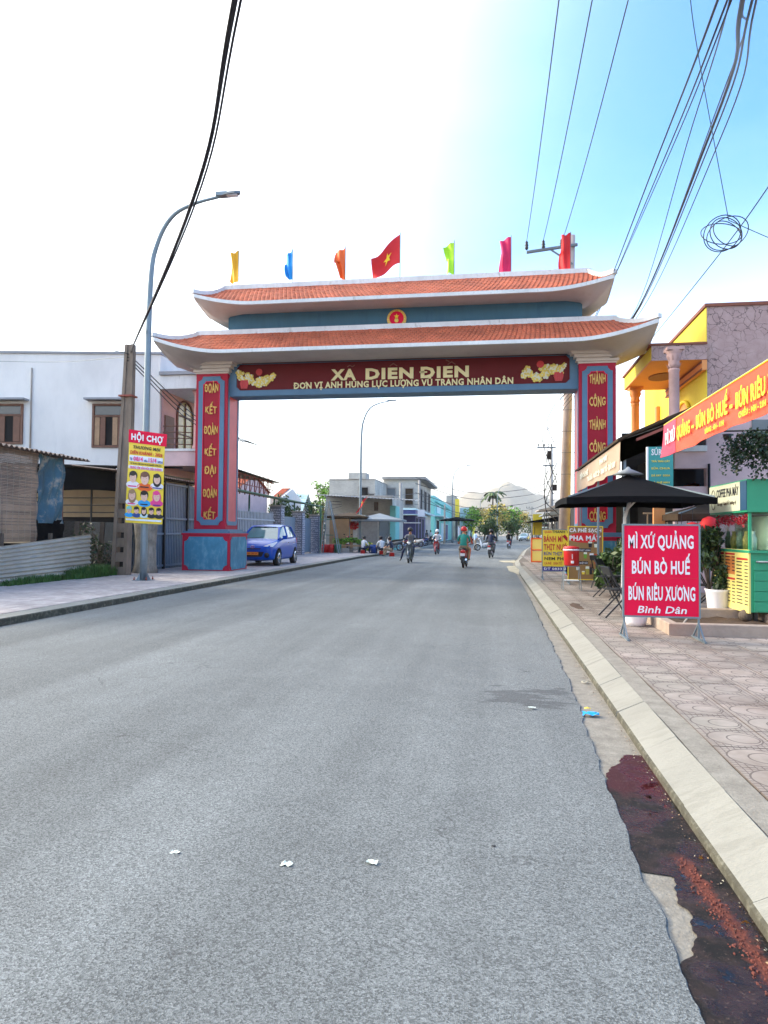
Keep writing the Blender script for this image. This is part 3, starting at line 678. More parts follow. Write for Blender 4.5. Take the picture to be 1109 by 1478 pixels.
def side_poly(poly, x): return [(x, p[0], p[2]) for p in poly]       # move a y-plane polygon to an x plane
def pillar(x0, x1, words, sgn):
    xc = (x0+x1)/2; y0, y1 = YF, YF+1.15
    g = G(); g.box(x0, x1, y0, y1, 1.55, 7.0); sh = g.build('pillar', M['gate_red'], gate)
    P = lambda gg, n, m: gg.build(n, m, sh)
    g = G(); g.box(x0-.28, x1+.28, y0-.30, y1+.26, .12, 1.36); g.box(x0-.31, x1+.31, y0-.33, y1+.29, 1.36, 1.42); P(g, 'plinth', M['gate_red'])
    g = G(); g.box(x0-.27, x1+.27, y0-.29, y1+.25, 1.422, 1.49); g.box(x0-.15, x1+.15, y0-.16, y1+.14, 1.492, 1.56); P(g, 'plinth_moulding', M['gate_blue'])
    g = G(); g.ext(cpoly(x0-.20, x1+.20, .17, 1.30, .16, y0-.322), (0, .02, 0)); P(g, 'plinth_panel', M['plinth_blue'])
    for s_, xs in ((1, x1+.28), (-1, x0-.28)):
        pl = cpoly(y0-.22, y1+.18, .17, 1.30, .12, 0); g = G(); q = [(xs+s_*.022, p[0], p[2]) for p in pl]; g.ext(q if s_ > 0 else q[::-1], (-s_*.02, 0, 0)); P(g, 'plinth_panel', M['plinth_blue'])
    # front border and inner panel
    b0, b1 = x0+.10, x1-.10; z0, z1 = 1.70, 6.90
    g = G(); g.ring(cpoly(b0, b1, z0, z1, .16, y0-.03), cpoly(b0+.17, b1-.17, z0+.20, z1-.17, .10, y0-.03), (0, .029, 0)); P(g, 'border', M['gate_blue'])
    g = G(); g.ext(cpoly(b0+.165, b1-.165, z0+.195, z1-.165, .10, y0-.010), (0, .008, 0)); P(g, 'inner_panel', M['gate_panel'])
    g = G(); g.ring(cpoly(b0+.168, b1-.168, z0+.198, z1-.168, .10, y0-.036), cpoly(b0+.19, b1-.19, z0+.22, z1-.19, .10, y0-.036), (0, .024, 0)); P(g, 'inner_moulding', M['sign_red'])
    for s_, xs in ((1, x1), (-1, x0)):
        o_ = cpoly(y0+.08, y1-.08, 1.70, 6.90, .09, 0, False); i_ = cpoly(y0+.20, y1-.20, 1.84, 6.78, .06, 0, False)
        g = G(); A = [(xs+s_*.02, p[0], p[2]) for p in o_]; B = [(xs+s_*.02, p[0], p[2]) for p in i_]; g.ring(A, B, (-s_*.019, 0, 0))
        o = P(g, 'border', M['gate_blue'])
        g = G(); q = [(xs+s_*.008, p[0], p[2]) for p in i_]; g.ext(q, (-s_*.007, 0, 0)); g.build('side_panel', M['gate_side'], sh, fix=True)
    for k, w_ in enumerate(words):
        z = 6.52 - k*.735
        text(w_, sh, M['gold'], (xc, y0-.012, z-.21), (1, 0, 0), (0, 0, 1), .50 if len(w_) > 3 else .42, .44, .022, .03, warp='round', align='C')
    g = G()                                           # stepped capital
    for i, (d, za, zb) in enumerate([(.03, 7.0, 7.06), (.09, 7.06, 7.12), (.07, 7.12, 7.17), (.16, 7.17, 7.27), (.26, 7.27, 7.34), (.31, 7.34, 7.46)]):
        g.box(x0-d, x1+d, y0-d, y1+d, za+.001*(i > 0), zb)
    P(g, 'capital', M['capital']); return sh
pillar(-10.26, -9.11, ['ĐOÀN', 'KẾT', 'ĐOÀN', 'KẾT', 'ĐẠI', 'ĐOÀN', 'KẾT'], 1)
pillar(2.77, 3.92, ['THÀNH', 'CÔNG', 'THÀNH', 'CÔNG', 'ĐẠI', 'THÀNH', 'CÔNG'], -1)
# beam
g = G(); g.box(-9.108, 2.768, 23.1, 23.85, 6.22, 7.36); beam = g.build('beam', M['gate_blue'], gate)
g = G(); g.ring(cpoly(-9.10, 2.76, 6.225, 7.34, .02, 23.07, False), cpoly(-8.86, 2.52, 6.42, 7.335, .12, 23.07, False), (0, .028, 0)); g.build('beam_border', M['gate_blue'], beam)
g = G(); g.ext(cpoly(-8.84, 2.50, 6.43, 7.33, .12, 23.085, False), (0, .012, 0)); g.build('beam_panel', M['maroon'], beam)
yb = 23.083
a_, b_ = PY(478, 545, yb), PY(678, 541, yb)
for w_, xa, xb in (('XA', 478, 530), ('DIEN', 551, 628), ('ĐIEN', 637, 678+22)):
    pass
z_ = PY(575, 546, yb).z
def seg(s, xa, xb, cap=.34, z=z_, m='cream_letter', bold=.03): text(s, beam, M[m], (PY(xa, 545, yb).x, yb, z), (1,0,0), (0,0,1), PY(xb, 545, yb).x-PY(xa, 545, yb).x, cap, bold, .03)
seg('XA', 478, 514, .36, bold=.045); seg('DIEN', 528, 597, .36, bold=.045); seg('ĐIEN', 606, 677, .36, bold=.045)
# faded accents above the letters
def accent(px, kind):
    x = PY(px, 530, yb).x; z = z_+.42; g = G()
    pts = {'hat': [(-.13, 0), (0, .09), (.13, 0)], 'tilde': [(-.13, .02), (-.05, .07), (.05, .02), (.13, .07)], 'grave': [(-.10, .16), (.02, .10)]}[kind]
    for (xa, za), (xb, zb) in zip(pts, pts[1:]): g.bar((x+xa, yb-.012, z+za), (x+xb, yb-.012, z+zb), .04, .03)
    g.build('accent', M['faded_letter'], beam)
accent(507, 'tilde'); accent(568, 'hat'); accent(652, 'hat'); accent(648, 'grave')
z2 = PY(582, 557.5, yb).z
text('ĐƠN VỊ ANH HÙNG LỰC LƯỢNG VŨ TRANG NHÂN DÂN', beam, M['cream_letter'], (PY(424, 557, yb).x, yb, z2), (1,0,0), (0,0,1), PY(741, 553, yb).x-PY(424, 557, yb).x, .215, .03, .025)
def disc(g, x, y, z, r, th, n=10, mi=0): g.ext([(x+r*math.cos(2*math.pi*i/n), y, z+r*math.sin(2*math.pi*i/n)) for i in range(n)], (0, th, 0), mi)
def flowers(x0, x1, vx):
    r_ = random.Random(int(x0*10)); g = G()
    for i in range(46):
        t = r_.random(); x = lerp(x0, x1, t); s_ = 1 if vx < (x0+x1)/2 else -1
        z = 6.86 - .16*math.sin((t if s_ > 0 else 1-t)*3.0)*1.0 + r_.uniform(-.15, .15) + (.10 if (t < .4) == (s_ > 0) else -.02)
        r0 = r_.uniform(.055, .105); y = 23.06-r_.uniform(0, .012)
        for k in range(5): a = 2*math.pi*k/5+i; disc(g, x+r0*.7*math.cos(a), y, z+r0*.7*math.sin(a), r0*.5, .012, 7, r_.choice([0, 0, 0, 1]))
        disc(g, x, y-.006, z, r0*.3, .012, 6, 1)
    o = g.build('blossom_relief', [M['blossom'], M['blossom_w']], beam)
    g = G(); g.ext([(vx-.13, 23.045, 6.78), (vx+.13, 23.045, 6.78), (vx+.16, 23.045, 6.66), (vx+.11, 23.045, 6.49), (vx-.11, 23.045, 6.49), (vx-.16, 23.045, 6.66)][::-1], (0, .03, 0))
    for q in (-.06, 0, .06): g.bar((vx+q, 23.04, 6.52), (vx+q, 23.04, 6.75), .012)
    g.build('vase_relief', M['red_plastic'], beam, fix=True)
    g = G(); disc(g, (x0+x1)/2+(.12 if vx < x1-.6 else -.12), 23.035, 7.05, .12, .02, 12); g.build('lantern_relief', M['red_plastic'], beam)
flowers(-8.78, -7.5, -8.56); flowers(1.02, 2.35, 2.15)
# attic wall between the roofs
g = G(); g.box(-9.13, 2.88, 22.95, 23.85, 7.9, 9.25); att = g.build('attic_wall', M['panel_teal'], gate)
def roofs(xc, yc, we, de, ze, wr, dr, zr, flare, wall, zend, nrow, tw, tip_up):
    def P(side, s, t, lift=0):
        w = lerp(we, wr, t); d = lerp(de, dr, t)
        c = max(0, (abs(s)-.70)/.30)**1.8
        z = ze+(zr-ze)*(t*.82+.18*t*t) + flare*(1-t)**1.5*c + lift
        if side == 0: return Vector((xc+s*w, yc-d, z))
        if side == 1: return Vector((xc+w, yc+s*d, z))
        if side == 2: return Vector((xc-s*w, yc+d, z))
        return Vector((xc-w, yc-s*d, z))
    # corners rise together: along the short sides use the distance from the corner
    def Pz(side, s, t, lift=0):
        p = P(side, s, t, lift)
        if side in (1, 3):
            w = lerp(we, wr, t); d = lerp(de, dr, t); e = (1-abs(s))*d
            eq = max(0, (1-e/(w*.30)))**1.8
            p.z = ze+(zr-ze)*(t*.82+.18*t*t)+flare*(1-t)**1.5*eq+lift
        return p
    g = G()
    for sd, n in ((0, 80), (1, 12), (2, 40), (3, 12)): g.grid(lambda u, v: Pz(sd, u*2-1, v), n, 6)
    rf = g.build('roof', M['tile_bed'], gate, fix=False)
    g = G(); rr = random.Random(5)
    for sd in (0, 1, 2, 3):
        L0 = 2*(we if sd in (0, 2) else de)
        n = int(L0/tw)
        for j in range(nrow):
            t0, t1 = max(0, (j-.25)/nrow), (j+1)/nrow
            for i in range(n+1):
                s0 = -1+2*(i-(.5 if j % 2 else 0))/n; s1 = s0+2/n
                if s1 <= -1 or s0 >= 1: continue
                s0 = max(-1, s0); s1 = min(1, s1); e = (s1-s0)*.04; sm_ = (s0+s1)/2
                up = .030+rr.uniform(-.006, .008)
                tm = lerp(t0, t1, .30)
                pts = [Pz(sd, sm_, t0, up*1.05), Pz(sd, s1-e, tm, up), Pz(sd, s1-e, t1, .008), Pz(sd, s0+e, t1, .008), Pz(sd, s0+e, tm, up)]
                dn = [Pz(sd, sm_, t0, up-.028), Pz(sd, s1-e, tm, up-.028), Pz(sd, s0+e, tm, up-.028)]
                g.add(pts+dn, [(0,1,2,3,4),(0,5,6,1),(4,7,5,0)])
    g.build('roof_tile_field', M['tile'], rf, kind='stuff')
    # perimeter loop at the eave
    loop = []
    for sd, n in ((0, 60), (1, 16), (2, 40), (3, 16)): loop += [(sd, -1+2*i/n, Pz(sd, -1+2*i/n, 0)) for i in range(n)]
    m = len(loop); g = G(); vs = []
    for sd, s, p in loop:
        out = Vector((p.x-xc, 0, 0)) if sd in (1, 3) else Vector((0, p.y-yc, 0)); out.normalize()
        q = p+out*.035
        vs += [q+Vector((0, 0, .03)), q+Vector((0, 0, -.085)), p-out*.05+Vector((0, 0, -.085)), p-out*.03+Vector((0, 0, .03))]
    g.add(vs, [(i*4+a, ((i+1) % m)*4+a, ((i+1) % m)*4+(a+1) % 4, i*4+(a+1) % 4) for i in range(m) for a in range(4)])
    g.build('eave_fascia', M['white_trim'], rf, fix=True)
    # curved underside
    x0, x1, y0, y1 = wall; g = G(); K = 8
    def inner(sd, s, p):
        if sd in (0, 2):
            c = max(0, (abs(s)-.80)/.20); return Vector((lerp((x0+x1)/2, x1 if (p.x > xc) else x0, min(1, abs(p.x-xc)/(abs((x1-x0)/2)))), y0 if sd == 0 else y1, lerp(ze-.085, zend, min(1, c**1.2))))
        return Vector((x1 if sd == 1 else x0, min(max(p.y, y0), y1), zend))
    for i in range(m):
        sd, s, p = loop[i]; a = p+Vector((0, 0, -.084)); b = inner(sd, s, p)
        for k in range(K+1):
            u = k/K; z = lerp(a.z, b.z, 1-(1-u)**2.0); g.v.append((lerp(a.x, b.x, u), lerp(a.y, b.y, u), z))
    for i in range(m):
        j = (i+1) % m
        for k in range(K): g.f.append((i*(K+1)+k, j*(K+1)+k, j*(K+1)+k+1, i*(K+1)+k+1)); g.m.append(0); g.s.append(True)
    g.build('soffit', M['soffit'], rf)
    # white ridge and hip bands
    for sd, y in ((0, -1), (2, 1)):
        pass
    hips = []
    for sx in (-1, 1):
        for sy in (-1, 1):
            pts = []
            for k in range(11):
                t = k/10; w = lerp(we, wr, t); d = lerp(de, dr, t)
                z = ze+(zr-ze)*(t*.82+.18*t*t)+flare*(1-t)**1.5 + .05 + tip_up*(1-t)**3
                pts.append(Vector((xc+sx*(w+(.05 if t == 0 else 0)), yc+sy*(d+(.05 if t == 0 else 0)), z)))
            hips.append(pts)
    g = G()
    for pts in hips:
        for p, q in zip(pts, pts[1:]): g.bar(p, q+(q-p)*.06, .17, .13)
    for sy in (-1, 1):
        g.box(xc-wr-.03, xc+wr+.03, yc+sy*dr-.09, yc+sy*dr+.09, zr-.06, zr+.11)
    for sx in (-1, 1): g.box(xc+sx*wr-.08, xc+sx*wr+.08, yc-dr-.085, yc+dr+.085, zr-.055, zr+.105)
    g.build('ridge_band', M['white_trim'], rf)
    return rf
XC = -3.15
roofs(XC, 23.4, 8.05, 1.85, 7.44, 7.0, .62, 8.36, .50, (-9.9, 3.6, 22.98, 23.95), 7.12, 10, .155, .06)
roofs(XC, 23.4, 6.85, 1.40, 9.16, 6.28, .10, 10.12, .34, (-9.13, 2.88, 22.97, 23.86), 8.80, 10, .155, .06)
# state emblem on the attic wall
ec = PY(573, 461, 22.95); ex, ez = ec.x, ec.z
g = G(); disc(g, ex, 22.90, ez, .33, .048, 28); emb = g.build('emblem', M['gold'], att)
g = G(); disc(g, ex, 22.885, ez+.02, .24, .014, 24); g.build('emblem_field', M['sign_red'], emb)
def star(g, x, y, z, r, th, mi=0, rot=0):
    p = [(x+(r if i % 2 == 0 else r*.4)*math.sin(math.pi*i/5+rot), y, z+(r if i % 2 == 0 else r*.4)*math.cos(math.pi*i/5+rot)) for i in range(10)][::-1]
    c = (x, y, z); g.add(p+[c]+[(a, y+th, b) for a, _, b in p], [(i, (i+1) % 10, 10) for i in range(10)]+[(i, 11+i, 11+(i+1) % 10, (i+1) % 10) for i in range(10)], mi)
g = G(); star(g, ex, 22.872, ez+.08, .09, .012); g.build('emblem_star', M['star'], emb, fix=True)
g = G()
for k in range(26):
    a = math.radians(-70-(k % 13)*18); s_ = 1 if k < 13 else -1
    g.ball((ex+s_*.285*abs(math.cos(a))*(1 if True else 1), 22.89, ez+.285*math.sin(a)*(-1 if False else 1)), .032, 4)
g.build('emblem_wreath', M['blossom'], emb)
g = G(); g.box(ex-.13, ex+.13, 22.87, 22.884, ez-.24, ez-.12); g.build('emblem_ribbon', M['sign_red'], emb)
g = G(); g.lathe([(.05, 0), (.07, .01), (.07, .025), (.03, .03)], (ex, 22.88, ez-.06), 12, rot=Matrix.Rotation(math.pi/2, 3, 'X')); g.build('emblem_gear', M['blossom'], emb)

# flags on the top ridge
def flag(px, pty, pby, col, wpx, hpx, label, nat=False, seed=1, shape=0):
    top = PY(px, pty, 23.4); x = top.x; r_ = random.Random(seed)
    t = thing('flag', label, 'flag', (x, 23.4, 10.15), 'flags along the gate ridge')
    g = G(); g.tube([(x, 23.4, 10.15), (x, 23.4, top.z+.03)], .014, 6); g.build('flagpole', M['lamp_head'], t)
    w = wpx*.0245; h = hpx*.0245; zt = top.z
    def f(u, v):   # u away from the pole (to the left), v down
        if nat: xx = x-u*w; z = zt-.03 - v*h*.78 - u*.62*h*(1.15-.45*v)+.05*math.sin(u*7)
        else:
            xx = x-u*w*(1-.35*v*shape-.12*math.sin(v*5+seed)); z = zt-.02-v*h+(-u*.14*h if v < .5 else u*.02*h)*(1 if shape else .6)+.03*math.sin(u*6+seed)
        return (xx, 23.4-.09*math.sin(u*9+v*3+seed)*u-.16*u*math.sin(v*4+seed*2), z)
    g = G(); g.grid(f, 14, 12); me = g.build('cloth', col, t)
    if nat:
        c = Vector(f(.45, .5)); g = G(); pts = []
        for i in range(10): rr = .5*(1 if i % 2 == 0 else .4)*.62; a = math.pi*i/5; pts.append(Vector(f(.45+.5*rr*math.sin(a), .5-.65*rr*math.cos(a)))+Vector((0, -.025, 0)))
        g.add(pts+[c+Vector((0, -.03, 0))], [(i, (i+1) % 10, 10) for i in range(10)]); g.build('star', M['star'], t)
flag(345, 362, 408, M['yellow_cloth'], 13, 46, 'plain yellow flag, first from the left on the gate ridge', seed=1, shape=0)
flag(423, 359, 408, M['blue_cloth'], 13, 45, 'plain blue flag on the gate ridge', seed=2, shape=1)
flag(499, 356, 404, M['orange_cloth'], 15, 46, 'plain orange flag left of the star flag on the gate', seed=3, shape=1)
flag(578, 337, 400, M['red_cloth'], 40, 52, 'large red flag with a yellow star above the gate centre', nat=True, seed=4)
flag(656, 348, 396, M['green_cloth'], 14, 47, 'plain lime green flag on the gate ridge', seed=5, shape=1)
flag(738, 341, 391, M['pink_cloth'], 15, 50, 'plain crimson flag, second from the right on the gate ridge', seed=6, shape=0)
flag(824, 336, 388, M['red_cloth'], 14, 52, 'plain scarlet flag at the right end of the gate ridge', seed=7, shape=0)

# ================================================================== helpers for furniture and buildings
def arc(c, r, a0, a1, n, plane='xz'):
    out = []
    for i in range(n+1):
        a = lerp(a0, a1, i/n)
        out.append((c[0]+r*math.cos(a), c[1], c[2]+r*math.sin(a)))
    return out
def catmull(P, n=8):
    P = [Vector(p) for p in P]; out = []
    Q = [P[0]*2-P[1]]+P+[P[-1]*2-P[-2]]
    for i in range(1, len(Q)-2):
        for k in range(n):
            t = k/n; a, b, c, d = Q[i-1], Q[i], Q[i+1], Q[i+2]
            out.append(.5*((2*b)+(-a+c)*t+(2*a-5*b+4*c-d)*t*t+(-a+3*b-3*c+d)*t**3))
    out.append(P[-1]); return out
def local(o, loc, rz): o.location = loc; o.rotation_euler.z = rz; return o

# ------------------------------------------------------------------ street lamps
def street_lamp(x, y, h, arm, label, s=1.0, z=.13, rise=None):
    t = thing('street_lamp', label, 'street lamp', (x, y, z), 'tall curved street lamps')
    r = .10*s
    pts = [(x, y, z), (x, y, z+h*.45), (x+.04*s, y, z+h*.78)]
    top = [(x+.10*arm, y, z+h*.885), (x+.28*arm, y, z+h*.952), (x+.55*arm, y, z+h*.982), (x+.88*arm, y, z+h*.997)]
    P = catmull(pts+top, 6); g = G(); g.tube(P, [lerp(r, r*.42, min(1, i/(len(P)-1)*1.1)) for i in range(len(P))], 12); g.build('pole', M['steel'], t)
    g = G(); g.box(x-.22*s, x+.22*s, y-.22*s, y+.22*s, z, z+.02)
    for a in range(4):
        an = a*math.pi/2+.78; g.add([(x+math.cos(an)*r, y+math.sin(an)*r, z+.22*s), (x+math.cos(an)*.2*s, y+math.sin(an)*.2*s, z+.021), (x+math.cos(an+.12)*r*.9, y+math.sin(an+.12)*r*.9, z+.021)], [(0,1,2)])
    g.build('base_plate', M['steel'], t)
    g = G()
    for a in range(4):
        an = a*math.pi/2+.78; g.tube([(x+math.cos(an)*.25*s, y+math.sin(an)*.25*s, z), (x+math.cos(an)*.25*s, y+math.sin(an)*.25*s, z+.11*s)], .014*s, 6)
        g.tube([(x+math.cos(an)*.25*s, y+math.sin(an)*.25*s, z+.04), (x+math.cos(an)*.25*s, y+math.sin(an)*.25*s, z+.065)], .028*s, 6)
    g.build('anchor_bolts', M['rust'], t, kind='stuff')
    e = P[-1]; sl_ = .09
    g = G(); L = .62*s
    prof = [(0, .05), (.12, .085), (.45, .12), (.8, .11), (1.0, .03)]
    vs = []
    for u, w in prof:
        for (sx, sz) in ((-1, -.02), (-.7, .045), (.7, .045), (1, -.02)): vs.append((e.x-.05+u*L, e.y+sx*w*s, e.z+sl_*u*L+sz*s*(1.3 if sz > 0 else 1)))
    g.add(vs, [(i*4+a, (i+1)*4+a, (i+1)*4+(a+1) % 4, i*4+(a+1) % 4) for i in range(4) for a in range(4)]+[(0,1,2,3),(16,17,18,19)]); hd = g.build('lamp_head', M['lamp_head'], t, fix=True)
    g = G(); g.box(e.x-.10, e.x+.22*s, e.y-.09*s, e.y+.09*s, e.z+.0, e.z+.10*s); g.build('driver_housing', M['steel'], t)
    g = G(); g.box(e.x+.20*s, e.x+.5*s, e.y-.08*s, e.y+.08*s, e.z-.025*s+.02, e.z-.012*s+.02); g.build('lens', M['headlight'], t)
    return t
street_lamp(-9.37, 17.72, 10.52, 2.30, 'nearest galvanised curved street lamp with the fair poster tied on it', z=.13)
street_lamp(-8.79, 46.2, 10.3, 2.15, 'galvanised street lamp behind the gate beam with a red flag tied to it', .95)
street_lamp(dirx(653, 92), 92, 10.3, 2.2, 'third galvanised street lamp, beside the turquoise building', .95)
street_lamp(dirx(718, 125), 125, 10.0, -2.0 if False else 2.0, 'thin far street lamp in front of the round trees, nearer of two', .9)
street_lamp(dirx(693, 160), 160, 10.0, 1.8, 'farthest thin street lamp left of the hill top', .9)

# poster on the nearest lamp
pt = thing('fair_poster', 'tall yellow fair poster with a red heading on the nearest lamp post', 'poster', (-9.35, 17.55, 1.6))
pc = [PY(187, 621, 17.55), PY(239, 628, 17.55), PY(234, 757, 17.55), PY(181, 754, 17.55)]
def pp(u, v, dy=0): a = lerp(pc[0], pc[1], u); b = lerp(pc[3], pc[2], u); p = lerp(a, b, v); return Vector((p.x, p.y-dy+.015*math.sin(v*6+u*3), p.z))
def pquad(g, u0, u1, v0, v1, dy, mi=0, n=4): g.grid(lambda a, b: pp(lerp(u0, u1, a), lerp(v1, v0, b), dy), n, 8 if v1-v0 > .3 else 2, mi)
g = G(); pquad(g, 0, 1, 0, 1, 0, n=6); g.grid(lambda a, b: pp(1-a, 1-b, -.012), 6, 8); g.build('sheet', M['sign_yellow'], pt)
g = G(); pquad(g, -.01, 1.05, -.01, .13, .012); g.build('heading_band', M['sign_red'], pt)
g = G(); pquad(g, .03, .97, .265, .33, .008); pquad(g, .02, .98, .375, .41, .008); pquad(g, .02, .98, .955, .975, .008); g.build('pale_bands', mat('poster_pale', (.72, .78, .85), .5), pt, kind='stuff')
def ptext(s, u0, u1, v, cap, m, bold=.03, sl=0):
    a, b = pp(u0, v, .018), pp(u1, v, .018); xd = (b-a); text(s, pt, M[m], a, xd, (0, 0, 1), xd.length, cap, bold, .004, sl)
ptext('HỘI CHỢ', .07, .96, .095, .165, 'sign_white', .04)
ptext('THƯƠNG MẠI', .12, .88, .19, .085, 'ink_black', .03, .15); ptext('DIÊN KHÁNH - 2026', .05, .95, .25, .09, 'ink_red', .03, .15)
ptext('Từ', .05, .12, .32, .07, 'ink_blue'); ptext('08/4', .15, .42, .322, .115, 'ink_pink', .03); ptext('đến', .45, .55, .322, .05, 'ink_blue'); ptext('15/4', .58, .80, .322, .115, 'ink_pink', .03); ptext('2026', .83, .97, .322, .06, 'ink_blue')
ptext('TẠI TRUNG TÂM DỊCH VỤ SỰ NGHIỆP CÔNG ÍCH', .06, .94, .362, .05, 'ink_black', .01); ptext('TRUNG TÂM VĂN HÓA DIÊN KHÁNH', .06, .94, .408, .06, 'ink_pink', .02)
def face(u, v, r, hairm, shirt, long=False):
    def el(cu, cv, ru, rv, dy, m):
        g = G(); n = 14; g.add([pp(cu+ru*math.cos(2*math.pi*i/n), cv-rv*math.sin(2*math.pi*i/n), dy) for i in range(n)], [tuple(range(n))]); g.build('portrait_print', M[m], pt)
    rv = r*.46
    el(u, v+rv*1.25, r*1.25, rv*.6, .010, shirt); el(u, v-rv*.22+(rv*.45 if long else 0), r*(.82 if long else .78), rv*(1.2 if long else .76), .012, hairm); el(u, v+rv*.12, r*.62, rv*.80, .015, 'poster_skin'); el(u-r*.12, v-rv*.50, r*.62, rv*.36, .016, hairm)
    g = G()
    for q in (-.26, .26): a = pp(u+q*r, v, .018); g.box(a.x-.012, a.x+.012, a.y-.001, a.y, a.z-.005, a.z+.005)
    a = pp(u, v+rv*.5, .018); g.box(a.x-.018, a.x+.018, a.y-.001, a.y, a.z-.004, a.z+.004); g.build('face_print', M['ink_red'], pt, kind='stuff')
M['poster_skin'] = mat('poster_skin', (.72, .48, .38), .5)
face(.17, .50, .15, 'hair', 'sign_white'); face(.5, .505, .17, 'window_brown', 'orange_cloth'); face(.83, .50, .14, 'hair', 'sign_white', True)
face(.17, .695, .14, 'wood', 'sign_white', True); face(.5, .70, .14, 'hair', 'litter_blue'); face(.83, .69, .14, 'ink_pink', 'ink_pink', True)
for k, (u, c) in enumerate([(.10, 'litter_blue'), (.30, 'blue_plastic'), (.5, 'turquoise_w'), (.70, 'ink_black'), (.90, 'ink_black')]): face(u, .86, .095, 'hair' if k else 'turquoise', c, k == 2)
for u, w_ in ((.16, 'ink_pink'), (.5, 'ink_black'), (.84, 'ink_blue')):
    g = G(); pquad(g, u-.12, u+.12, .595, .608, .02); g.build('name_print', M[w_], pt); g = G(); pquad(g, u-.10, u+.10, .785, .797, .02); g.build('name_print', M[w_], pt)

# leaning concrete utility pole with pockets
def conc_pole(x, y, h, lean, label, w=.34, pockets=True, group='concrete utility poles', z=.1):
    t = thing('utility_pole', label, 'utility pole', (x, y, z), group)
    g = G(); d = .12
    rz = 0
    def sec(k): f = lerp(1, .48, k); return w/2*f, .13*f+.02
    segs = 14; 
    for side in (-1, 1):                      # two flanges
        a0, b0 = sec(0); a1, b1 = sec(1)
        g.add([(x+side*a0-.055, y-b0, z), (x+side*a0+.055, y-b0, z), (x+side*a0+.055, y+b0, z), (x+side*a0-.055, y+b0, z),
               (x+lean+side*a1-.045, y-b1, z+h), (x+lean+side*a1+.045, y-b1, z+h), (x+lean+side*a1+.045, y+b1, z+h), (x+lean+side*a1-.045, y+b1, z+h)],
              [(0,3,2,1),(4,5,6,7),(0,1,5,4),(1,2,6,5),(2,3,7,6),(3,0,4,7)])
    n = int(h/.42); 
    for i in range(n):
        k0 = i/n; k1 = (i+.62)/n if (i < n*.30 and pockets) else (i+1)/n
        a0, b0 = sec(k0); xx0 = x+lean*k0; a1, b1 = sec(k1); xx1 = x+lean*k1; q = .7
        g.add([(xx0-a0+.05, y-b0*q, z+h*k0), (xx0+a0-.05, y-b0*q, z+h*k0), (xx0+a0-.05, y+b0*q, z+h*k0), (xx0-a0+.05, y+b0*q, z+h*k0),
               (xx1-a1+.05, y-b1*q, z+h*k1), (xx1+a1-.05, y-b1*q, z+h*k1), (xx1+a1-.05, y+b1*q, z+h*k1), (xx1-a1+.05, y+b1*q, z+h*k1)],
              [(0,3,2,1),(4,5,6,7),(0,1,5,4),(1,2,6,5),(2,3,7,6),(3,0,4,7)])
    g.build('shaft', M['pole_conc'], t)
    return t
cp = conc_pole(-11.16, 19.7, 7.1, .17, 'weathered leaning concrete pole with pockets, left of the poster lamp', .40)
g = G(); p = Vector((-11.04, 19.7, 5.6)); g.box(p.x-.22, p.x+.22, p.y-.18, p.y+.18, 5.58, 5.63); g.build('wire_strap', M['rust'], cp)
pR = PY(815, 740, 30); 
tp = thing('utility_pole', 'tall round concrete pole behind the right pillar with a three-insulator crossarm', 'utility pole', (3.0, 30, 0), 'concrete utility poles')
xt = PY(826, 362, 30).x
g = G(); g.tube([(3.0, 30, 0), (xt, 30, 14.2)], [.24, .13], 14); g.build('shaft', mat('pole_pinkish', (.42, .35, .32), .85, var=.2), tp)
g = G(); xl = PY(760, 366, 30).x; g.bar((xl, 29.8, 13.5), (xt+.2, 29.8, 13.72), .12, .10); g.bar((xt, 29.8, 12.9), (lerp(xl, xt, .5), 29.8, 13.6), .06); g.build('crossarm', M['lamp_head'], tp)
for px in (760, 784, 810):
    x = PY(px, 366, 30).x; g = G(); g.lathe([(.02, 0), (.05, .02), (.09, .10), (.05, .14), (.09, .20), (.05, .26), (.07, .32), (.02, .40)], (x, 29.8, 13.60), 8); g.build('insulator', M['black'], tp)
g = G()
for k in range(9): z = 4+k*.9; g.tube([(2.6, 29.7, z), (3.6, 29.7, z)], .012, 5)
g.build('climbing_pegs', M['lamp_head'], tp, kind='stuff')
g = G(); rr = random.Random(4)
for k in range(6):
    z0 = rr.uniform(3, 8); x = 2.65+rr.uniform(-.35, .1); g.tube(catmull([(x, 29.6+rr.uniform(-.1, .1), z0), (x-rr.uniform(.1, .6), 29.5, z0-rr.uniform(.6, 1.6)), (x+rr.uniform(-.1, .2), 29.6, z0-rr.uniform(1.6, 3))], 5), .018, 5)
g.box(2.5, 2.68, 29.4, 29.6, 3.3, 3.55); g.box(2.3, 2.45, 29.4, 29.6, 4.6, 4.95)
g.build('cable_tangle', M['cable'], tp, kind='stuff')
def thin_pole(px, Y, h, label, cross=True):
    x = dirx(px, Y); t = thing('utility_pole', label, 'utility pole', (x, Y, 0), 'concrete utility poles')
    g = G(); g.tube([(x, Y, 0), (x, Y, h)], [.17, .11], 8); g.build('shaft', M['concrete'], t)
    if cross:
        for zz, w in ((h-.15, 1.2), (h-1.7, .75)): g = G(); g.box(x-w, x+w*.3, Y-.2, Y-.1, zz, zz+.12); g.build('crossarm', M['lamp_head'], t)
        g = G()
        for q in (-1.1, -.6, 0): g.box(x+q-.05, x+q+.05, Y-.2, Y-.1, h, h+.25)
        g.build('insulator', M['black'], t)
thin_pole(796, 60, 8.9, 'slim pole with two crossarms seen between the road and the right pillar')
thin_pole(578, 66, 6.3, 'short grey pole before the bare concrete house, left one', False)
thin_pole(605, 72, 7.0, 'short brown-grey pole before the bare concrete house, right one', False)
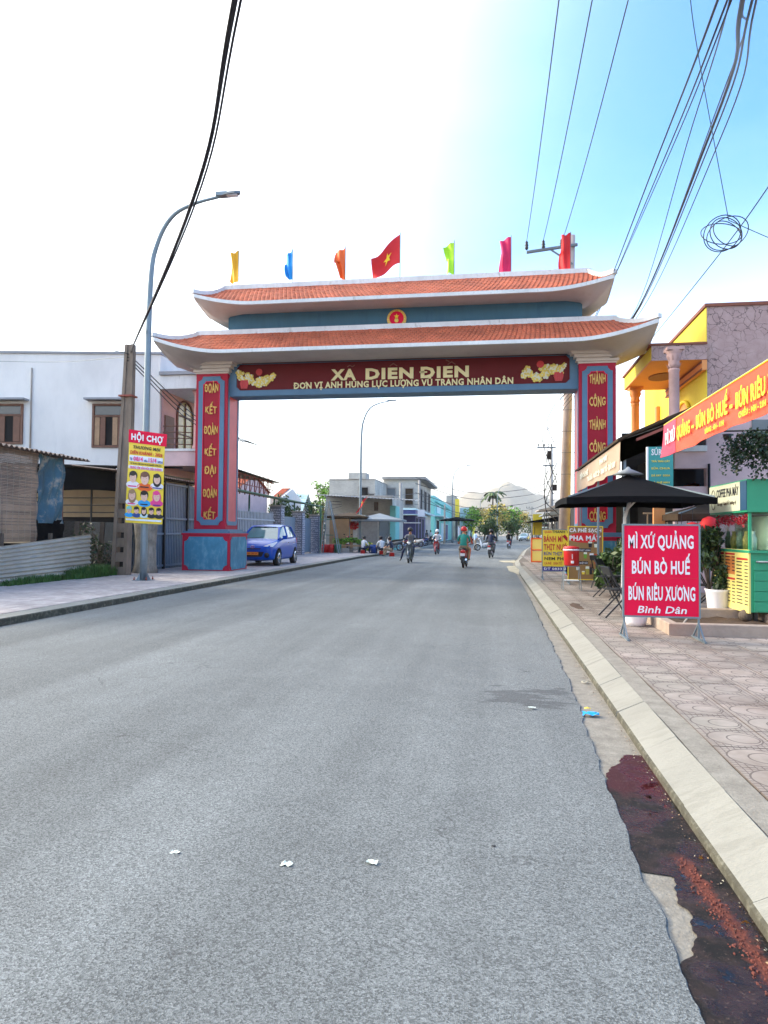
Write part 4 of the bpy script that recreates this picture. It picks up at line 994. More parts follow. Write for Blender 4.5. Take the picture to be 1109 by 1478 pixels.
thin_pole(642, 100, 5.6, 'dark thin pole in front of the turquoise building', False)
thin_pole(768, 150, 7, 'far pole beyond the bend of the road', True)

# ------------------------------------------------------------------ wires
def wire(P, r, label, m='cable', group='overhead cables', n=10):
    g = G(); g.tube(catmull(P, n), r, 5, caps=False); return g.build('cable', M[m], label=label, cat='cable', group=group)
attach = Vector((-11.02, 19.6, 7.0))
for k, (pa, pb, r) in enumerate([((338, 0), (300, 276), .015), ((341, 0), (300, 280), .024), ((348, 0), (302, 284), .017), ((336, 0), (298, 274), .014)]):
    a = PZ(pa[0], pa[1], 7.6); b = PZ(pb[0]-22+k, pb[1]+10, 7.15)
    e = a+(a-b)*1.6; e.z += .7
    wire([e, a, b, attach+Vector((.1, 0, -.02*k))], r, ['leftmost','thickest','rightmost','thinnest'][k]+' strand of the black cable bundle crossing the left sky to the leaning pole', group='black cable bundle on the left')
# cables from the leaning pole behind the left pillar
for k in range(3): wire([attach+Vector((0, 0, -.1*k-.1)), (-11.4-.1*k, 26, 5.9-.1*k), (-11.8, 34, 5.9)], .018, ['upper','middle','lower'][k]+' black cable running back from the leaning pole past the pink balcony', group='cables behind the leaning pole')
wire([attach+Vector((0, 0, -.1)), PY(90, 488, 17), PY(-20, 440, 13)], .012, 'thin cable from the leaning pole out of the left edge', m='thin_cable')
wire([attach+Vector((0, 0, -.2)), (-17, 24, 7.9), (-24, 24, 8.3)], .008, 'thin cable lying across the top of the white wall', m='thin_cable')
for px0, px1, k in ((807, 760, 0), (855, 784, 1), (907, 812, 2)):
    a = PZ(px0, 0, 12.6); b = Vector((PY(px1, 366, 30).x, 29.8, 13.98)); wire([a+(a-b)*.6+Vector((0, 0, .3))]+[lerp(a, b, q)-Vector((0, 0, .8*q*(1-q))) for q in (0, .2, .4, .6, .8, 1)], .015, ['leftmost', 'middle', 'rightmost'][k]+' of the three thin high wires ending at the crossarm insulators', m='thin_cable', group='three high wires')
endp = Vector((2.8, 29.6, 7.9))
for k, (top, mid, end, r) in enumerate([((1036, 0), (944, 240), (860, 455), .012), ((1050, 0), (950, 250), (862, 455), .010), ((1056, 0), (956, 246), (864, 450), .008),
                          ((1054, 0), (1000, 180), (912, 457), .009), ((1072, 0), (1030, 180), (914, 457), .022), ((1074, 0), (1045, 130), (916, 456), .010), ((1086, 0), (1028, 200), (916, 457), .012), ((1092, 0), (1040, 200), (926, 448), .010)]):
    a = PZ(top[0], top[1], 6.6); b = PY(mid[0], mid[1], 13.6 if k < 3 else 13.2); c = PY(end[0], end[1], 27.5)
    wire([a+(a-b)*.8+Vector((0, 0, .3)), a, b, c, endp+Vector((0, 0, (-.2*k)))], r*1.15, ['first','second','third','fourth','fifth (thickest)','sixth','seventh','eighth and rightmost'][k]+' from the left of the steep black cables crossing the right sky', group='black cables on the right')
# coil of spare cable hanging right
cc = PY(1047, 337, 8.5); t = thing('cable_coil', 'coil of spare black cable hanging in the sky at right', 'cable coil', cc)
rr = random.Random(2)
for k in range(5):
    g = G(); rx = .20+.05*rr.random(); rz_ = .155+.02*rr.random(); cx = cc.x+rr.uniform(-.05, .05); n = 28
    pts = [(cx+rx*math.cos(2*math.pi*i/n)*.9, cc.y+.12*math.sin(2*math.pi*i/n+k), cc.z+rz_*math.sin(2*math.pi*i/n)) for i in range(n+1)]; g.tube(pts, .006, 5, caps=False); g.build('cable_loop', M['cable'], t)
wire([PZ(992, -60, 7), PY(1005, 60, 7.5), PY(1052, 318, 8.5)], .005, 'single thin wire dropping to the cable coil', m='thin_cable')
wire([PY(1052, 318, 8.5), PY(1130, 352, 8.3)], .005, 'thin wire leaving the coil toward the right edge', m='thin_cable')
wire([PY(1130, 240, 8), PY(1040, 365, 11), PY(940, 490, 20)], .008, 'thin grey wire slanting down from the right edge to the yellow house', m='thin_cable')
for k, (y0, y1) in enumerate([(703, 693), (712, 702), (725, 712), (735, 722)]):
    wire([PY(600, y0-14, 68), PY(680, y0+8, 80), PY(760, (y0+y1)/2+8, 84), PY(800, y1, 60)], .03, ['highest','second highest','third highest','lowest'][k]+' slack dark cable strung across the far street', group='cables across the far street')
wire([PY(344, 632, 34), PY(440, 715, 60), PY(500, 735, 70)], .02, 'thin cable slanting down beside the left pillar', m='thin_cable')
for k in range(3): wire([PY(476, 735-6*k, 52), PY(540, 720+4*k, 60), PY(604, 712+8*k, 71)], .02, ['lowest','middle','highest'][k]+' black cable strung in front of the bare concrete house', group='cables before the concrete house')
wire([PY(604, 712, 71), PY(650, 740, 95), PY(690, 752, 120)], .03, 'cable running from the brown-grey pole past the turquoise building')

# ================================================================== LEFT SIDE
# corrugated tin fence along the pavement
t = thing('tin_fence', 'weathered pale corrugated tin fence lying in horizontal ribs, far left', 'fence', (-11.7, 15, .1))
def rib_sheet(y0, y1, z0, z1a, z1b, x, m, n=10):
    g = G(); rows = n*6
    g.grid(lambda u, v: (x+.028*math.sin(v*n*2*math.pi)+.01*math.sin(u*9), lerp(y0, y1, u), lerp(z0, lerp(z1a, z1b, u), v)), 10, rows); g.grid(lambda u, v: (x-.004+.028*math.sin(v*n*2*math.pi), lerp(y1, y0, u), lerp(z0, lerp(z1b, z1a, u), v)), 10, rows); return g
zt0, zt1 = PX(0, 788, -11.7).z, PX(133, 771, -11.7).z
for i, (a, b) in enumerate([(11.2, 13.2), (13.17, 15.3), (15.27, 17.2), (17.17, 18.95)]):
    rib_sheet(a, b, .12, lerp(zt0, zt1, (a-15.2)/3.7) if a > 15 else zt0-.02, lerp(zt0, zt1, (b-15.2)/3.7) if b > 15.4 else zt0, -11.7-.012*(i % 2), M['tin']).build('tin_sheet', M['tin'], t)
g = G()
for y in (11.3, 13.2, 15.3, 17.2, 18.9): g.box(-11.86, -11.78, y-.04, y+.04, .1, 1.4)
g.build('fence_posts', M['bark'], t, kind='stuff')
# shack with blind, tarp and tin roof
XS = -12.1
sh = thing('lean_to_shack', 'lean-to shack with a bamboo blind and rusty corrugated roof, far left', 'shack', (XS-1, 15, 0))
yL, yM, yR = 12.0, PX(53, 700, XS).y, PX(92, 700, XS).y
zT0, zT1 = PX(0, 642, XS).z, PX(92, 660, XS).z
g = G(); g.box(XS-.16, XS-.06, yR-.02, yR+.10, 0, zT1+.1); g.box(XS-.14, XS-.05, yM, yM+.08, 0, zT1+.1); g.box(XS-.14, XS-.05, yL, yL+.08, 0, zT1+.1); g.build('wood_posts', M['window_brown'], sh, kind='stuff')
g = G(); g.grid(lambda u, v: (lerp(XS+.35, XS-3.2, v), lerp(yL-.4, yR+.75, u), lerp(zT0, zT1, u)-.02+.028*math.sin(u*38*2*math.pi)+v*.35), 38*8, 3); g.grid(lambda u, v: (lerp(XS+.35, XS-3.2, v), lerp(yR+.75, yL-.4, u), lerp(zT1, zT0, u)-.025-.01+.028*math.sin((1-u)*38*2*math.pi)+v*.35), 38*8, 3); g.build('tin_roof', M['tin_roof'], sh)
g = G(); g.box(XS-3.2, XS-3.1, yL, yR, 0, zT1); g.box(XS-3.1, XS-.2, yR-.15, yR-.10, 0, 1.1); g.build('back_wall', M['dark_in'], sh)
bl = thing('bamboo_blind', 'brown bamboo roll blind hanging on the front of the shack', 'blind', (XS, 15, 1.0))
zb = 1.18; N_ = 62
for k in range(N_):
    z0 = lerp(zb, zT0-.05, k/N_); h = (zT0-.05-zb)/N_*.86; g = G()
    xx = XS+.03+.02*math.sin(k*.35)
    g.obox((xx, (yL+yM)/2, z0+h/2), (.012, yM-yL, h)); o = g.build('slat', M['bamboo'] if random.random() < .6 else M['bamboo2'], bl)
g = G()
for k in range(22): y = lerp(yL+.1, yM-.06, k/21); g.tube([(XS+.045+.02*math.sin(j*.35*6.2), y, lerp(zb, zT0-.05, j/10)) for j in range(11)], .004, 4, caps=False)
g.build('binding_cords', M['tarp_grey'], bl, kind='stuff')
tb = G(); zt_, zb_ = PX(60, 655, XS).z, PX(60, 755, XS).z
def tf(u, v): return (XS+.02+.05*math.sin(u*9+v*4)*(.3+v)+.04*math.sin(v*13+u*5)+.03*math.sin(u*23+v*9), lerp(yM-.02, yR-.0, u)+.02*math.sin(v*5)*(u-.5), lerp(zt_, zb_, v)-.05*math.sin(u*math.pi)*(1-v))
tb.grid(tf, 24, 30); tb.build('tarpaulin', M['tarp_blue'], label='torn faded blue tarpaulin hanging beside the bamboo blind', cat='tarpaulin')
g = G(); g.grid(lambda u, v: (XS-.03+.03*math.sin(u*20+v*9), lerp(yM, yR+.1, u), lerp(1.05, zb_+.1, v)), 12, 6); g.build('black_netting', M['black_cloth'], label='dark netting under the blue tarpaulin behind the tin fence', cat='netting')
# grass tufts by the fence
def tufts(name, x0, x1, y0, y1, n, h, label, m='grass', seed=1, z=.12):
    r_ = random.Random(seed); g = G()
    for i in range(n):
        x = r_.uniform(x0, x1); y = r_.uniform(y0, y1); a = r_.uniform(0, 6.28); hh = h*r_.uniform(.4, 1.1)*(1-.5*abs((y-(y0+y1)/2)/((y1-y0)/2+1e-6))**3); w = .012; ln = hh*r_.uniform(.1, .8)
        dx, dy = math.cos(a), math.sin(a); px_, py_ = -dy*w, dx*w
        g.add([(x-px_, y-py_, z), (x+px_, y+py_, z), (x+dx*ln*.5+px_*.7, y+dy*ln*.5+py_*.7, z+hh*.7), (x+dx*ln*.5-px_*.7, y+dy*ln*.5-py_*.7, z+hh*.7), (x+dx*ln, y+dy*ln, z+hh)], [(0,1,2,3), (3,2,4)])
    g.build(name, M[m], label=label, cat='grass', kind='stuff')
tufts('grass', -11.75, -11.35, 15.0, 17.6, 1100, .22, 'low green weeds along the foot of the tin fence', seed=2)
tufts('grass', -11.9, -11.2, 17.5, 20.0, 2400, .38, 'thick green weeds between the tin fence and the concrete pole', seed=3)
# chain-link and creeper zone
ck = thing('chain_link_fence', 'rusty chain-link fence on leaning posts behind the leaning pole', 'fence', (-12.2, 20, 0))
g = G()
for k in range(60):
    y = 18.9+k*.06
    for d in (1, -1):
        g.bar((-12.3, y, .5), (-12.3, y+d*.9, 1.75), .006)
g.build('wire_mesh', M['lamp_head'], ck, kind='stuff')
for y, l in ((19.0, .0), (20.3, .05)): g = G(); g.bar((-12.25, y, .1), (-12.2+l, y+.02, 1.75), .12); g.build('post', M['bark'], ck)
def leafball(g, c, r, n, s0, rnd, flat=1, mi=(0,)):
    for i in range(n):
        while True:
            p = Vector((rnd.uniform(-1, 1), rnd.uniform(-1, 1), rnd.uniform(-1, 1)))
            if p.length < 1: break
        p = Vector((p.x*r[0], p.y*r[1], p.z*r[2]))+Vector(c); s_ = s0*rnd.uniform(.6, 1.3)
        a = Vector((rnd.gauss(0, 1), rnd.gauss(0, 1), rnd.gauss(0, .7))).normalized(); b = a.orthogonal().normalized(); b = Matrix.Rotation(rnd.uniform(0, 6), 3, a) @ b; c2 = a.cross(b)
        g.add([p-b*s_, p+c2*s_*.45, p+b*s_, p-c2*s_*.45], [(0,1,2,3)], rnd.choice(mi))
g = G(); rr = random.Random(9)
for c in [(-12.1, 19.0, .8), (-12.2, 19.8, .7), (-12.2, 19.4, 1.2), (-12.1, 20.5, .6)]: leafball(g, c, (.3, .5, .6), 380, .06, rr, mi=(0, 0, 1))
g.build('creeper', [M['leaf_dark'], M['bark']], label='dark dry creeper hanging on the chain-link behind the pole', cat='creeper', kind='stuff')
# tree trunk behind the poster
tt = thing('tree_stump', 'thick grey cut tree trunk behind the poster lamp post', 'tree trunk', (-11.0, 20.9, .1))
g = G(); g.lathe([(.42, 0), (.34, .3), (.32, .9), (.36, 1.5), (.42, 1.75), (.30, 1.8)], (-11.05, 21.0, .1), 16); g.build('trunk', mat('grey_bark', (.26, .24, .21), .9, var=.4, scale=14, bump=1, stretch=(1, 1, .35)), tt)
g = G()
for k in range(3): g.tube([(-11.3+k*.25, 20.9, 1.8), (-11.5+k*.35, 20.8+.2*k, 2.2)], [.12, .09], 8)
g.build('limb_stub', M['bark'], tt)

# white two-storey house (left)
A0 = Vector((-13.5, 26.6)); A1 = Vector((-24.5, 25.4))
wh = thing('white_house', 'white two-storey house with brown shuttered windows and pink balcony', 'house', (-18, 28, 0))
zr0 = PY(228, 512, A0.y).z; zr1 = zr0+.12
def wl(s, z, d=0):     # point along the camera-facing wall, s metres from the right corner, d outwards
    dr = (A1-A0).normalized(); n = Vector((dr.y, -dr.x)); 
    if n.y > 0: n = -n
    p = A0+dr*s+n*d; return Vector((p.x, p.y, z))
def wl_s(px):
    lo, hi = 0, 11.2
    for _ in range(40):
        m_ = (lo+hi)/2; p = wl(m_, 6); c = CM.transposed() @ (p-O3); x = PW/2+c.x/-c.z*FPX
        if x > px: lo = m_
        else: hi = m_
    return lo
def z_at(px, py):
    p = wl(wl_s(px), 0); return PY(px, py, p.y).z
LW = (A1-A0).length; zb_ = z_at(140, 683)
g = G()
q = [wl(0, zb_), wl(LW, zb_), wl(LW, zr1), wl(0, zr0)]; q2 = [p+Vector((0, 8, 0)) for p in q]
g.add(q+q2, [(1,0,3,2), (0,4,7,3), (4,5,6,7), (1,2,6,5), (2,3,7,6), (0,1,5,4)]); g.build('wall', M['white_wall'], wh, fix=True)
g = G(); a = [wl(-.06, zr0, .06), wl(LW, zr1, .06), wl(LW, zr1, -9), wl(-.06, zr0, -9)]; g.add(a+[p+Vector((0, 0, .10)) for p in a], [(0,1,2,3),(4,5,6,7),(0,1,5,4),(1,2,6,5),(2,3,7,6),(3,0,4,7)]); g.build('parapet_cap', M['wall_cap'], wh, fix=True)
def wbox(g, s0, s1, z0, z1, d0, d1, mi=0):
    vs = [wl(s0, z0, d0), wl(s1, z0, d0), wl(s1, z0, d1), wl(s0, z0, d1)]; vs += [v+Vector((0, 0, z1-z0)) for v in vs]
    g.add(vs, [(0,3,2,1),(4,5,6,7),(0,1,5,4),(1,2,6,5),(2,3,7,6),(3,0,4,7)], mi)
def shut_window(pxa, pxb, pya, pyb, panels):
    s1, s0 = wl_s(pxa), wl_s(pxb); z1, z0 = z_at((pxa+pxb)/2, pya), z_at((pxa+pxb)/2, pyb)
    g = G(); wbox(g, s0, s1, z0, z1, -.0, .012); wd = g.build('window', M['dark_in'], wh, fix=True)
    g = G(); f = .09
    wbox(g, s0-f, s0, z0-f, z1+f, .0, .07); wbox(g, s1, s1+f, z0-f, z1+f, 0, .07); wbox(g, s0, s1, z1, z1+f, 0, .068); wbox(g, s0, s1, z0-f, z0, 0, .068)
    zt = lerp(z0, z1, .72); wbox(g, s0, s1, zt, zt+.07, .012, .06); g.build('frame', M['window_brown'], wd, fix=True)
    g = G(); wbox(g, s0+.02, s1-.02, zt+.09, z1-.02, .014, .024); g.build('pane', M['glass_dark'], wd, fix=True)
    n = len(panels)
    for i, op in enumerate(panels):
        a, b = lerp(s1, s0, i/n), lerp(s1, s0, (i+1)/n)
        if op == 0: continue
        g = G(); wbox(g, b+.02, a-.02, z0+.02, zt-.02, .015+.03*(op == 2), .045+.03*(op == 2)); sm_ = g.build('shutter', M['shutter_tan'] if op == 1 else M['window_brown'], wd, fix=True)
    g = G(); wbox(g, s0-.30, s1+.30, z1+.20, z1+.28, 0, .42); g.build('window_canopy', M['wall_cap'], wh, fix=True)
shut_window(137, 180, 586, 643, [1, 2, 0, 1, 2])
shut_window(-34, 31, 586, 638, [1, 2, 1, 2, 0, 2])
# balcony side facing the road
XB = -13.46
g = G(); g.box(XB-.02, XB+.03, 26.75, 34.4, zb_, 8.0); g.build('pink_front_wall', M['pink_wall'], wh)
zsl0, zsl1 = PX(255, 690, -12.3).z-.1, PX(255, 655, -12.3).z-.2
zsl0, zsl1 = 4.15, 4.75
def rslab(name, z0, z1, xo, m, y0=26.62, y1=30.4, rad=.6):
    pts = [(XB+.0, y0), (xo-rad, y0)]+[(xo-rad+rad*math.sin(a), y0+rad-rad*math.cos(a)) for a in [math.pi/2*i/8 for i in range(1, 9)]]+[(xo, y1), (XB, y1)]
    g = G(); g.ext([(x, y, z0) for x, y in pts], (0, 0, z1-z0)); return g.build(name, m, wh, fix=True)
rslab('balcony_slab', zsl0, zsl1, -11.75, M['pink_pale']); rslab('roof_slab', 7.30, 7.85, -11.6, M['white_trim'], y0=26.5); rslab('roof_moulding', 7.86, 8.0, -11.45, M['wall_cap'], y0=26.4)
rslab('balcony_edge', 4.752, 4.85, -11.68, M['white_trim'], y0=26.58)
for x, y in ((-12.02, 27.0), (-11.98, 30.1)):
    g = G(); g.lathe([(.20, 0), (.20, .12), (.155, .2), (.14, 2.2), (.19, 2.3), (.24, 2.45)], (x, y, 4.85), 12); g.build('column', M['pink_wall'], wh)
g = G(); wbox(g, -.9, -.02, 4.75, 7.3, -.25, -.02)
g = G(); yA, yB = 28.0, 29.6; pts = [(XB+.05, yA, 4.9), (XB+.05, yB, 4.9), (XB+.05, yB, 6.5)]+[(XB+.05, (yA+yB)/2+(yB-yA)/2*math.cos(a), 6.5+.7*math.sin(a)) for a in [math.pi*i/10 for i in range(1, 10)]]+[(XB+.05, yA, 6.5)]
g.ext(pts, (-.02, 0, 0)); aw = g.build('arched_window', M['glass_warm'], wh, fix=True)
g = G(); n = len(pts); g.tube([Vector(p)+Vector((.03, 0, 0)) for p in pts]+[Vector(pts[0])+Vector((.03, 0, 0))], .05, 6); g.bar((XB+.08, yA+.8, 4.9), (XB+.08, yA+.8, 7.1), .05); g.bar((XB+.08, yA, 6.5), (XB+.08, yB, 6.5), .05); g.bar((XB+.08, yA, 5.7), (XB+.08, yB, 5.7), .04); g.build('frame', M['window_brown'], aw)
g = G(); g.box(XB+.03, XB+.09, 26.9, 27.7, 4.85, 6.3); g.build('balcony_door', M['window_brown'], wh)
g = G()
for z in (5.05, 5.3, 5.55, 5.8): g.tube([(-13.4, 26.75, z), (-12.7, 26.75, z), (-12.15, 27.0, z), (-11.95, 27.7, z), (-11.95, 30.2, z)], .022, 5)
for y in (27.7, 28.6, 29.4): g.tube([(-11.95, y, 4.85), (-11.95, y, 5.82)], .022, 5)
g.build('balcony_railing', M['window_brown'], wh, kind='stuff')
# ground floor void under the white house
g = G(); g.box(-24.5, -13.4, 29.5, 29.7, 0, zb_); g.build('ground_floor_wall', mat('beige_wall', (.50, .40, .28), .85), wh)
cpn = thing('carport', 'dark low carport roof with thin black rails under the white house', 'carport', (-15, 24, 0))
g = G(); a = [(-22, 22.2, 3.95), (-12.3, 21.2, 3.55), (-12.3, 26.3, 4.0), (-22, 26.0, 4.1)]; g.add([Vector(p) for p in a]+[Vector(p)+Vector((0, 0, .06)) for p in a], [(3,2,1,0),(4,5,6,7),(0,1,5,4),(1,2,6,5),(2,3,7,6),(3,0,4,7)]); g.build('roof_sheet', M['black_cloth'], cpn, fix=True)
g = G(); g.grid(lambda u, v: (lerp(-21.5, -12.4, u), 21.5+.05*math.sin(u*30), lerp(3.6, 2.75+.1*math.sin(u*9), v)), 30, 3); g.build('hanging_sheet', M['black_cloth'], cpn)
g = G()
for z in (2.6, 2.35, 2.1): g.bar((-20, 22, z), (-12.3, 22, z), .035)
for x in (-19, -17, -15.3, -13.6, -12.4): g.bar((x, 22, 0), (x, 22, 3.6), .05)
g.bar((-16.2, 22, 2.8), (-15.2, 22, 2.2), .03); g.build('rails', M['black'], cpn, kind='stuff')
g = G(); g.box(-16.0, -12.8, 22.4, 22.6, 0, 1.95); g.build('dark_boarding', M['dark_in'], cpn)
# blue-grey bar gate
bg_ = thing('bar_gate', 'tall blue-grey metal bar gate left of the gate pillar', 'gate', (-11.6, 23, .1))
y0, y1 = 20.95, 27.6; n = int((y1-y0)/.13)
for k in range(n):
    y = lerp(y0, y1, k/(n-1)); g = G(); g.box(-11.62, -11.58, y-.036, y+.036, .14, 3.15); g.build('bar', M['blue_bars'], bg_)
g = G()
for z in (.22, 1.35, 1.9, 3.15): g.box(-11.575, -11.53, y0-.05, y1+.05, z, z+.07)
g.box(-11.65, -11.53, y0-.12, y0-.05, .12, 3.3); g.build('rail', M['blue_bars'], bg_)
g = G(); g.box(-12.0, -11.7, y0, y1, .14, 3.0); g.build('backing_sheet', M['dark_in'], bg_)
for k in range(3): g = G(); y = 23.2+k*1.9; g.box(-11.60, -11.50, y, y+.09, .12, 3.3); g.build('post', M['black'], bg_)
g = G(); g.grid(lambda u, v: (lerp(-11.2, -13.5, v), lerp(20.6, 28, u), 3.35+.03*math.sin(u*300)+v*.25), 240, 2); g.build('tin_awning', M['tin_roof'], label='thin corrugated awning over the blue-grey bar gate', cat='awning')
# small pink lamp block behind plinth
# ------------------------------------------------------------------ behind the gate on the left
pf = thing('picket_fence', 'pale grey metal picket fence behind the blue car', 'fence', (-11.5, 33, .1))
for k in range(30):
    y = 29.4+k*.21; g = G(); g.box(-11.53, -11.47, y-.045, y+.045, .3, 2.45); g.add([(-11.5, y-.045, 2.45), (-11.5, y+.045, 2.45), (-11.5, y, 2.62)], [(0,1,2)]); g.build('picket', M['grey_bars'], pf)
g = G(); g.box(-11.47, -11.44, 29.3, 35.7, 2.05, 2.12); g.box(-11.47, -11.44, 29.3, 35.7, .5, .57); g.build('rail', M['grey_bars'], pf)
g = G(); g.box(-12.1, -12.0, 29, 35.6, 0, 2.1); g.build('dark_screen', M['dark_in'], pf)
def mosaic_post(x, y, h, label, w=.62):
    t = thing('gate_post', label, 'gate post', (x, y, .1), 'pebble-mosaic gate posts')
    g = G(); g.box(x-w/2, x+w/2, y-w/2, y+w/2, .1, h); g.build('core', M['mosaic_dark'], t)
    g = G(); r_ = random.Random(int(y*7)); 
    nz = int((h-.15)/.13)
    for i in range(nz):
        for j in range(5):
            for face_ in (0, 1):
                u = (j+.5+r_.uniform(-.15, .15)+(.5 if i % 2 else 0)*.6)/5.6*w-w/2; z = .2+i*.13+r_.uniform(-.02, .02); s_ = r_.uniform(.035, .055); a0 = r_.uniform(0, 3)
                pts = [(s_*math.cos(a0+k*1.2566)*1.2, s_*math.sin(a0+k*1.2566)) for k in range(5)]
                if face_ == 0: g.ext([(x+u+p[0], y-w/2-.02, z+p[1]) for p in pts], (0, .02, 0), back=False)
                else: g.ext([(x+w/2+.02, y+u+p[0], z+p[1]) for p in pts], (-.02, 0, 0), back=False)
    g.build('mosaic_stones', mat('mosaic_stone', (.42, .44, .52), .6, var=.3, scale=8), t, kind='stuff')
    g = G(); g.box(x-w/2-.05, x+w/2+.05, y-w/2-.05, y+w/2+.05, h, h+.07); g.build('cap', M['concrete'], t)
mosaic_post(-11.5, 36.3, 2.85, 'nearest pebble-mosaic gate post, behind the car roof')
mosaic_post(-11.4, 40.2, 2.65, 'middle pebble-mosaic gate post between blue-grey panels')
mosaic_post(-11.3, 43.8, 2.55, 'rightmost pebble-mosaic gate post beside the ladder')
for a, b, l in ((36.7, 39.8, 'blue-grey sheet gate between the first two mosaic posts'), (40.6, 43.4, 'blue-grey sheet gate between the last two mosaic posts')):
    t = thing('sheet_gate', l, 'gate', (-11.5, (a+b)/2, .1)); n = 6
    for k in range(n): g = G(); y = lerp(a, b, k/n); g.box(-11.52, -11.48, y+.01, y+(b-a)/n-.01, .2, 2.35); g.build('panel', M['grey_bars'] if False else M['blue_bars'], t)
g = G(); g.cham(-12.0, -9.3, 45.0, 46.4, .1, .42, .03); g.build('concrete_step', M['concrete'], label='low concrete step beyond the mosaic posts', cat='step')
# awning roof of trusses behind the fence
tr = thing('truss_awning', 'long green-edged awning on red rusty trusses behind the picket fence', 'awning', (-13, 36, 2.5))
z1a, z1b = PX(345, 720, -11.3).z, PX(470, 737, -11.3).z
g = G(); yA, yB = 29, 47; zA, zB = 3.35, 3.15
g.add([(-11.2, yA, zA), (-11.2, yB, zB), (-13.6, yB, zB+.35), (-13.6, yA, zA+.35)]+[(-11.2, yA, zA+.05), (-11.2, yB, zB+.05), (-13.6, yB, zB+.40), (-13.6, yA, zA+.40)], [(0,1,2,3),(4,7,6,5),(0,4,5,1),(1,5,6,2),(2,6,7,3),(3,7,4,0)]); g.build('sheet_roof', M['fence_green'], tr, fix=True)
zt = 4.55
g = G()
for k in range(13):
    y = 29+k*.75
    g.bar((-12.6, y, 3.4), (-12.6, y, zt), .05); g.bar((-12.6, y, 3.4), (-12.6, y+.75, zt), .03)
g.bar((-12.6, 29, zt), (-12.6, 39, zt-.25), .06); g.bar((-12.6, 29, 3.95), (-12.6, 39, 3.9), .04); g.build('trusses', M['rust'], tr, kind='stuff')
g = G(); g.grid(lambda u, v: (lerp(-12.3, -14.8, v), lerp(28.6, 39.6, u), zt+.1-u*.3+.025*math.sin(u*260)+v*.3), 300, 2); g.build('upper_tin_roof', M['tin_roof'], tr)
g = G()
for y in (29.5, 33, 37, 41, 45): g.tube([(-11.9, y, 0), (-11.9, y, 3.3)], .05, 6)
g.build('post', M['fence_green'], tr)
# red-tiled houses behind
def gable_house(x0, x1, y0, y1, zw, zr, label, wallm, roofm, name='tiled_house'):
    t = thing(name, label, 'house', ((x0+x1)/2, (y0+y1)/2, 0)); ym = (y0+y1)/2; xm = (x0+x1)/2
    g = G(); g.box(x0, x1, y0, y1, 0, zw); g.add([(x0, y0, zw), (x1, y0, zw), (x1, y1, zw), (x0, y1, zw), (x0, ym, zr), (x1, ym, zr)], [(0,4,3), (1,2,5), (0,1,5,4), (3,4,5,2)]); g.build('wall', wallm, t)
    g = G(); nr = 10
    for sgn, yy in ((1, y0-.3), (-1, y1+.3)):
        for k in range(nr):
            a0, a1 = k/nr, (k+1.15)/nr; p = lambda a: (lerp(yy, ym, a), lerp(zw-.1, zr+.05, a))
            (ya, za), (yb, zb2) = p(a0), p(min(1, a1)); g.add([(x0-.2, ya, za+.06), (x1+.2, ya, za+.06), (x1+.2, yb, zb2), (x0-.2, yb, zb2), (x0-.2, ya, za), (x1+.2, ya, za)], [(0,1,2,3), (4,5,1,0)])
    g.build('roof', roofm, t, fix=True); return t
a = PY(345, 690, 46)
gable_house(-19.5, PY(366, 700, 46).x, 43, 49, 4.4, 5.35, 'low house with a red tiled roof right behind the left pillar', M['pink_pale'], M['tile'])
gable_house(-15.4, PY(402, 712, 52).x, 50, 55, 4.1, 4.85, 'second low red-tiled roof farther back behind the truss awning', M['white_wall'], M['tile'])
hx = PY(415, 730, 56).x; gable_house(hx-1.4, hx+1.2, 56, 59, 3.3, 4.7, 'small white gabled house front behind the green awning', M['white_wall'], M['turquoise_w'])

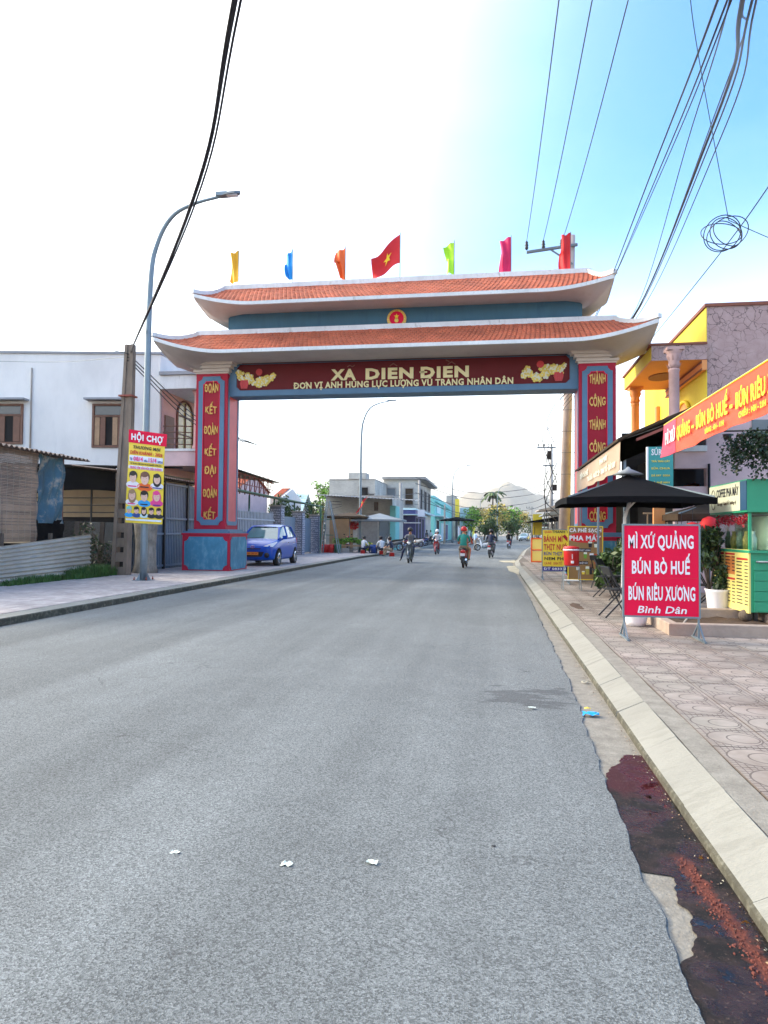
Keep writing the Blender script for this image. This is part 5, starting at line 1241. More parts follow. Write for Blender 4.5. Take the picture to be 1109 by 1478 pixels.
# ================================================================== CARS
def make_car(name, label, cat, paint, plate):
    """small hatchback, front toward local -Y, 1.56 high"""
    t = thing(name, label, cat, (0, 0, 0))
    # stations: y, z bottom, z belt/hood centre, half width low, half width belt
    ST = [(-1.90,.38,.62,.50,.52),(-1.86,.26,.74,.66,.64),(-1.72,.20,.84,.76,.70),(-1.45,.18,.93,.82,.74),(-1.05,.18,1.01,.84,.78),(-.75,.18,1.055,.845,.80),(-.2,.18,1.06,.85,.80),(.6,.18,1.08,.85,.80),(1.2,.18,1.11,.84,.79),(1.6,.22,1.13,.82,.77),(1.80,.30,1.10,.76,.72),(1.86,.42,.98,.68,.66)]
    vs = []; 
    for y, zb_, zt, wl_, wt in ST:
        H = zt-zb_
        half = [(wl_*.86, zb_), (wl_*.98, zb_+.12*H), (wl_, zb_+.45*H), (wl_*.985, zb_+.72*H), (wt*1.0, zt-.03), (wt*.9, zt), (wt*.45, zt+.02)]
        full = half + [(-a, b) for a, b in reversed(half)]
        vs += [(a, y, b) for a, b in full]
    n = 14; g = G(); K = len(ST)
    g.add(vs, [(i*n+j, i*n+(j+1) % n, (i+1)*n+(j+1) % n, (i+1)*n+j) for i in range(K-1) for j in range(n)]+[tuple(range(n)), tuple((K-1)*n+j for j in range(n))], 0, True)
    body = g.build('body', [paint, M['black']], t, fix=True)
    ss = body.modifiers.new('s', 'SUBSURF'); ss.levels = 2; ss.render_levels = 2
    for yy in (-1.18, 1.24):
        c = G(); c.tube([(-1.2, yy, .31), (1.2, yy, .31)], .375, 24, 1); me = c.mesh('cut', [paint, M['black']]); co = link(bpy.data.objects.new('cut', me))
        b = body.modifiers.new('b', 'BOOLEAN'); b.object = co; b.operation = 'DIFFERENCE'; b.solver = 'EXACT'
    bpy.context.view_layer.update()
    me = bpy.data.meshes.new_from_object(body.evaluated_get(bpy.context.evaluated_depsgraph_get())); body.modifiers.clear(); body.data = me
    for o in [o for o in COL.objects if o.name.startswith('cut')]: bpy.data.objects.remove(o)
    # greenhouse: y, z, half-width base->top
    base = [(-.98, 1.02, .74), (-.2, 1.06, .785), (.7, 1.085, .785), (1.45, 1.11, .75), (1.72, 1.08, .66)]
    top = [(-.28, 1.47, .56), (.05, 1.535, .60), (.7, 1.56, .61), (1.25, 1.52, .58), (1.42, 1.46, .54)]
    g = G(); B = [Vector((w, y, z)) for y, z, w in base]; T = [Vector((w, y, z)) for y, z, w in top]; mir = lambda v: Vector((-v.x, v.y, v.z))
    for i in range(4):
        g.add([B[i], B[i+1], T[i+1], T[i]], [(0,1,2,3)], 0, False); g.add([mir(v) for v in (B[i], T[i], T[i+1], B[i+1])], [(0,1,2,3)], 0, False)
    g.add([mir(B[0]), B[0], T[0], mir(T[0])], [(0,1,2,3)]); g.add([B[4], mir(B[4]), mir(T[4]), T[4]], [(0,1,2,3)])
    g.build('windows', [M['windscreen']], t)
    g = G(); rows = []
    for i in range(5):
        y, z, w = top[i]
        rows += [(w+.025, y, z), (w*.7, y, z+.035), (0, y, z+.05), (-w*.7, y, z+.035), (-w-.025, y, z)]
    g.add(rows, [(i*5+j, i*5+j+1, (i+1)*5+j+1, (i+1)*5+j) for i in range(4) for j in range(4)], 0, True); g.build('roof', paint, t)
    g = G()
    for m in (lambda v: v, mir):
        g.bar(m(B[0]), m(T[0]), .07, .06); g.bar(m(B[3]), m(T[3]), .12, .06); g.bar(m(B[4]), m(T[4]), .09, .06); g.bar(m(lerp(B[1], B[2], .35)), m(lerp(T[1], T[2], .35)), .07, .04)
        for i in range(4): g.bar(m(T[i]), m(T[i+1]), .06, .04); g.bar(m(B[i])+Vector((0, 0, -.01)), m(B[i+1])+Vector((0, 0, -.01)), .05)
    g.build('window_pillars', paint, t)
    g = G()
    for s_ in (-1, 1):
        g = G(); g.add([(s_*.40, -1.80, .72), (s_*.72, -1.66, .70), (s_*.80, -1.36, .86), (s_*.78, -1.30, .90), (s_*.60, -1.60, .82)], [(0,1,2,3,4) if s_ > 0 else (4,3,2,1,0)]); v0 = list(g.v); g.v = [(a*1.02+s_*.01, b-.10, c+.035) for a, b, c in v0]; g.build('headlight', M['headlight'], t)
        g = G(); g.box(s_*.80, s_*.98, -.62, -.50, 1.02, 1.16); g.box(s_*.76, s_*.82, -.60, -.52, 1.0, 1.05); g.build('mirror', paint, t)
        g = G(); g.lathe([(.10, 0), (.10, .02)], (s_*.56, -1.90, .42), 12, rot=Matrix.Rotation(math.pi/2, 3, 'X')); g.build('fog_light', M['black'], t)
        g = G(); g.box(s_*.56, s_*.74, 1.80, 1.87, .82, 1.05); g.build('tail_light', M['red_plastic'], t)
        for yh in (-.1, .75): g = G(); g.box(s_*.862, s_*.885, yh, yh+.17, .86, .89); g.build('door_handle', M['chrome'], t)
        for yy in (-1.18, 1.24):
            g = G(); g.tube([(s_*.66, yy, .30), (s_*.84, yy, .30)], .30, 24); wh_ = g.build('wheel', M['rubber'], t)
            g = G(); g.lathe([(.20, -.01), (.21, .0), (.19, .012), (.05, .02)], (s_*.842, yy, .30), 20, rot=Matrix.Rotation(s_*math.pi/2, 3, 'Y')); g.build('rim', M['chrome'], wh_)
            g = G()
            for k in range(8): a = k*math.pi/4; g.bar((s_*.862, yy+.06*math.cos(a), .30+.06*math.sin(a)), (s_*.862, yy+.18*math.cos(a), .30+.18*math.sin(a)), .03, .012)
            g.build('spokes', M['steel'], wh_, kind='stuff')
    g = G(); g.add([(-.46, -1.925, .55), (.46, -1.925, .55), (.36, -1.93, .36), (-.36, -1.93, .36)], [(0,3,2,1)]); g.add([(-.34, -1.90, .68), (.34, -1.90, .68), (.30, -1.915, .64), (-.30, -1.915, .64)], [(0,3,2,1)]); g.build('grille', M['black'], t)
    g = G(); g.box(-.24, .24, -1.955, -1.935, .43, .54); pl_ = g.build('number_plate', plate, t)
    g = G(); n = 20; g.tube([(.085*math.cos(2*math.pi*i/n), -1.885, .735+.045*math.sin(2*math.pi*i/n)) for i in range(n+1)], .008, 5, caps=False); g.bar((-.035, -1.89, .70), (-.02, -1.89, .77), .014); g.bar((.02, -1.89, .70), (.035, -1.89, .77), .014); g.bar((-.03, -1.89, .725), (.03, -1.89, .745), .012); g.build('badge', M['chrome'], t, kind='stuff')
    g = G(); g.bar((-.55, -.98, 1.05), (.1, -.92, 1.10), .015); g.build('wiper', M['black'], t)
    return t, pl_
car, plt = make_car('parked_car', 'bright blue hatchback with an orange number plate parked behind the left pillar', 'car', M['car_blue'], M['plate_orange'])
text('79A·284.58', plt, M['ink_red'], (0, -1.957, .457), (1,0,0), (0,0,1), .40, .055, .02, .003, align='C')
car.scale = (1.04, 1.04, 1.04); car.location = (-9.28, 28.0, .13); car.rotation_euler.z = R(1.5)
car2, _p = make_car('distant_car', 'pale silvery blue car driving far up the street', 'car', M['car_white'], M['sign_white'])
p = PZ(757, 781, 0); car2.location = (p.x, p.y, 0); car2.rotation_euler.z = R(-12); car2.scale = (1.0, 1.05, 1.0)

# ================================================================== MOTORBIKES AND PEOPLE
def make_bike(name, label, paint, group, x, y, z, rz):
    """underbone scooter, front toward local +Y"""
    t = thing(name, label, 'motorbike', (0, 0, 0), group)
    for yy in (.62, -.60):
        g = G(); n = 24; g.tube([(0, yy+.25*math.cos(2*math.pi*i/n), .29+.25*math.sin(2*math.pi*i/n)) for i in range(n+1)], .042, 8, caps=False); w = g.build('wheel', M['rubber'], t)
        g = G(); g.tube([(0, yy+.205*math.cos(2*math.pi*i/n), .29+.205*math.sin(2*math.pi*i/n)) for i in range(n+1)], .016, 6, caps=False)
        for k in range(5): a = k*1.2566; g.bar((0, yy, .29), (0, yy+.2*math.cos(a), .29+.2*math.sin(a)), .018)
        g.lathe([(.05, -.05), (.06, 0), (.05, .05)], (0, yy, .29), 10, rot=Matrix.Rotation(math.pi/2, 3, 'Y')); g.build('rim', M['steel'], w)
    def loft(name, secs, m):   # y, zlow, zhigh, halfwidth
        g = G(); vs = []
        for y_, a, b, w in secs:
            vs += [(w*.5, y_, a), (w, y_, lerp(a, b, .35)), (w*.85, y_, lerp(a, b, .8)), (w*.4, y_, b), (-w*.4, y_, b), (-w*.85, y_, lerp(a, b, .8)), (-w, y_, lerp(a, b, .35)), (-w*.5, y_, a)]
        k = len(secs); g.add(vs, [(i*8+j, i*8+(j+1) % 8, (i+1)*8+(j+1) % 8, (i+1)*8+j) for i in range(k-1) for j in range(8)]+[tuple(range(8)), tuple((k-1)*8+j for j in range(8))], 0, True)
        return g.build(name, m, t, fix=True)
    loft('rear_body', [(-.92, .68, .78, .05), (-.78, .58, .80, .11), (-.40, .42, .76, .14), (.0, .36, .70, .12), (.22, .32, .52, .08)], paint)
    loft('seat', [(-.80, .78, .84, .08), (-.6, .76, .87, .13), (-.2, .72, .84, .13), (.08, .69, .77, .08)], M['black'])
    loft('engine', [(-.25, .24, .42, .10), (.0, .20, .42, .14), (.22, .24, .38, .10)], M['steel'])
    g = G(); vs = [(0, .30, .34), (.16, .30, .36), (.21, .36, .70), (.13, .42, .94), (0, .46, .98), (-.13, .42, .94), (-.21, .36, .70), (-.16, .30, .36), (0, .44, .60)]
    g.add(vs, [(0,1,8), (1,2,8), (2,3,8), (3,4,8), (4,5,8), (5,6,8), (6,7,8), (7,0,8)], 0, False); g.add([(a, b-.03, c) for a, b, c in vs[:8]], [(7,6,5,4,3,2,1,0)]); g.build('leg_shield', paint, t)
    g = G(); g.tube([(.06, .42, .75), (.07, .62, .29)], .022, 6); g.tube([(-.06, .42, .75), (-.07, .62, .29)], .022, 6); g.build('fork', M['steel'], t)
    g = G(); g.grid(lambda u, v: ((u-.5)*.12, .62+.335*math.cos(lerp(-.15, 2.4, v)), .29+.335*math.sin(lerp(-.15, 2.4, v))-.03*abs(u-.5)*2), 4, 8); g.build('front_fender', paint, t)
    g = G(); g.tube([(-.34, .26, 1.02), (-.2, .33, 1.0), (0, .40, .96), (.2, .33, 1.0), (.34, .26, 1.02)], .016, 6); g.build('handlebar', M['black'], t)
    g = G(); g.lathe([(.03, -.10), (.11, -.02), (.10, .04), (.02, .06)], (0, .46, .98), 12, rot=Matrix.Rotation(-math.pi/2, 3, 'X')); hl = g.build('front_cowl', paint, t)
    g = G(); g.lathe([(.075, 0), (.06, .03), (.01, .035)], (0, .505, .97), 12, rot=Matrix.Rotation(-math.pi/2, 3, 'X')); g.build('headlight', M['headlight'], t)
    for s_ in (-1, 1):
        g = G(); g.tube([(s_*.2, .33, 1.0), (s_*.27, .33, 1.17)], .008, 5); g.box(s_*.22, s_*.33, .32, .34, 1.16, 1.24); g.build('mirror', M['black'], t)
    g = G(); g.tube([(.12, .05, .24), (.13, -.3, .27), (.14, -.85, .38)], [.02, .035, .045], 8); g.build('exhaust', M['chrome'], t)
    g = G(); g.box(-.10, .10, -.90, -.885, .52, .64); g.build('number_plate', M['sign_white'], t)
    g = G(); g.box(-.09, .09, -.93, -.90, .68, .76); g.build('tail_light', M['red_plastic'], t)
    g = G(); g.grid(lambda u, v: ((u-.5)*.13, -.60-.33*math.cos(lerp(-.2, 1.2, v)), .29+.33*math.sin(lerp(-.2, 1.2, v))), 3, 5); g.build('rear_fender', M['black'], t)
    t.location = (x, y, z); t.rotation_euler.z = rz; return t

def make_person(label, joints, radii, cols, loc, rz, helmet=None, hair=True, s=1.0, extra=None, group=None):
    """joints: name -> local point (facing +Y). One skinned body mesh; hair/helmet are children."""
    t = thing('person', label, 'person', (0, 0, 0), group)
    names = list(joints); idx = {n: i for i, n in enumerate(names)}
    E = [('pelvis','belly'),('belly','chest'),('chest','neck'),('neck','head')]
    for d in 'lr': E += [('chest','sh'+d),('sh'+d,'el'+d),('el'+d,'ha'+d),('ha'+d,'fi'+d),('pelvis','hp'+d),('hp'+d,'kn'+d),('kn'+d,'an'+d),('an'+d,'to'+d)]
    me = bpy.data.meshes.new('body'); me.from_pydata([joints[n] for n in names], [(idx[a], idx[b]) for a, b in E], []); o = bpy.data.objects.new('body', me); link(o)
    o.modifiers.new('k', 'SKIN'); o.modifiers.new('s', 'SUBSURF').levels = 1; sv = me.skin_vertices[0].data
    for n in names:
        r = radii.get(n[:2] if n not in radii else n, .06); sv[idx[n]].radius = (r, r) if not isinstance(r, tuple) else r; sv[idx[n]].use_root = n == 'pelvis'
    bpy.context.view_layer.update()
    m2 = bpy.data.meshes.new_from_object(o.evaluated_get(bpy.context.evaluated_depsgraph_get())); bpy.data.objects.remove(o)
    for m in ('skin', 'shirt', 'trouser', 'shoe', 'sleeve'): m2.materials.append(cols[m])
    seg = {('pelvis','belly'): 1, ('belly','chest'): 1, ('chest','neck'): 1, ('neck','head'): 0}
    J = {n: Vector(p) for n, p in joints.items()}
    def cls(a, b):
        if (a, b) in seg: return seg[(a, b)]
        if b[:2] == 'sh': return 1
        if b[:2] == 'el': return 1
        if b[:2] == 'ha': return 4
        if b[:2] == 'fi': return 0
        if b[:2] in ('hp', 'kn', 'an'): return 2
        return 3
    for p in m2.polygons:
        c = p.center; best = None
        for a, b in E:
            A, B = J[a], J[b]; d = B-A; tt_ = max(0, min(1, (c-A).dot(d)/max(1e-9, d.length_squared))); q = (c-(A+d*tt_)).length
            if best is None or q < best[0]: best = (q, cls(a, b))
        p.material_index = best[1]; p.use_smooth = True
    b = link(bpy.data.objects.new('body', m2)); b.parent = t; OFS[b.name] = Vector()
    H = J['head']; fwd = Vector((0, 1, 0))
    if cols.get('look'): fwd = Vector(cols['look']).normalized()
    if helmet:
        g = G(); g.lathe([(.125, -.03), (.135, .02), (.128, .09), (.09, .15), (.02, .17)], H+Vector((0, -.01, .02)), 14); g.build('helmet', helmet, t)
    elif hair:
        g = G(); g.lathe([(.085, -.07), (.108, -.01), (.112, .05), (.085, .11), (.02, .13)], H-fwd*.022+Vector((0, 0, .01)), 12); g.build('hair', M['hair'], t)
    g = G(); g.ball(H+fwd*.098+Vector((0, 0, -.005)), .014, 4)
    g.ball(H+fwd*.088+Vector((.034, 0, .025)), .010, 4, 1); g.ball(H+fwd*.088+Vector((-.034, 0, .025)), .010, 4, 1); g.box(H.x+fwd.x*.09-.022, H.x+fwd.x*.09+.022, H.y+fwd.y*.09-.006, H.y+fwd.y*.09+.006, H.z-.055, H.z-.046, 1)
    g.build('face_features', [M['skin'], M['hair']], t, kind='stuff')
    t.location = loc; t.rotation_euler.z = rz; t.scale = (s, s, s); return t
RAD = {'pelvis': (.15, .12), 'belly': (.135, .105), 'chest': (.16, .115), 'neck': .052, 'head': (.088, .10), 'sh': .062, 'el': .046, 'ha': .034, 'fi': (.038, .02), 'hp': .095, 'kn': .070, 'an': .048, 'to': (.045, .032)}
def both(d): return d
def ride(foot=False, back=0.):
    J = {'pelvis': (0,-.22+back,.90), 'belly': (0,-.20+back,1.06), 'chest': (0,-.12+back,1.26), 'neck': (0,-.07+back,1.43), 'head': (0,-.03+back,1.57)}
    for d, s in (('l', -1), ('r', 1)):
        J['sh'+d] = (s*.19,-.11+back,1.36); J['el'+d] = (s*.29,.08+back,1.13); J['ha'+d] = (s*.30,.24,1.05); J['fi'+d] = (s*.27,.31,1.03)
        J['hp'+d] = (s*.10,-.17+back,.88); J['kn'+d] = (s*.20,.20+back,.80); J['an'+d] = (s*.16,.12+back,.38); J['to'+d] = (s*.17,.28+back,.33)
    if foot: J['knr'] = (.32, .16, .62); J['anr'] = (.44, .06, .20); J['tor'] = (.48, .22, .10)
    if back:
        for d, s in (('l', -1), ('r', 1)): J['el'+d] = (s*.25,.02+back,1.12); J['ha'+d] = (s*.15,.20+back,1.05); J['fi'+d] = (s*.10,.27+back,1.04)
    return J
def colset(shirt, trouser, shoe='black', sleeve=None): return {'skin': M['skin'], 'shirt': shirt, 'trouser': trouser, 'shoe': M[shoe], 'sleeve': sleeve or M['skin']}
dkb = mat('cloth_navy', (.02, .03, .07), .8); tealc = mat('cloth_teal', (.02, .26, .22), .8); coral = mat('cloth_coral', (.62, .15, .09), .8); wcl = mat('cloth_white', (.72, .74, .76), .8); grc = mat('cloth_grey', (.16, .17, .19), .8); lbl = mat('cloth_light_blue', (.35, .50, .72), .8); kh = mat('cloth_khaki', (.30, .24, .17), .8)
dkred = mat('paint_dark_red', (.32, .012, .02), .3, coat=1); slate = mat('paint_slate', (.06, .08, .10), .3, coat=1); whp = mat('paint_white_gloss', (.65, .66, .68), .3, coat=1); bluep = mat('paint_navy_gloss', (.02, .04, .16), .3, coat=1)
def rider_at(px, py, rz, paint, cols, helmet, lb, lp, foot=False, second=None, z=0.01):
    p = PZ(px, py, z); b = make_bike('motorbike', lb, paint, 'motorbikes being ridden on the road', p.x, p.y, z, rz)
    a = make_person(lp, ride(foot), RAD, cols, (p.x, p.y, z), rz, helmet)
    if second: c2, h2, l2 = second; make_person(l2, ride(False, -.32), RAD, c2, (p.x, p.y, z+.02), rz, h2)
rider_at(592, 812, R(180), slate, colset(grc, dkb, sleeve=grc), M['black'], 'dark motorbike coming toward the camera nearest the left kerb', 'person in dark clothes with one foot out riding the nearest oncoming motorbike', True)
rider_at(631, 800, R(176), dkred, colset(wcl, grc, sleeve=wcl), M['white_paint'], 'pale-fronted motorbike coming toward the camera, second from the left', 'person in a white shirt and white helmet on an oncoming motorbike', )
rider_at(671, 819, R(-4), dkred, colset(coral, coral, sleeve=coral), whp, 'largest motorbike, with a red tail light and two riders seen from behind', 'person in coral with a pale helmet steering the two-up motorbike', second=(colset(tealc, kh), M['red_plastic'], 'person in a teal shirt and red helmet on the back of the two-up motorbike'))
rider_at(709, 805, R(-8), slate, colset(dkb, grc, sleeve=dkb), M['black'], 'dark motorbike seen from behind, to the right of the two-up motorbike', 'person in a navy shirt riding away, right of the two-up motorbike')
rider_at(735, 792, R(-10), dkred, colset(M['black_cloth'], dkb, sleeve=M['black_cloth']), M['black'], 'farthest motorbike riding away before the bend', 'person in black riding away, farthest rider before the bend')
rider_at(757+20, 783, R(-12), slate, colset(grc, dkb, sleeve=grc), M['black'], 'tiny motorbike at the bend beside the yellow board', 'tiny dark rider at the bend beside the yellow board')
# standing people
def stand(walk=0.):
    J = {'pelvis': (0,0,.92), 'belly': (0,0,1.06), 'chest': (0,.0,1.27), 'neck': (0,.01,1.45), 'head': (0,.03,1.59)}
    for d, s in (('l', -1), ('r', 1)):
        J['sh'+d] = (s*.19,0,1.38); J['el'+d] = (s*.25,-.02+s*walk*.1,1.10); J['ha'+d] = (s*.25,.10+s*walk*.15,.88); J['fi'+d] = (s*.24,.13+s*walk*.15,.79)
        J['hp'+d] = (s*.09,0,.88); J['kn'+d] = (s*.11,.05-s*walk*.2,.48); J['an'+d] = (s*.11,-.02-s*walk*.4,.08); J['to'+d] = (s*.12,.14-s*walk*.4,.04)
    return J
def sit(low=.22):
    J = {'pelvis': (0,0,low+.10), 'belly': (0,.02,low+.26), 'chest': (0,.07,low+.46), 'neck': (0,.12,low+.63), 'head': (0,.16,low+.76)}
    for d, s in (('l', -1), ('r', 1)):
        J['sh'+d] = (s*.18,.08,low+.56); J['el'+d] = (s*.26,.22,low+.32); J['ha'+d] = (s*.15,.42,low+.26); J['fi'+d] = (s*.10,.48,low+.25)
        J['hp'+d] = (s*.10,.04,low+.10); J['kn'+d] = (s*.20,.42,low+.24); J['an'+d] = (s*.16,.44,.08); J['to'+d] = (s*.17,.58,.04)
    return J
p = PZ(691, 795, 0); make_person('person in a light blue shirt standing behind the sideways motorbike', stand(.5), RAD, colset(lbl, kh), (p.x-.3, p.y+.8, .01), R(-60), None)
make_bike('motorbike', 'pale motorbike standing sideways across the far lane', whp, 'motorbikes being ridden on the road', p.x+.5, p.y, .01, R(75))
for k, (px, py, c, l, rz) in enumerate([(551, 800, wcl, 'person in a white shirt squatting on a low red stool by the vegetable stall', 30), (566, 803, dkb, 'person in dark clothes squatting right of the white-shirted one', 80), (524, 799, wcl, 'person in white sitting behind the lamp post at the vegetable stall', -30)]):
    p = PZ(px, py, .13); make_person(l, sit(.24), RAD, colset(c, dkb if k != 1 else kh), (p.x, p.y, .13), R(rz))
    g = G(); g.lathe([(.17, 0), (.13, .20), (.16, .22)], (p.x, p.y-.02, .13), 10); g.build('plastic_stool', M['red_plastic'], label='low red plastic stool under the '+['white-shirted squatting person', 'dark-clothed squatting person', 'person behind the lamp post'][k], cat='stool', group='low red stools')
# parked bikes along the left pavement
rb = random.Random(8); paints = [slate, dkred, whp, bluep]
spots = [(579, 795, 'dark motorbike parked at the purple shop, left end'), (586, 793, 'navy motorbike parked at the purple shop, second from the left'), (609, 790, 'motorbike parked in front of the purple shop, right of the oncoming rider'), (617, 788, 'red motorbike parked before the turquoise building'),
         (643, 786, 'dark motorbike parked among people before the turquoise building'), (650, 785, 'red motorbike parked at the right end of the left pavement row'), (498+4, 795, 'red motorbike parked under the lamp with the flag')]
for k, (px, py, l) in enumerate(spots):
    p = PZ(px, py, .13)
    if p.x > -7 and k < 6: p.x = poly_at(KL, p.y)-.7-.2*(k % 2)
    make_bike('motorbike', l, paints[k % 4] if k != 6 else dkred, 'motorbikes parked along the left pavement', p.x, p.y, .13, R(rb.uniform(60, 120) if k != 6 else 10))
for k, (px, py, l, c) in enumerate([(604, 788, 'person in pale blue standing by the purple shop motorbikes', lbl), (640, 785, 'person in grey standing before the turquoise building', grc), (648, 784, 'person in a pale shirt standing right of the grey-clothed one', wcl), (655, 783, 'person in coral standing at the end of the parked row', coral)]):
    p = PZ(px, py, .13); make_person(l, stand(.2), RAD, colset(c, dkb), (poly_at(KL, p.y)-1.4, p.y, .13), R(90+k*40))

# ================================================================== MARKET AND BUILDINGS, LEFT FAR
def canopy(name, label, cx, cy, w, d, z, h, m, pole=True, valance=.12, sx=0):
    t = thing(name, label, 'parasol', (cx, cy, 0), 'market parasols and canopies'); g = G()
    c = [(-1,-1),(1,-1),(1,1),(-1,1)]; K = 6
    for i in range(4):
        a, b = c[i], c[(i+1) % 4]
        def f(u, v, a=a, b=b): x = lerp(a[0], b[0], u)*w/2; y = lerp(a[1], b[1], u)*d/2; sag = .06*math.sin(math.pi*u)*v; return (cx+x*v, cy+y*v, z+h*(1-v)**1.1-.0+sag*h)
        g.grid(f, 8, K, sm=False)
        def f2(u, v, a=a, b=b): x = lerp(a[0], b[0], u)*w/2; y = lerp(a[1], b[1], u)*d/2; return (cx+x, cy+y, z+.06*math.sin(math.pi*u)*h-valance*v*(1+.12*abs(math.sin(u*20))))
        g.grid(f2, 16, 1, sm=False)
    g.build('canopy', m, t)
    if pole: g = G(); g.tube([(cx+sx, cy, .1), (cx, cy, z+h)], .03, 8); g.build('pole', M['steel'], t)
    g = G()
    for a in c: g.bar((cx, cy, z+h-.05), (cx+a[0]*w/2*.97, cy+a[1]*d/2*.97, z+.02), .025)
    g.build('ribs', M['steel'], t, kind='stuff'); return t
def at(px, Y): return dirx(px, Y)
canopy('parasol', 'grey square parasol over the squatting people, left far pavement', at(548, 46.5), 46.5, 3.4, 2.6, 2.35, .45, M['umb_grey'])
canopy('canopy', 'low dark tarpaulin canopy over the vegetable stall', at(505, 46.5), 46.5, 2.9, 3.0, 2.55, .3, M['awning_dark'])
canopy('parasol', 'small dark parasol beyond the turquoise building', at(673, 84)-1.2, 86, 4.2, 3, 3.1, .4, M['black_cloth'])
# vegetables
st = thing('vegetable_stall', 'vegetable stall heaped with green leaves beside the ladder', 'stall', (at(505, 45.5), 45.5, .1))
g = G(); x0, x1 = at(482, 45.5), at(525, 45.5); g.box(x0, x1, 45.2, 46.2, .55, .62)
for x in (x0+.05, x1-.05): g.box(x-.03, x+.03, 45.25, 45.31, .1, .55)
g.build('table', M['wood'], st)
g = G(); rr = random.Random(11)
for k in range(10): leafball(g, (lerp(x0+.1, x1-.1, k/9), 45.6+rr.uniform(-.2, .2), .82+rr.uniform(0, .15)), (.2, .25, .2), 90, .07, rr, mi=(0, 0, 1))
g.build('vegetables', [M['veg'], M['leaf']], st, kind='stuff')
for k, (px, m, l) in enumerate([(470, 'red_plastic', 'red plastic crate at the foot of the ladder, left one'), (478, 'red_plastic', 'red plastic crate at the foot of the ladder, right one'), (488, 'fence_green', 'dark green sack before the vegetable stall'), (540, 'blue_plastic', 'dark blue plastic tub right of the vegetable stall')]):
    x = at(px, 44.6); g = G(); g.lathe([(.20, 0), (.24, .35), (.26, .55), (.22, .56)], (x, 44.6, .13), 10); g.build('crate', M[m], label=l, cat='container', group='tubs and crates at the stall')
g = G(); leafball(g, (at(533, 45), 45, .55), (.35, .3, .3), 260, .09, random.Random(2), mi=(0, 0, 1)); g.build('vegetable_heap', [M['veg'], M['sign_yellow']], label='heap of yellow-green vegetables right of the lamp post', cat='vegetables', kind='stuff')
g = G(); leafball(g, (at(512, 47), 46.8, 2.0), (.35, .2, .35), 200, .1, random.Random(2)); 
g.build('red_bundle', M['red_cloth'], label='red bundle hanging under the stall canopy', cat='bundle', kind='stuff')
# ladder and scaffold frame
ld = thing('step_ladder', 'silver A-frame ladder standing left of the vegetable stall', 'ladder', (at(470, 43), 43, .1)); xa = at(478, 43)
g = G(); X0, X1 = at(465, 43), at(491, 43); zt_ = 3.45; xm = at(474, 43)
for dx, ex in ((X0, -.1), (X1, .1)):
    for dy in (-.25, .25): g.bar((dx, 43+dy*1.3, .13), (xm+ex, 43+dy*.7, zt_), .055)
g.build('rails', M['steel'], ld)
for k in range(7): f = (k+1)/8; g = G(); x = lerp(X0, xm-.1, f); z = lerp(.13, zt_, f); g.bar((x, 42.7, z), (x, 43.3, z), .04); g.build('rung', M['steel'], ld)
g = G(); g.bar((at(463, 43.5), 43.5, .1), (at(463, 43.5), 43.5, 3.2), .09); g.bar((at(463, 43.5), 43.5, 1.3), (at(482, 43.5), 43.5, 1.3), .05); g.bar((at(463, 43.5), 43.5, 2.3), (at(482, 43.5), 43.5, 2.3), .05); g.build('green_post_frame', M['fence_green'], label='pale green post frame standing at the ladder', cat='frame')
# grey single-storey shop row
def bldg(name, label, pts, z, wallm, roofm=None, over=.0, th=.12):
    """pts: footprint"""
    cx = sum(p[0] for p in pts)/len(pts); cy = sum(p[1] for p in pts)/len(pts); t = thing(name, label, 'building', (cx, cy, 0))
    g = G(); g.ext([(x, y, 0) for x, y in pts], (0, 0, z)); w = g.build('wall', wallm, t, fix=True)
    if roofm:
        q = [(cx+(x-cx)*(1+over), cy+(y-cy)*(1+over)) for x, y in pts]; g = G(); g.ext([(x, y, z) for x, y in q], (0, 0, th)); g.build('roof', roofm, t, fix=True)
    return t
def opening(t, x0, x1, y0, y1, z0, z1, m='dark_in', name='window', frame=None, side='front'):
    g = G()
    if side == 'front': g.box(x0, x1, y0-.03, y0-.01, z0, z1)
    else: g.box(x0+.01, x0+.03, y0, y1, z0, z1)
    w = g.build(name, M[m], t)
    if frame:
        g = G(); f = .12
        if side == 'front': g.box(x0-f, x1+f, y0-.10, y0-.031, z1, z1+f); g.box(x0-f, x1+f, y0-.12, y0-.031, z0-f, z0); g.box(x0-f, x0, y0-.10, y0-.031, z0, z1); g.box(x1, x1+f, y0-.10, y0-.031, z0, z1)
        else: g.box(x0+.031, x0+.10, y0-f, y1+f, z1, z1+f); g.box(x0+.031, x0+.12, y0-f, y1+f, z0-f, z0); g.box(x0+.031, x0+.10, y0-f, y0, z0, z1); g.box(x0+.031, x0+.10, y1, y1+f, z0, z1)
        g.build('frame', M[frame], w)
Yg = 54; b = bldg('shop_building', 'low weathered grey cement shop building behind the vegetable stall', [(at(470, Yg), Yg), (at(566, Yg), Yg), (at(566, Yg), Yg+7), (at(470, Yg), Yg+7)], 4.3, M['bare'], M['concrete'], .02)
xg = at(540, Yg); opening(b, at(548, Yg), at(562, Yg), Yg, 0, .2, 2.6, 'steel', 'shutter'); opening(b, at(516, Yg), at(545, Yg), Yg, 0, .2, 3.0, 'concrete', 'panel'); opening(b, at(476, Yg), at(510, Yg), Yg, 0, .2, 2.6, 'wood', 'panel')
opening(b, at(540, Yg), at(546, Yg), Yg, 0, 3.2, 3.9, 'tin_roof', 'stain_panel')
g = G(); g.box(at(565, Yg)-.05, at(572, Yg), Yg-.4, Yg+2, 0, 3.6); g.build('turquoise_pier', M['turquoise'], label='narrow turquoise wall pier between the grey shop and the purple shop', cat='pier')
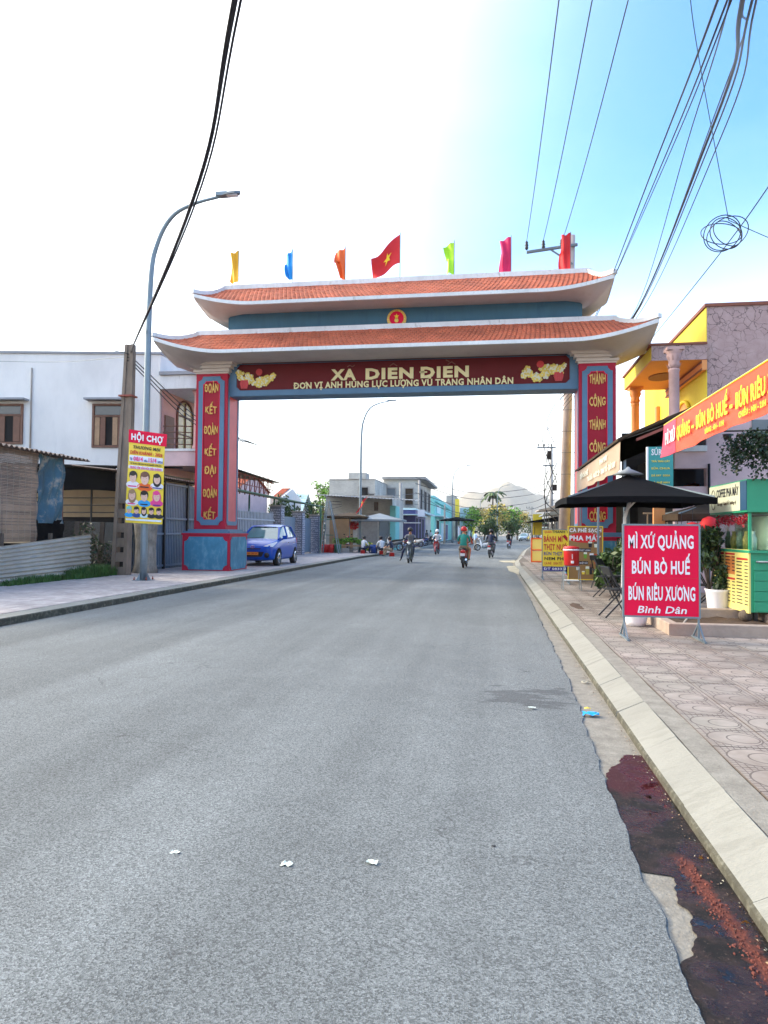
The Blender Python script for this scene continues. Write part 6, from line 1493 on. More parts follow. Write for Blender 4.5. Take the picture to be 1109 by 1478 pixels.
g = G(); g.grid(lambda u, v: (lerp(at(455, 50), at(600, 50), u), lerp(50, 54, v), lerp(4.25, 3.85, u)+.2*v+.03*math.sin(u*200)), 160, 2); g.build('tin_awning', M['concrete'], label='long pale corrugated awning across the grey shop front', cat='awning')
# bare block house
Ya = 70; ha = PY(500, 693, Ya).z
b = bldg('bare_block_house', 'unfinished grey block house, plain left wing', [(at(475, Ya), Ya), (at(541, Ya), Ya), (at(541, Ya), Ya+9), (at(475, Ya), Ya+9)], ha, M['bare'], M['concrete'], .01)
g = G(); g.box(at(503, Ya), at(528, Ya), Ya-.2, Ya+2, ha+.12, ha+.75); g.build('stair_tower', M['bare'], b)
opening(b, at(519, Ya), at(531, Ya), Ya, 0, 4.6, 6.1, 'dark_in', 'window', 'concrete'); opening(b, at(533, Ya), at(540, Ya), Ya, 0, 4.2, 5.4, 'dark_in', 'window', 'concrete')
for k in range(9): g = G(); g.box(at(476, Ya), at(512, Ya), Ya-.03, Ya-.005, 3.6+k*.34, 3.6+k*.34+.30); g.build('block_course', M['bare'], b)
Yb = 78; hb = PY(580, 692, Yb).z; xc_ = at(603, Yb)
b = bldg('bare_block_house', 'unfinished grey concrete house with two empty window openings and a jutting roof', [(at(553, Yb), Yb), (xc_, Yb), (xc_, Yb+17), (at(553, Yb), Yb+17)], hb, M['bare'])
g = G(); g.box(at(552, Yb), xc_+.9, Yb-.5, Yb+17.3, hb, hb+.28); g.build('roof', M['concrete'], b)
opening(b, at(559, Yb), at(570, Yb), Yb, 0, 4.6, 6.5, 'lamp_head', 'window', 'concrete'); opening(b, at(585, Yb), at(596, Yb), Yb, 0, 4.6, 6.5, 'awning_dark', 'window', 'concrete')
for y0_, y1_ in ((80, 82.5), (85, 88), (90.5, 93)): opening(b, xc_, 0, y0_, y1_, 4.3, 6.6, 'dark_in', 'window', 'concrete', 'side')
g = G(); g.box(at(552, Yb), xc_+.6, Yb-1.0, Yb+17, 3.75, 3.95); g.build('floor_slab', M['turquoise_w'], b)
# purple shop under it
Yp = 66; b = bldg('purple_shop', 'shop front with deep purple shutters under a pale awning', [(at(568, Yp), Yp), (at(600, Yp), Yp), (at(600, Yp), Yp+10), (at(568, Yp), Yp+10)], 3.7, M['purple'], M['turquoise_w'], .03)
opening(b, at(574, Yp), at(582, Yp), Yp, 0, .2, 2.6, 'dark_in', 'door'); opening(b, at(586, Yp), at(596, Yp), Yp, 0, .2, 2.8, 'purple', 'shutter', 'purple')
for k in range(6): opening(b, at(600, Yp), 0, Yp+.6+k*1.5, Yp+1.7+k*1.5, .2, 2.9, 'purple' if k % 2 else 'dark_in', 'shutter', None, 'side')
g = G(); g.box(at(562, Yp-2), at(603, Yp-2), Yp-2.4, Yp+8, 3.15, 3.22); g.build('shop_awning', M['turquoise_w'], label='thin pale flat awning projecting over the purple shop', cat='awning')
g = G(); g.box(at(583, 62), at(607, 62), 62, 62.06, 2.35, 2.42); g.build('white_rail', M['white_paint'], label='thin white horizontal rail in front of the purple shop', cat='rail')
# turquoise building
Yt = 100; xt2 = at(627, Yt); b = bldg('turquoise_building', 'turquoise painted building with a white parapet facing the street', [(at(612, Yt), Yt), (xt2, Yt), (xt2, Yt+46), (at(612, Yt)-4, Yt+46)], PY(618, 716, Yt).z, M['turquoise'], M['turquoise_w'], 0)
opening(b, xt2, 0, 103, 109, .2, 3.4, 'dark_in', 'door', 'turquoise_w', 'side'); opening(b, xt2, 0, 113, 121, .3, 3.0, 'turquoise_w', 'window', 'turquoise_w', 'side'); opening(b, xt2, 0, 124, 131, .3, 3.0, 'purple', 'shutter', 'turquoise_w', 'side')
opening(b, xt2, 0, 104, 112, 4.6, 5.6, 'turquoise_w', 'window', 'turquoise_w', 'side'); g = G(); g.box(xt2, xt2+1.2, 101, 134, 3.9, 4.05); g.build('ledge', M['turquoise_w'], b)
g = G(); g.box(xt2, xt2+.35, 101, 134, 6.0, 6.2); g.build('cornice', M['turquoise'], b)
g = G(); g.box(at(645, 150), at(658, 150), 148, 160, 0, 9.5); g.build('tall_building', M['concrete'], label='narrow grey building top rising behind the turquoise building', cat='building')
bb = thing('glass_front_shop', 'pale green shop at the end of the turquoise row', 'building', (at(670, 150), 150, 0)); g = G(); g.box(at(664, 150), at(677, 150), 150, 160, 0, 7); g.build('wall', M['turquoise_w'], bb); opening(bb, at(666, 150), at(675, 150), 150, 0, .2, 3, 'fence_green', 'door')
g = G(); g.box(at(657, 120), at(663, 120), 120, 120.2, 4.3, 7.4); g.build('hanging_sign', M['sign_yellow'], label='small yellow green sign hanging beside the turquoise building', cat='sign')
g = G(); g.box(at(603, 60), at(613, 60), 60, 60.1, 2.9, 3.5); g.build('hanging_sign', M['sign_white'], label='small white sign on the post before the purple shop', cat='sign')
# red flag tied to the second lamp
fl = thing('flag', 'red flag hanging on a slanted stick from the second street lamp', 'flag', (-8.7, 46, 3.4)); a, b_ = PY(532, 716, 46), PY(519, 738, 46)
g = G(); g.tube([b_+Vector((-.05, 0, -.1)), a+Vector((.06, 0, .12))], .014, 6); g.build('flagpole', M['wood'], fl)
g = G(); g.grid(lambda u, v: (lerp(a.x, b_.x, u)-.05-.26*v*(1-.2*u), 46-.04+.06*math.sin(u*8+v*5), lerp(a.z, b_.z, u)-.02-.20*v+.03*math.sin(u*9)), 12, 6); g.build('cloth', M['red_cloth'], fl)
c = Vector((lerp(a.x, b_.x, .35)-.2, 45.88, lerp(a.z, b_.z, .35)-.08)); g = G(); star(g, c.x, c.y, c.z, .09, .01); g.build('star', M['star'], fl, fix=True)

# ================================================================== TREES
def tree(x, y, h, r, label, leafm, seed, n=1500, trunk_h=None, ls=.28, group='trees beyond the shops', z=0, squash=.75):
    rd = random.Random(seed); t = thing('tree', label, 'tree', (x, y, z), group); th = trunk_h or h*.4
    g = G(); g.tube(catmull([(x, y, z), (x+rd.uniform(-.2, .2), y, z+th*.5), (x+rd.uniform(-.2, .2), y, z+th)], 4), [.028*h*(1-.05*i) for i in range(9)], 8)
    tips = []
    for k in range(7):
        a = k*.9+rd.uniform(0, .5); e = Vector((x+math.cos(a)*r*.55, y+math.sin(a)*r*.55, z+th+(h-th)*rd.uniform(.25, .7))); tips.append(e)
        g.tube(catmull([(x, y, z+th*rd.uniform(.7, 1)), lerp(Vector((x, y, z+th)), e, .5)+Vector((0, 0, -.1*r)), e], 4), [.014*h*(1-.08*i) for i in range(9)], 5)
    g.build('trunk', M['bark'], t)
    g = G(); cz = z+th+(h-th)*.5
    cl = tips+[Vector((x+rd.gauss(0, r*.35), y+rd.gauss(0, r*.35), cz+rd.gauss(0, (h-th)*.25))) for _ in range(12)]
    for c in cl: leafball(g, c, (r*.40, r*.40, r*.40*squash), n//len(cl), ls, rd, mi=(0, 0, 0, 1))
    g.build('crown', leafm, t, kind=None); return t
LM = [M['leaf'], M['leaf_dark']]; LW_ = [M['leaf_warm'], M['leaf']]; LG = [M['veg'], M['leaf']]
for k, (px, Y, h, r, m, l) in enumerate([(668, 170, 8.5, 4.0, LM, 'dark green tree at the left end of the far tree group'), (681, 150, 7.5, 3.2, LG, 'light green tree right of the dark one, far up the street'), (699, 160, 9.0, 4.2, LW_, 'orange-tinged tree in the middle of the far group'),
      (716, 135, 8.0, 3.8, LW_, 'yellowish round tree under the palm top'), (733, 140, 8.4, 3.6, LG, 'yellow-green tree at the right of the far group'), (747, 165, 8.0, 3.8, LW_, 'rightmost warm-toned tree of the far group'), (738, 120, 4.5, 2.2, LM, 'low dark bushy tree below the yellow-green one'), (705, 118, 4.8, 2.2, LM, 'low dark bushy tree behind the standing person'),
      (467, 75, 8.2, 1.7, LG, 'small yellow-green tree top behind the grey shop, left'), (443, 58, 4.4, 1.8, LM, 'green tree behind the mosaic posts'), (410, 50, 4.2, 1.4, LM, 'small green tree behind the green awning'), (775, 190, 7, 3.5, LM, 'dark tree by the far right shops')]):
    tree(at(px, Y), Y, h*(.84 if Y > 100 else 1), r*(.88 if Y > 100 else 1), l, m, 20+k, n=1300, ls=.26 if Y > 100 else .14)
pm_ = thing('palm_tree', 'tall palm rising above the far round trees', 'palm', (at(712, 150), 150, 0), 'trees beyond the shops'); x = at(711, 150); g = G(); g.tube([(x+.3, 150, 0), (x, 150, 5), (x+.1, 150, 10)], [.22, .16, .14], 8); g.build('trunk', M['bark'], pm_)
rd = random.Random(5)
for k in range(16):
    a = k*.393+rd.uniform(-.1, .1); L = rd.uniform(2.4, 3.0); up = rd.uniform(.2, 1.3); g = G()
    pts = [Vector((x+.1+math.cos(a)*L*q, 150+math.sin(a)*L*q, 10+up*2*q-2.4*q*q)) for q in [i/7 for i in range(8)]]
    for p_, q_ in zip(pts, pts[1:]):
        d = (q_-p_); s_ = d.cross(Vector((0, 0, 1))).normalized()*.35; g.add([p_, q_, q_+s_+Vector((0, 0, -.25)), p_+s_*.9+Vector((0, 0, -.22))], [(0,1,2,3)]); g.add([p_, q_, q_-s_+Vector((0, 0, -.25)), p_-s_*.9+Vector((0, 0, -.22))], [(3,2,1,0)])
    g.build('frond', M['leaf'], pm_)

# ================================================================== RIGHT SIDE: signs
def stand_sign(name, label, x0, x1, y, z0, z1, boardm, framem, legz=.14, feet=True, foot=.30, cat='sign board'):
    t = thing(name, label, cat, ((x0+x1)/2, y, legz))
    g = G(); g.box(x0, x1, y-.012, y+.012, z0, z1); g.build('board', M[boardm], t)
    g = G(); f = .022
    g.box(x0-f, x1+f, y-.02, y+.02, z1, z1+f); g.box(x0-f, x1+f, y-.02, y+.02, z0-f, z0); g.box(x0-f, x0, y-.019, y+.019, z0, z1); g.box(x1, x1+f, y-.019, y+.019, z0, z1); g.build('frame', M[framem], t)
    if feet:
        for x in (x0, x1):
            g = G(); g.bar((x, y, legz+.02), (x, y, z0-.02), .022); g.bar((x, y-foot, legz+.012), (x, y+foot, legz+.012), .028, .022); g.bar((x, y-foot*.85, legz+.02), (x, y, z0*.55+legz*.45+.05), .018); g.bar((x, y+foot*.85, legz+.02), (x, y, z0*.55+legz*.45+.05), .018)
            g.build('leg', M['steel'], t)
    return t
XD, ZD = (1,0,0), (0,0,1)
def st(t, s, x0, x1, y, z, cap, m, bold=.02, slant=0, name='lettering'): return text(s, t, M[m], (x0, y, z), XD, ZD, x1-x0, cap, bold, .004, slant)
Y1 = 9.55; rs = stand_sign('menu_sign', 'large crimson standing sign with four lines of white lettering', 1.735, 2.665, Y1, .44, 1.62, 'sign_red', 'steel')
def zf(py, px=955): return PY(px, py, Y1).z
def xf(px, py=830): return PY(px, py, Y1).x
yy = Y1-.014
for s_, xa, xb, yb_, yt, in (('MÌ XỨ QUẢNG', 907, 1001, 791, 772), ('BÚN BÒ HUẾ', 912, 996, 828, 809), ('BÚN RIÊU XƯƠNG', 907, 1003, 866, 846)):
    st(rs, s_, xf(xa), xf(xb), yy, zf(yb_), zf(yt)-zf(yb_), 'sign_white', .026)
st(rs, 'Bình Dân', xf(920), xf(990), yy, zf(885), .095, 'sign_white', .01, .22)
g = G(); g.box(1.735, 2.665, Y1-.0135, Y1-.0122, zf(829)-.05, zf(829)-.045); g.build('seam', M['ink_red'], rs)
# yellow bread sign
Y2 = 21.2; ys_ = stand_sign('menu_sign', 'yellow standing menu sign of a bread stall with a blue phone strip', 1.515, 2.69, Y2, .40, 1.62, 'sign_yellow', 'steel', .14, True, .4)
yy = Y2-.014
def X2(px): return PY(px, 800, Y2).x
def Z2(py): return PY(810, py, Y2).z
st(ys_, 'QUÁN', X2(786), X2(796), yy, Z2(769.5), .07, 'ink_red'); st(ys_, 'THANH THÚY', X2(797), X2(832), yy, Z2(769.5), .08, 'ink_black', .03)
st(ys_, 'BÁNH MÌ', X2(785), X2(812), yy, Z2(782), .17, 'ink_red', .03); st(ys_, 'THỊT NƯỚNG', X2(785), X2(829), yy, Z2(793.5), .165, 'ink_red', .03)
st(ys_, 'BÚN THỊT NƯỚNG', X2(785), X2(835), yy, Z2(801.5), .10, 'ink_blue', .02); st(ys_, 'NEM PHẦN', X2(786), X2(825), yy, Z2(808.5), .09, 'ink_black', .03)
st(ys_, 'CÀ PHÊ', X2(786), X2(796), yy, Z2(815), .075, 'ink_red', .01); st(ys_, 'SINH TỐ', X2(799), X2(811), yy, Z2(815), .075, 'ink_red', .01); st(ys_, 'Buổi sáng', X2(788), X2(810), yy, Z2(820), .05, 'ink_black', .0, .2)
g = G(); g.box(1.517, 2.688, Y2-.016, Y2-.0125, .402, .53); g.build('phone_strip', M['ink_blue'], ys_); st(ys_, 'ĐT 0833 456 789', X2(785), X2(838), Y2-.017, .43, .07, 'sign_white', .02)
g = G()
for k in range(4): g.obox((X2(818)+k*.10, Y2-.016-k*.002, 1.36-k*.10), (.26, .006, .09), Matrix.Rotation(R(48), 3, 'Y'))
g.build('bread_picture', M['gate_panel'], ys_)
# brown coffee sign
Y3 = 19.6; bs = stand_sign('menu_sign', 'brown standing coffee menu sign with a red oval behind the heading', 2.10, 2.99, Y3, .27, 1.70, 'sign_brown', 'sign_yellow', .14, True, .35)
def X3(px): return PY(px, 800, Y3).x
def Z3(py): return PY(845, py, Y3).z
yy = Y3-.018
g = G(); n = 28; g.ext([((X3(820)+X3(868))/2+.43*math.cos(2*math.pi*i/n), Y3-.016, Z3(776)+.14*math.sin(2*math.pi*i/n)) for i in range(n)], (0, .004, 0)); g.build('red_oval', M['red_cloth'], bs)
st(bs, 'CÀ PHÊ SẠCH', X3(822), X3(868), yy, Z3(768), .10, 'sign_white', .03); st(bs, 'PHA MÁY', X3(822), X3(868), yy, Z3(780), .13, 'sign_white', .035)
for z_, x0_, x1_, s_ in ((Z3(794.5), 821, 853, 'MATCHA · PHẠT LẠNH'), (Z3(813), 821, 849, 'TRÀ Ô LONG NHIỆT ĐỚI')):
    g = G(); g.box(X3(x0_), X3(x1_), Y3-.017, Y3-.013, z_-.035, z_+.055); g.build('black_strip', M['ink_black'], bs); st(bs, s_, X3(x0_+1), X3(x1_-1), Y3-.019, z_-.015, .045, 'sign_white', .01)
def cup(t, x, z, h, w, ms, mt):
    g = G(); g.ext([(x-w*.38, Y3-.016, z), (x+w*.38, Y3-.016, z), (x+w*.5, Y3-.016, z+h*.7), (x-w*.5, Y3-.016, z+h*.7)], (0, .003, 0)); g.build('drink_picture', M[ms], t)
    g = G(); g.ext([(x-w*.5, Y3-.017, z+h*.7), (x+w*.5, Y3-.017, z+h*.7), (x+w*.46, Y3-.017, z+h), (x-w*.46, Y3-.017, z+h)], (0, .003, 0)); g.build('drink_foam', M[mt], t)
for px, py, h, w, a, b in ((852, 790, .16, .10, 'ink_black', 'litter_white'), (860, 790, .14, .09, 'litter_white', 'ink_black'), (845, 806, .17, .09, 'veg', 'litter_white'), (854, 808, .18, .11, 'ink_black', 'sign_white'), (834, 823, .15, .09, 'litter_white', 'window_brown'), (848, 829, .22, .10, 'leaf_warm', 'litter_white'), (853, 829, .28, .08, 'ink_black', 'window_brown'), (842, 829, .09, .08, 'sign_yellow', 'litter_white')): cup(bs, X3(px), Z3(py), h, w, a, b)
for py in (801, 806.5, 813): g = G(); g.box(X3(858), X3(866), Y3-.016, Y3-.0125, Z3(py), Z3(py)+.025); g.build('price_print', M['ink_red'], bs)
# small orange-white stand to the left of the yellow sign
p = PZ(778, 812, .13); t = thing('small_stand', 'small orange framed stand left of the yellow sign', 'stand', (p.x, p.y, .13)); w = .34
g = G()
for z in (.15, .7, 1.25): g.box(p.x-w, p.x+w, p.y-.02, p.y+.02, z, z+.06)
for x in (-w, w): g.box(p.x+x-.03, p.x+x+.03, p.y-.02, p.y+.02, .13, 1.3)
g.build('frame', M['orange_cloth'], t); g = G(); g.box(p.x-w, p.x+w, p.y+.021, p.y+.04, .76, 1.25); g.box(p.x-w, p.x+w, p.y+.021, p.y+.04, .21, .68); g.build('sheet', M['menu_yellow'], t)
# drinks dispenser on a stand
p = PZ(825, 852, .14); X, Yd = p.x, p.y
t = thing('dispenser_stand', 'thin white wire stand under the red drinks barrel', 'stand', (X, Yd, .14)); g = G()
for dx in (-.17, .17):
    for dy in (-.15, .15): g.bar((X+dx*1.25, Yd+dy*1.3, .15), (X+dx, Yd+dy, .72), .012)
for z in (.72, .38): 
    for s_ in (-1, 1): g.bar((X-.17, Yd+s_*.15, z), (X+.17, Yd+s_*.15, z), .012); g.bar((X+s_*.17, Yd-.15, z), (X+s_*.17, Yd+.15, z), .012)
g.build('wire_frame', M['steel'], t); g = G(); g.box(X-.17, X+.17, Yd-.15, Yd+.15, .37, .39); g.build('shelf', M['white_paint'], t)
t = thing('drinks_dispenser', 'red drinks barrel with a white rim standing on the wire stand', 'drinks dispenser', (X, Yd, .74)); 
g = G(); g.lathe([(.15, .735), (.175, .76), (.185, 1.08), (.19, 1.10)], (X, Yd, 0), 18); g.build('barrel', M['red_plastic'], t)
g = G(); g.lathe([(.20, 1.10), (.20, 1.135), (.19, 1.14)], (X, Yd, 0), 18); g.build('rim', M['sign_white'], t); g = G(); g.lathe([(.195, 1.141), (.18, 1.19), (.06, 1.21)], (X, Yd, 0), 18); g.build('lid', M['red_plastic'], t)
g = G(); g.box(X-.03, X+.03, Yd-.24, Yd-.18, .80, .86); g.build('tap', M['sign_white'], t); g = G(); g.box(X-.012, X+.012, Yd-.191, Yd-.184, .90, 1.02); g.build('badge', M['pink_pale'], t)
# motorbike behind the brown sign
p = PZ(852, 848, .14); mb = make_bike('motorbike', 'motorbike parked behind the brown coffee sign, only a wheel and red lamp showing', dkred, 'motorbikes parked on the right pavement', p.x+.55, 20.6, .14, R(82))

# ------------------------------------------------------------------ planter
pl = thing('planter_box', 'low empty concrete planter kerb on the right pavement', 'planter', (3.5, 11, .14))
fx, fy = 2.39, 9.93; g = G(); 
for (x0, x1, y0, y1, l) in ((fx, 5.2, fy, fy+.14, 0), (fx+.0, fx+.14, fy+.142, fy+2.1, 0), (fx, 5.2, fy+2.1, fy+2.24, 0), (4.2, 4.34, fy+.142, fy+2.098, 0)):
    g = G(); g.cham(x0, x1, y0, y1, .13, .30, .012); g.build('wall_panel', M['planter'], pl)
g = G(); g.grid(lambda u, v: (lerp(fx+.14, 5.1, u), lerp(fy+.142, fy+2.098, v), .165+.02*math.sin(u*40)*math.sin(v*23)), 30, 16); g.build('soil_bed', M['soil'], pl, kind='stuff')
g = G(); g.ball((3.95, fy+1.7, .25), .12, 8, sz=.8); g.build('stone', M['bark'], label='dark lump of rock lying inside the planter corner', cat='stone')
g = G(); g.bar((2.62, fy+.35, .2), (2.86, fy+.9, .27), .02); g.build('stick', M['tarp_grey'], label='pale stick lying against the planter wall', cat='stick')
# pots and plants
def pot(x, y, z, r, h, label, m='sign_white'):
    g = G(); n = 16
    g.lathe([(r*.72, 0), (r*.80, h*.3), (r*.95, h*.9), (r*1.05, h), (r*.92, h), (r*.85, h*.85)], (x, y, z), n); return g.build('plant_pot', M[m], label=label, cat='pot', group='white pots')
pp_ = PZ(922, 905, .14); pot(pp_.x, 10.9, .14, .19, .22, 'white ribbed pot on the pavement behind the red sign')
def bush(name, c, r, n, label, m, ls, seed, stems=True):
    t = thing(name, label, 'plant', (c[0], c[1], c[2]-r[2])); rd = random.Random(seed)
    g = G(); 
    for k in range(9): a = rd.uniform(0, 6); g.tube([(c[0], c[1], c[2]-r[2]*1.0), (c[0]+math.cos(a)*r[0]*.6, c[1]+math.sin(a)*r[1]*.6, c[2]+r[2]*rd.uniform(-.2, .7))], [.014, .006], 5)
    g.build('stems', M['bark'], t, kind='stuff'); g = G()
    for k in range(14): leafball(g, (c[0]+rd.uniform(-.7, .7)*r[0], c[1]+rd.uniform(-.7, .7)*r[1], c[2]+rd.uniform(-.75, .75)*r[2]), (r[0]*.42, r[1]*.42, r[2]*.3), n//14, ls, rd, mi=(0, 0, 1))
    g.build('foliage', m, t, kind='stuff')
q = PY(1024, 800, 12.6); bush('potted_shrub', (q.x, 12.6, 1.12), (.30, .30, .58), 1500, 'tall dark leafy shrub in a white pot left of the coffee cart', [M['leaf_dark'], M['leaf']], .055, 3)
pot(PY(1036, 850, 12.5).x, 12.5, .14, .20, .45, 'tall white pot under the dark shrub beside the coffee cart')
q = PY(880, 800, 16); bush('leafy_plant', (q.x, 16, .75), (.36, .35, .50), 700, 'broad-leaved green plant behind the folding chairs', [M['leaf'], M['leaf_dark']], .08, 4)
q = PY(893, 790, 18.5); bush('leafy_plant', (q.x+.1, 18.5, 1.05), (.30, .3, .55), 600, 'green bush against the right pillar base behind the chairs', [M['leaf'], M['leaf_dark']], .075, 6)
# hanging vines
hv = thing('hanging_vines', 'dark trailing plant hanging in front of the pale pink wall at right', 'hanging plant', (4.2, 11, 2.9)); rd = random.Random(6); g = G()
Yv = 11.2
for px0, px1, top, bot, n in ((1047, 1072, 632, 682, 20), (1072, 1094, 622, 652, 16), (1088, 1125, 622, 690, 30), (1060, 1085, 640, 672, 14)):
    for k in range(n):
        x = PY(rd.uniform(px0, px1), 640, Yv).x; zt_ = PY(1070, top+rd.uniform(-4, 4), Yv).z; zb_ = PY(1070, rd.uniform(lerp(top, bot, .45), bot+6), Yv).z; y = Yv+rd.uniform(-.15, .15)
        nn = int((zt_-zb_)/.014)
        for i in range(nn):
            f = i/nn; zz = lerp(zt_, zb_, f); s_ = .026*rd.uniform(.6, 1.3); sp_ = .05*(1-f*.6); c = Vector((x+rd.gauss(0, sp_), y+rd.gauss(0, sp_), zz)); a = Vector((rd.gauss(0, 1), rd.gauss(0, 1), rd.gauss(0, 1))).normalized(); b = a.orthogonal().normalized(); c2 = a.cross(b)
            g.add([c-b*s_, c+c2*s_*.7, c+b*s_, c-c2*s_*.7], [(0,1,2,3)])
g.build('leaves', M['leaf_dark'], hv, kind='stuff')
g = G(); xh0, xh1 = PY(1045, 630, Yv).x, PY(1140, 630, Yv).x; zz = PY(1070, 622, Yv).z; g.tube([(xh0, Yv, zz), (xh1+.6, Yv, zz+.02)], .014, 6)
for k in range(5): x = lerp(xh0+.05, xh1, k/4); g.lathe([(.05, -.08), (.07, 0), (.065, .005)], (x, Yv, zz-.05), 10)
g.build('hanging_rail_with_pots', M['black'], hv, kind='stuff')
# orange banner with rope on posts
XBn = 3.0; ya, yb_ = 12.75, 6.0; bn = thing('food_banner', 'long orange banner with yellow lettering stretched at upper right', 'banner', (XBn, 9.5, 2.6))
def bz(v, y): t_ = (ya-y)/(ya-yb_); return lerp(3.42, 2.86, v) + .012*math.sin(y*2.1)*v + .004*math.sin(y*9)*v
def bfn(u, v): y = lerp(ya, yb_, u); return (XBn+.015*math.sin(y*5+v*3)*v, y+ (0 if u > .02 else .0)-.0 + (.22*v*(1-u)**18), bz(v, y))
g = G(); g.grid(bfn, 80, 6); g.grid(lambda u, v: (bfn(1-u, v)[0]+.006, bfn(1-u, v)[1], bfn(1-u, v)[2]), 80, 6); g.build('cloth', [M['banner']], bn)
g = G(); g.grid(lambda u, v: tuple(Vector(bfn(lerp(0, .12, u), v))-Vector((.006, 0, 0))), 12, 6); g.build('pink_print_end', M['banner_pink'], bn)
g = G(); g.tube([(XBn, y, 3.43) for y in (ya, 9, yb_)], .013, 6); g.build('yellow_hem', M['sign_yellow'], bn); g = G(); g.tube([(2.66, 14.45, 3.42), (XBn, ya, 3.43)], .006, 5); g.build('tie_rope', M['black'], bn)
def btext(s, y0, y1, z, cap, m='star', bold=.03): return text(s, bn, M[m], (XBn-.030, y0, z), (0,-1,0), ZD, y0-y1, cap, bold, .004)
M['banner_white'] = M['sign_white']
btext('MÌ XỨ', 12.55, 11.9, 3.06, .20, 'sign_white'); btext('QUẢNG', 11.8, 11.05, 3.06, .20); btext('-', 10.95, 10.83, 3.06, .20)
btext('BÚN BÒ HUẾ', 10.72, 9.35, 3.06, .20); btext('-', 9.27, 9.17, 3.06, .20); btext('BÚN RIÊU XƯƠNG', 9.05, 7.25, 3.06, .20)
btext('SÁNG : 6H - 11H', 10.3, 9.5, 2.93, .07); btext('CHIỀU : 14H - 21H', 8.95, 8.1, 2.93, .07)
fr = thing('banner_frame', 'thin pipe along the top of the orange banner with a post past the right edge', 'frame', (XBn+.05, 10, .13)); g = G()
for y in (yb_-.1,): g = G(); g.tube([(XBn+.05, y, .13), (XBn+.05, y, 3.45)], .025, 8); g.build('post', M['steel'], fr)
g = G(); g.tube([(XBn+.05, ya+.05, 3.46), (XBn+.05, yb_-.15, 3.46)], .018, 6); g.build('top_pipe', M['steel'], fr)

# ------------------------------------------------------------------ coffee cart
cx0, cx1, cy0, cy1 = PZ(1083, 886, .30).x, 5.2, PZ(1083, 886, .30).y, 0
cy1 = cy0+1.65
ct = thing('coffee_cart', 'green coffee cart with a yellow menu panel and glass display', 'food cart', ((cx0+cx1)/2, cy0+.8, .14))
zt_ = 1.26; g = G(); g.box(cx0+.02, cx1, cy0+.02, cy1, .32, zt_-.03); g.build('body', M['cart_green'], ct)
n = 5
for k in range(n): z0 = lerp(.33, zt_-.14, k/n); z1 = lerp(.33, zt_-.14, (k+1)/n); g = G(); g.box(cx0+.06, cx1-.04, cy0-.004, cy0+.018, z0+.006, z1-.006); g.build('side_panel', M['cart_green'], ct)
g = G(); g.box(cx0-.02, cx1+.02, cy0-.04, cy1+.02, zt_-.028, zt_+.012); g.build('counter_top', M['cart_green'], ct); g = G(); g.tube([(cx0+.1, cy0-.06, zt_-.16), (cx1, cy0-.06, zt_-.16)], .016, 8); g.tube([(cx0+.1, cy0-.06, zt_-.16), (cx0+.1, cy0, zt_-.16)], .016, 6); g.build('handle', M['steel'], ct)
g = G(); g.box(cx0-.012, cx0+.018, cy0+.02, cy1+.05, .30, zt_+.02); mp_ = g.build('menu_panel', M['menu_yellow'], ct)
rd = random.Random(4); g = G(); g2 = G(); L = cy1-cy0
for blk, (u0, u1, v0, v1) in enumerate([(.04, .30, .05, .42), (.34, .62, .05, .42), (.67, .97, .12, .97), (.04, .30, .48, .92), (.34, .62, .48, .92)]):
    f = lambda u, v: (cy1-u*L, lerp(zt_, .32, v))
    ya_, za = f(u0, v0); yb2, zb2 = f(u1, v0+.035); g.box(cx0-.0145, cx0-.0122, ya_, yb2, zb2, za)
    nr = int((v1-v0)/.062)
    for i in range(nr):
        v = v0+.06+i*.058
        for (a, b) in ((0, .55), (.72, 1)):
            yq, zq = f(lerp(u0, u1, a), v); yw, zw = f(lerp(u0, u1, b*rd.uniform(.8, 1) if b < 1 else b), v+.018); g2.box(cx0-.0145, cx0-.0122, yq, yw, zw, zq)
g.build('menu_heading_print', M['ink_red'], mp_, kind='stuff'); g2.build('menu_line_print', M['ink_black'], mp_, kind='stuff')
g = G(); g.box(cx0-.0140, cx0-.0121, cy1-.62*L, cy1-.34*L, lerp(zt_, .32, .42), lerp(zt_, .32, .10)); g.build('menu_orange_print', M['orange_in'], mp_)
# glass box
zg = 1.86; g = G()
for (x, y) in ((cx0+.02, cy0+.05), (cx0+.02, cy1-.05), (cx1-.3, cy0+.05), (cx1-.3, cy1-.05)): g.bar((x, y, zt_+.01), (x, y, zg), .04)
g.box(cx0, cx1-.28, cy0+.03, cy1-.03, zg-.001, zg+.03); g.build('display_frame', M['cart_green'], ct)
M['clear'] = mat('display_glass', (.9, .95, .9), .03, trans=1, var=0, spec=.5)
g = G(); g.box(cx0+.015, cx0+.021, cy0+.07, cy1-.07, zt_+.03, zg-.03); g.build('pane', M['clear'], ct)
g = G(); g.box(cx0+.30, cx0+.32, cy0+.1, cy1-.1, zt_+.02, zg-.05); g.build('inner_board', M['cart_pale'], ct)
for k in range(5): g = G(); y = lerp(cy0+.25, cy1-.25, k/4); g.lathe([(.05, 0), (.06, .18), (.03, .24), (.03, .30)], (cx0+.14, y, zt_+.012), 10); g.build('jar', M['menu_yellow'] if k % 2 else M['cart_pale'], ct)
g = G(); rr = random.Random(3)
for k in range(12): leafball(g, (cx0-.01, lerp(cy0+.12, cy1-.12, k/11), zg-.08-.05*abs(math.sin(k*1.3))), (.03, .07, .07+.05*abs(math.sin(k*2.1))), 40, .022, rr)
g.build('flower_garland', M['gate_panel'], ct, kind='stuff')
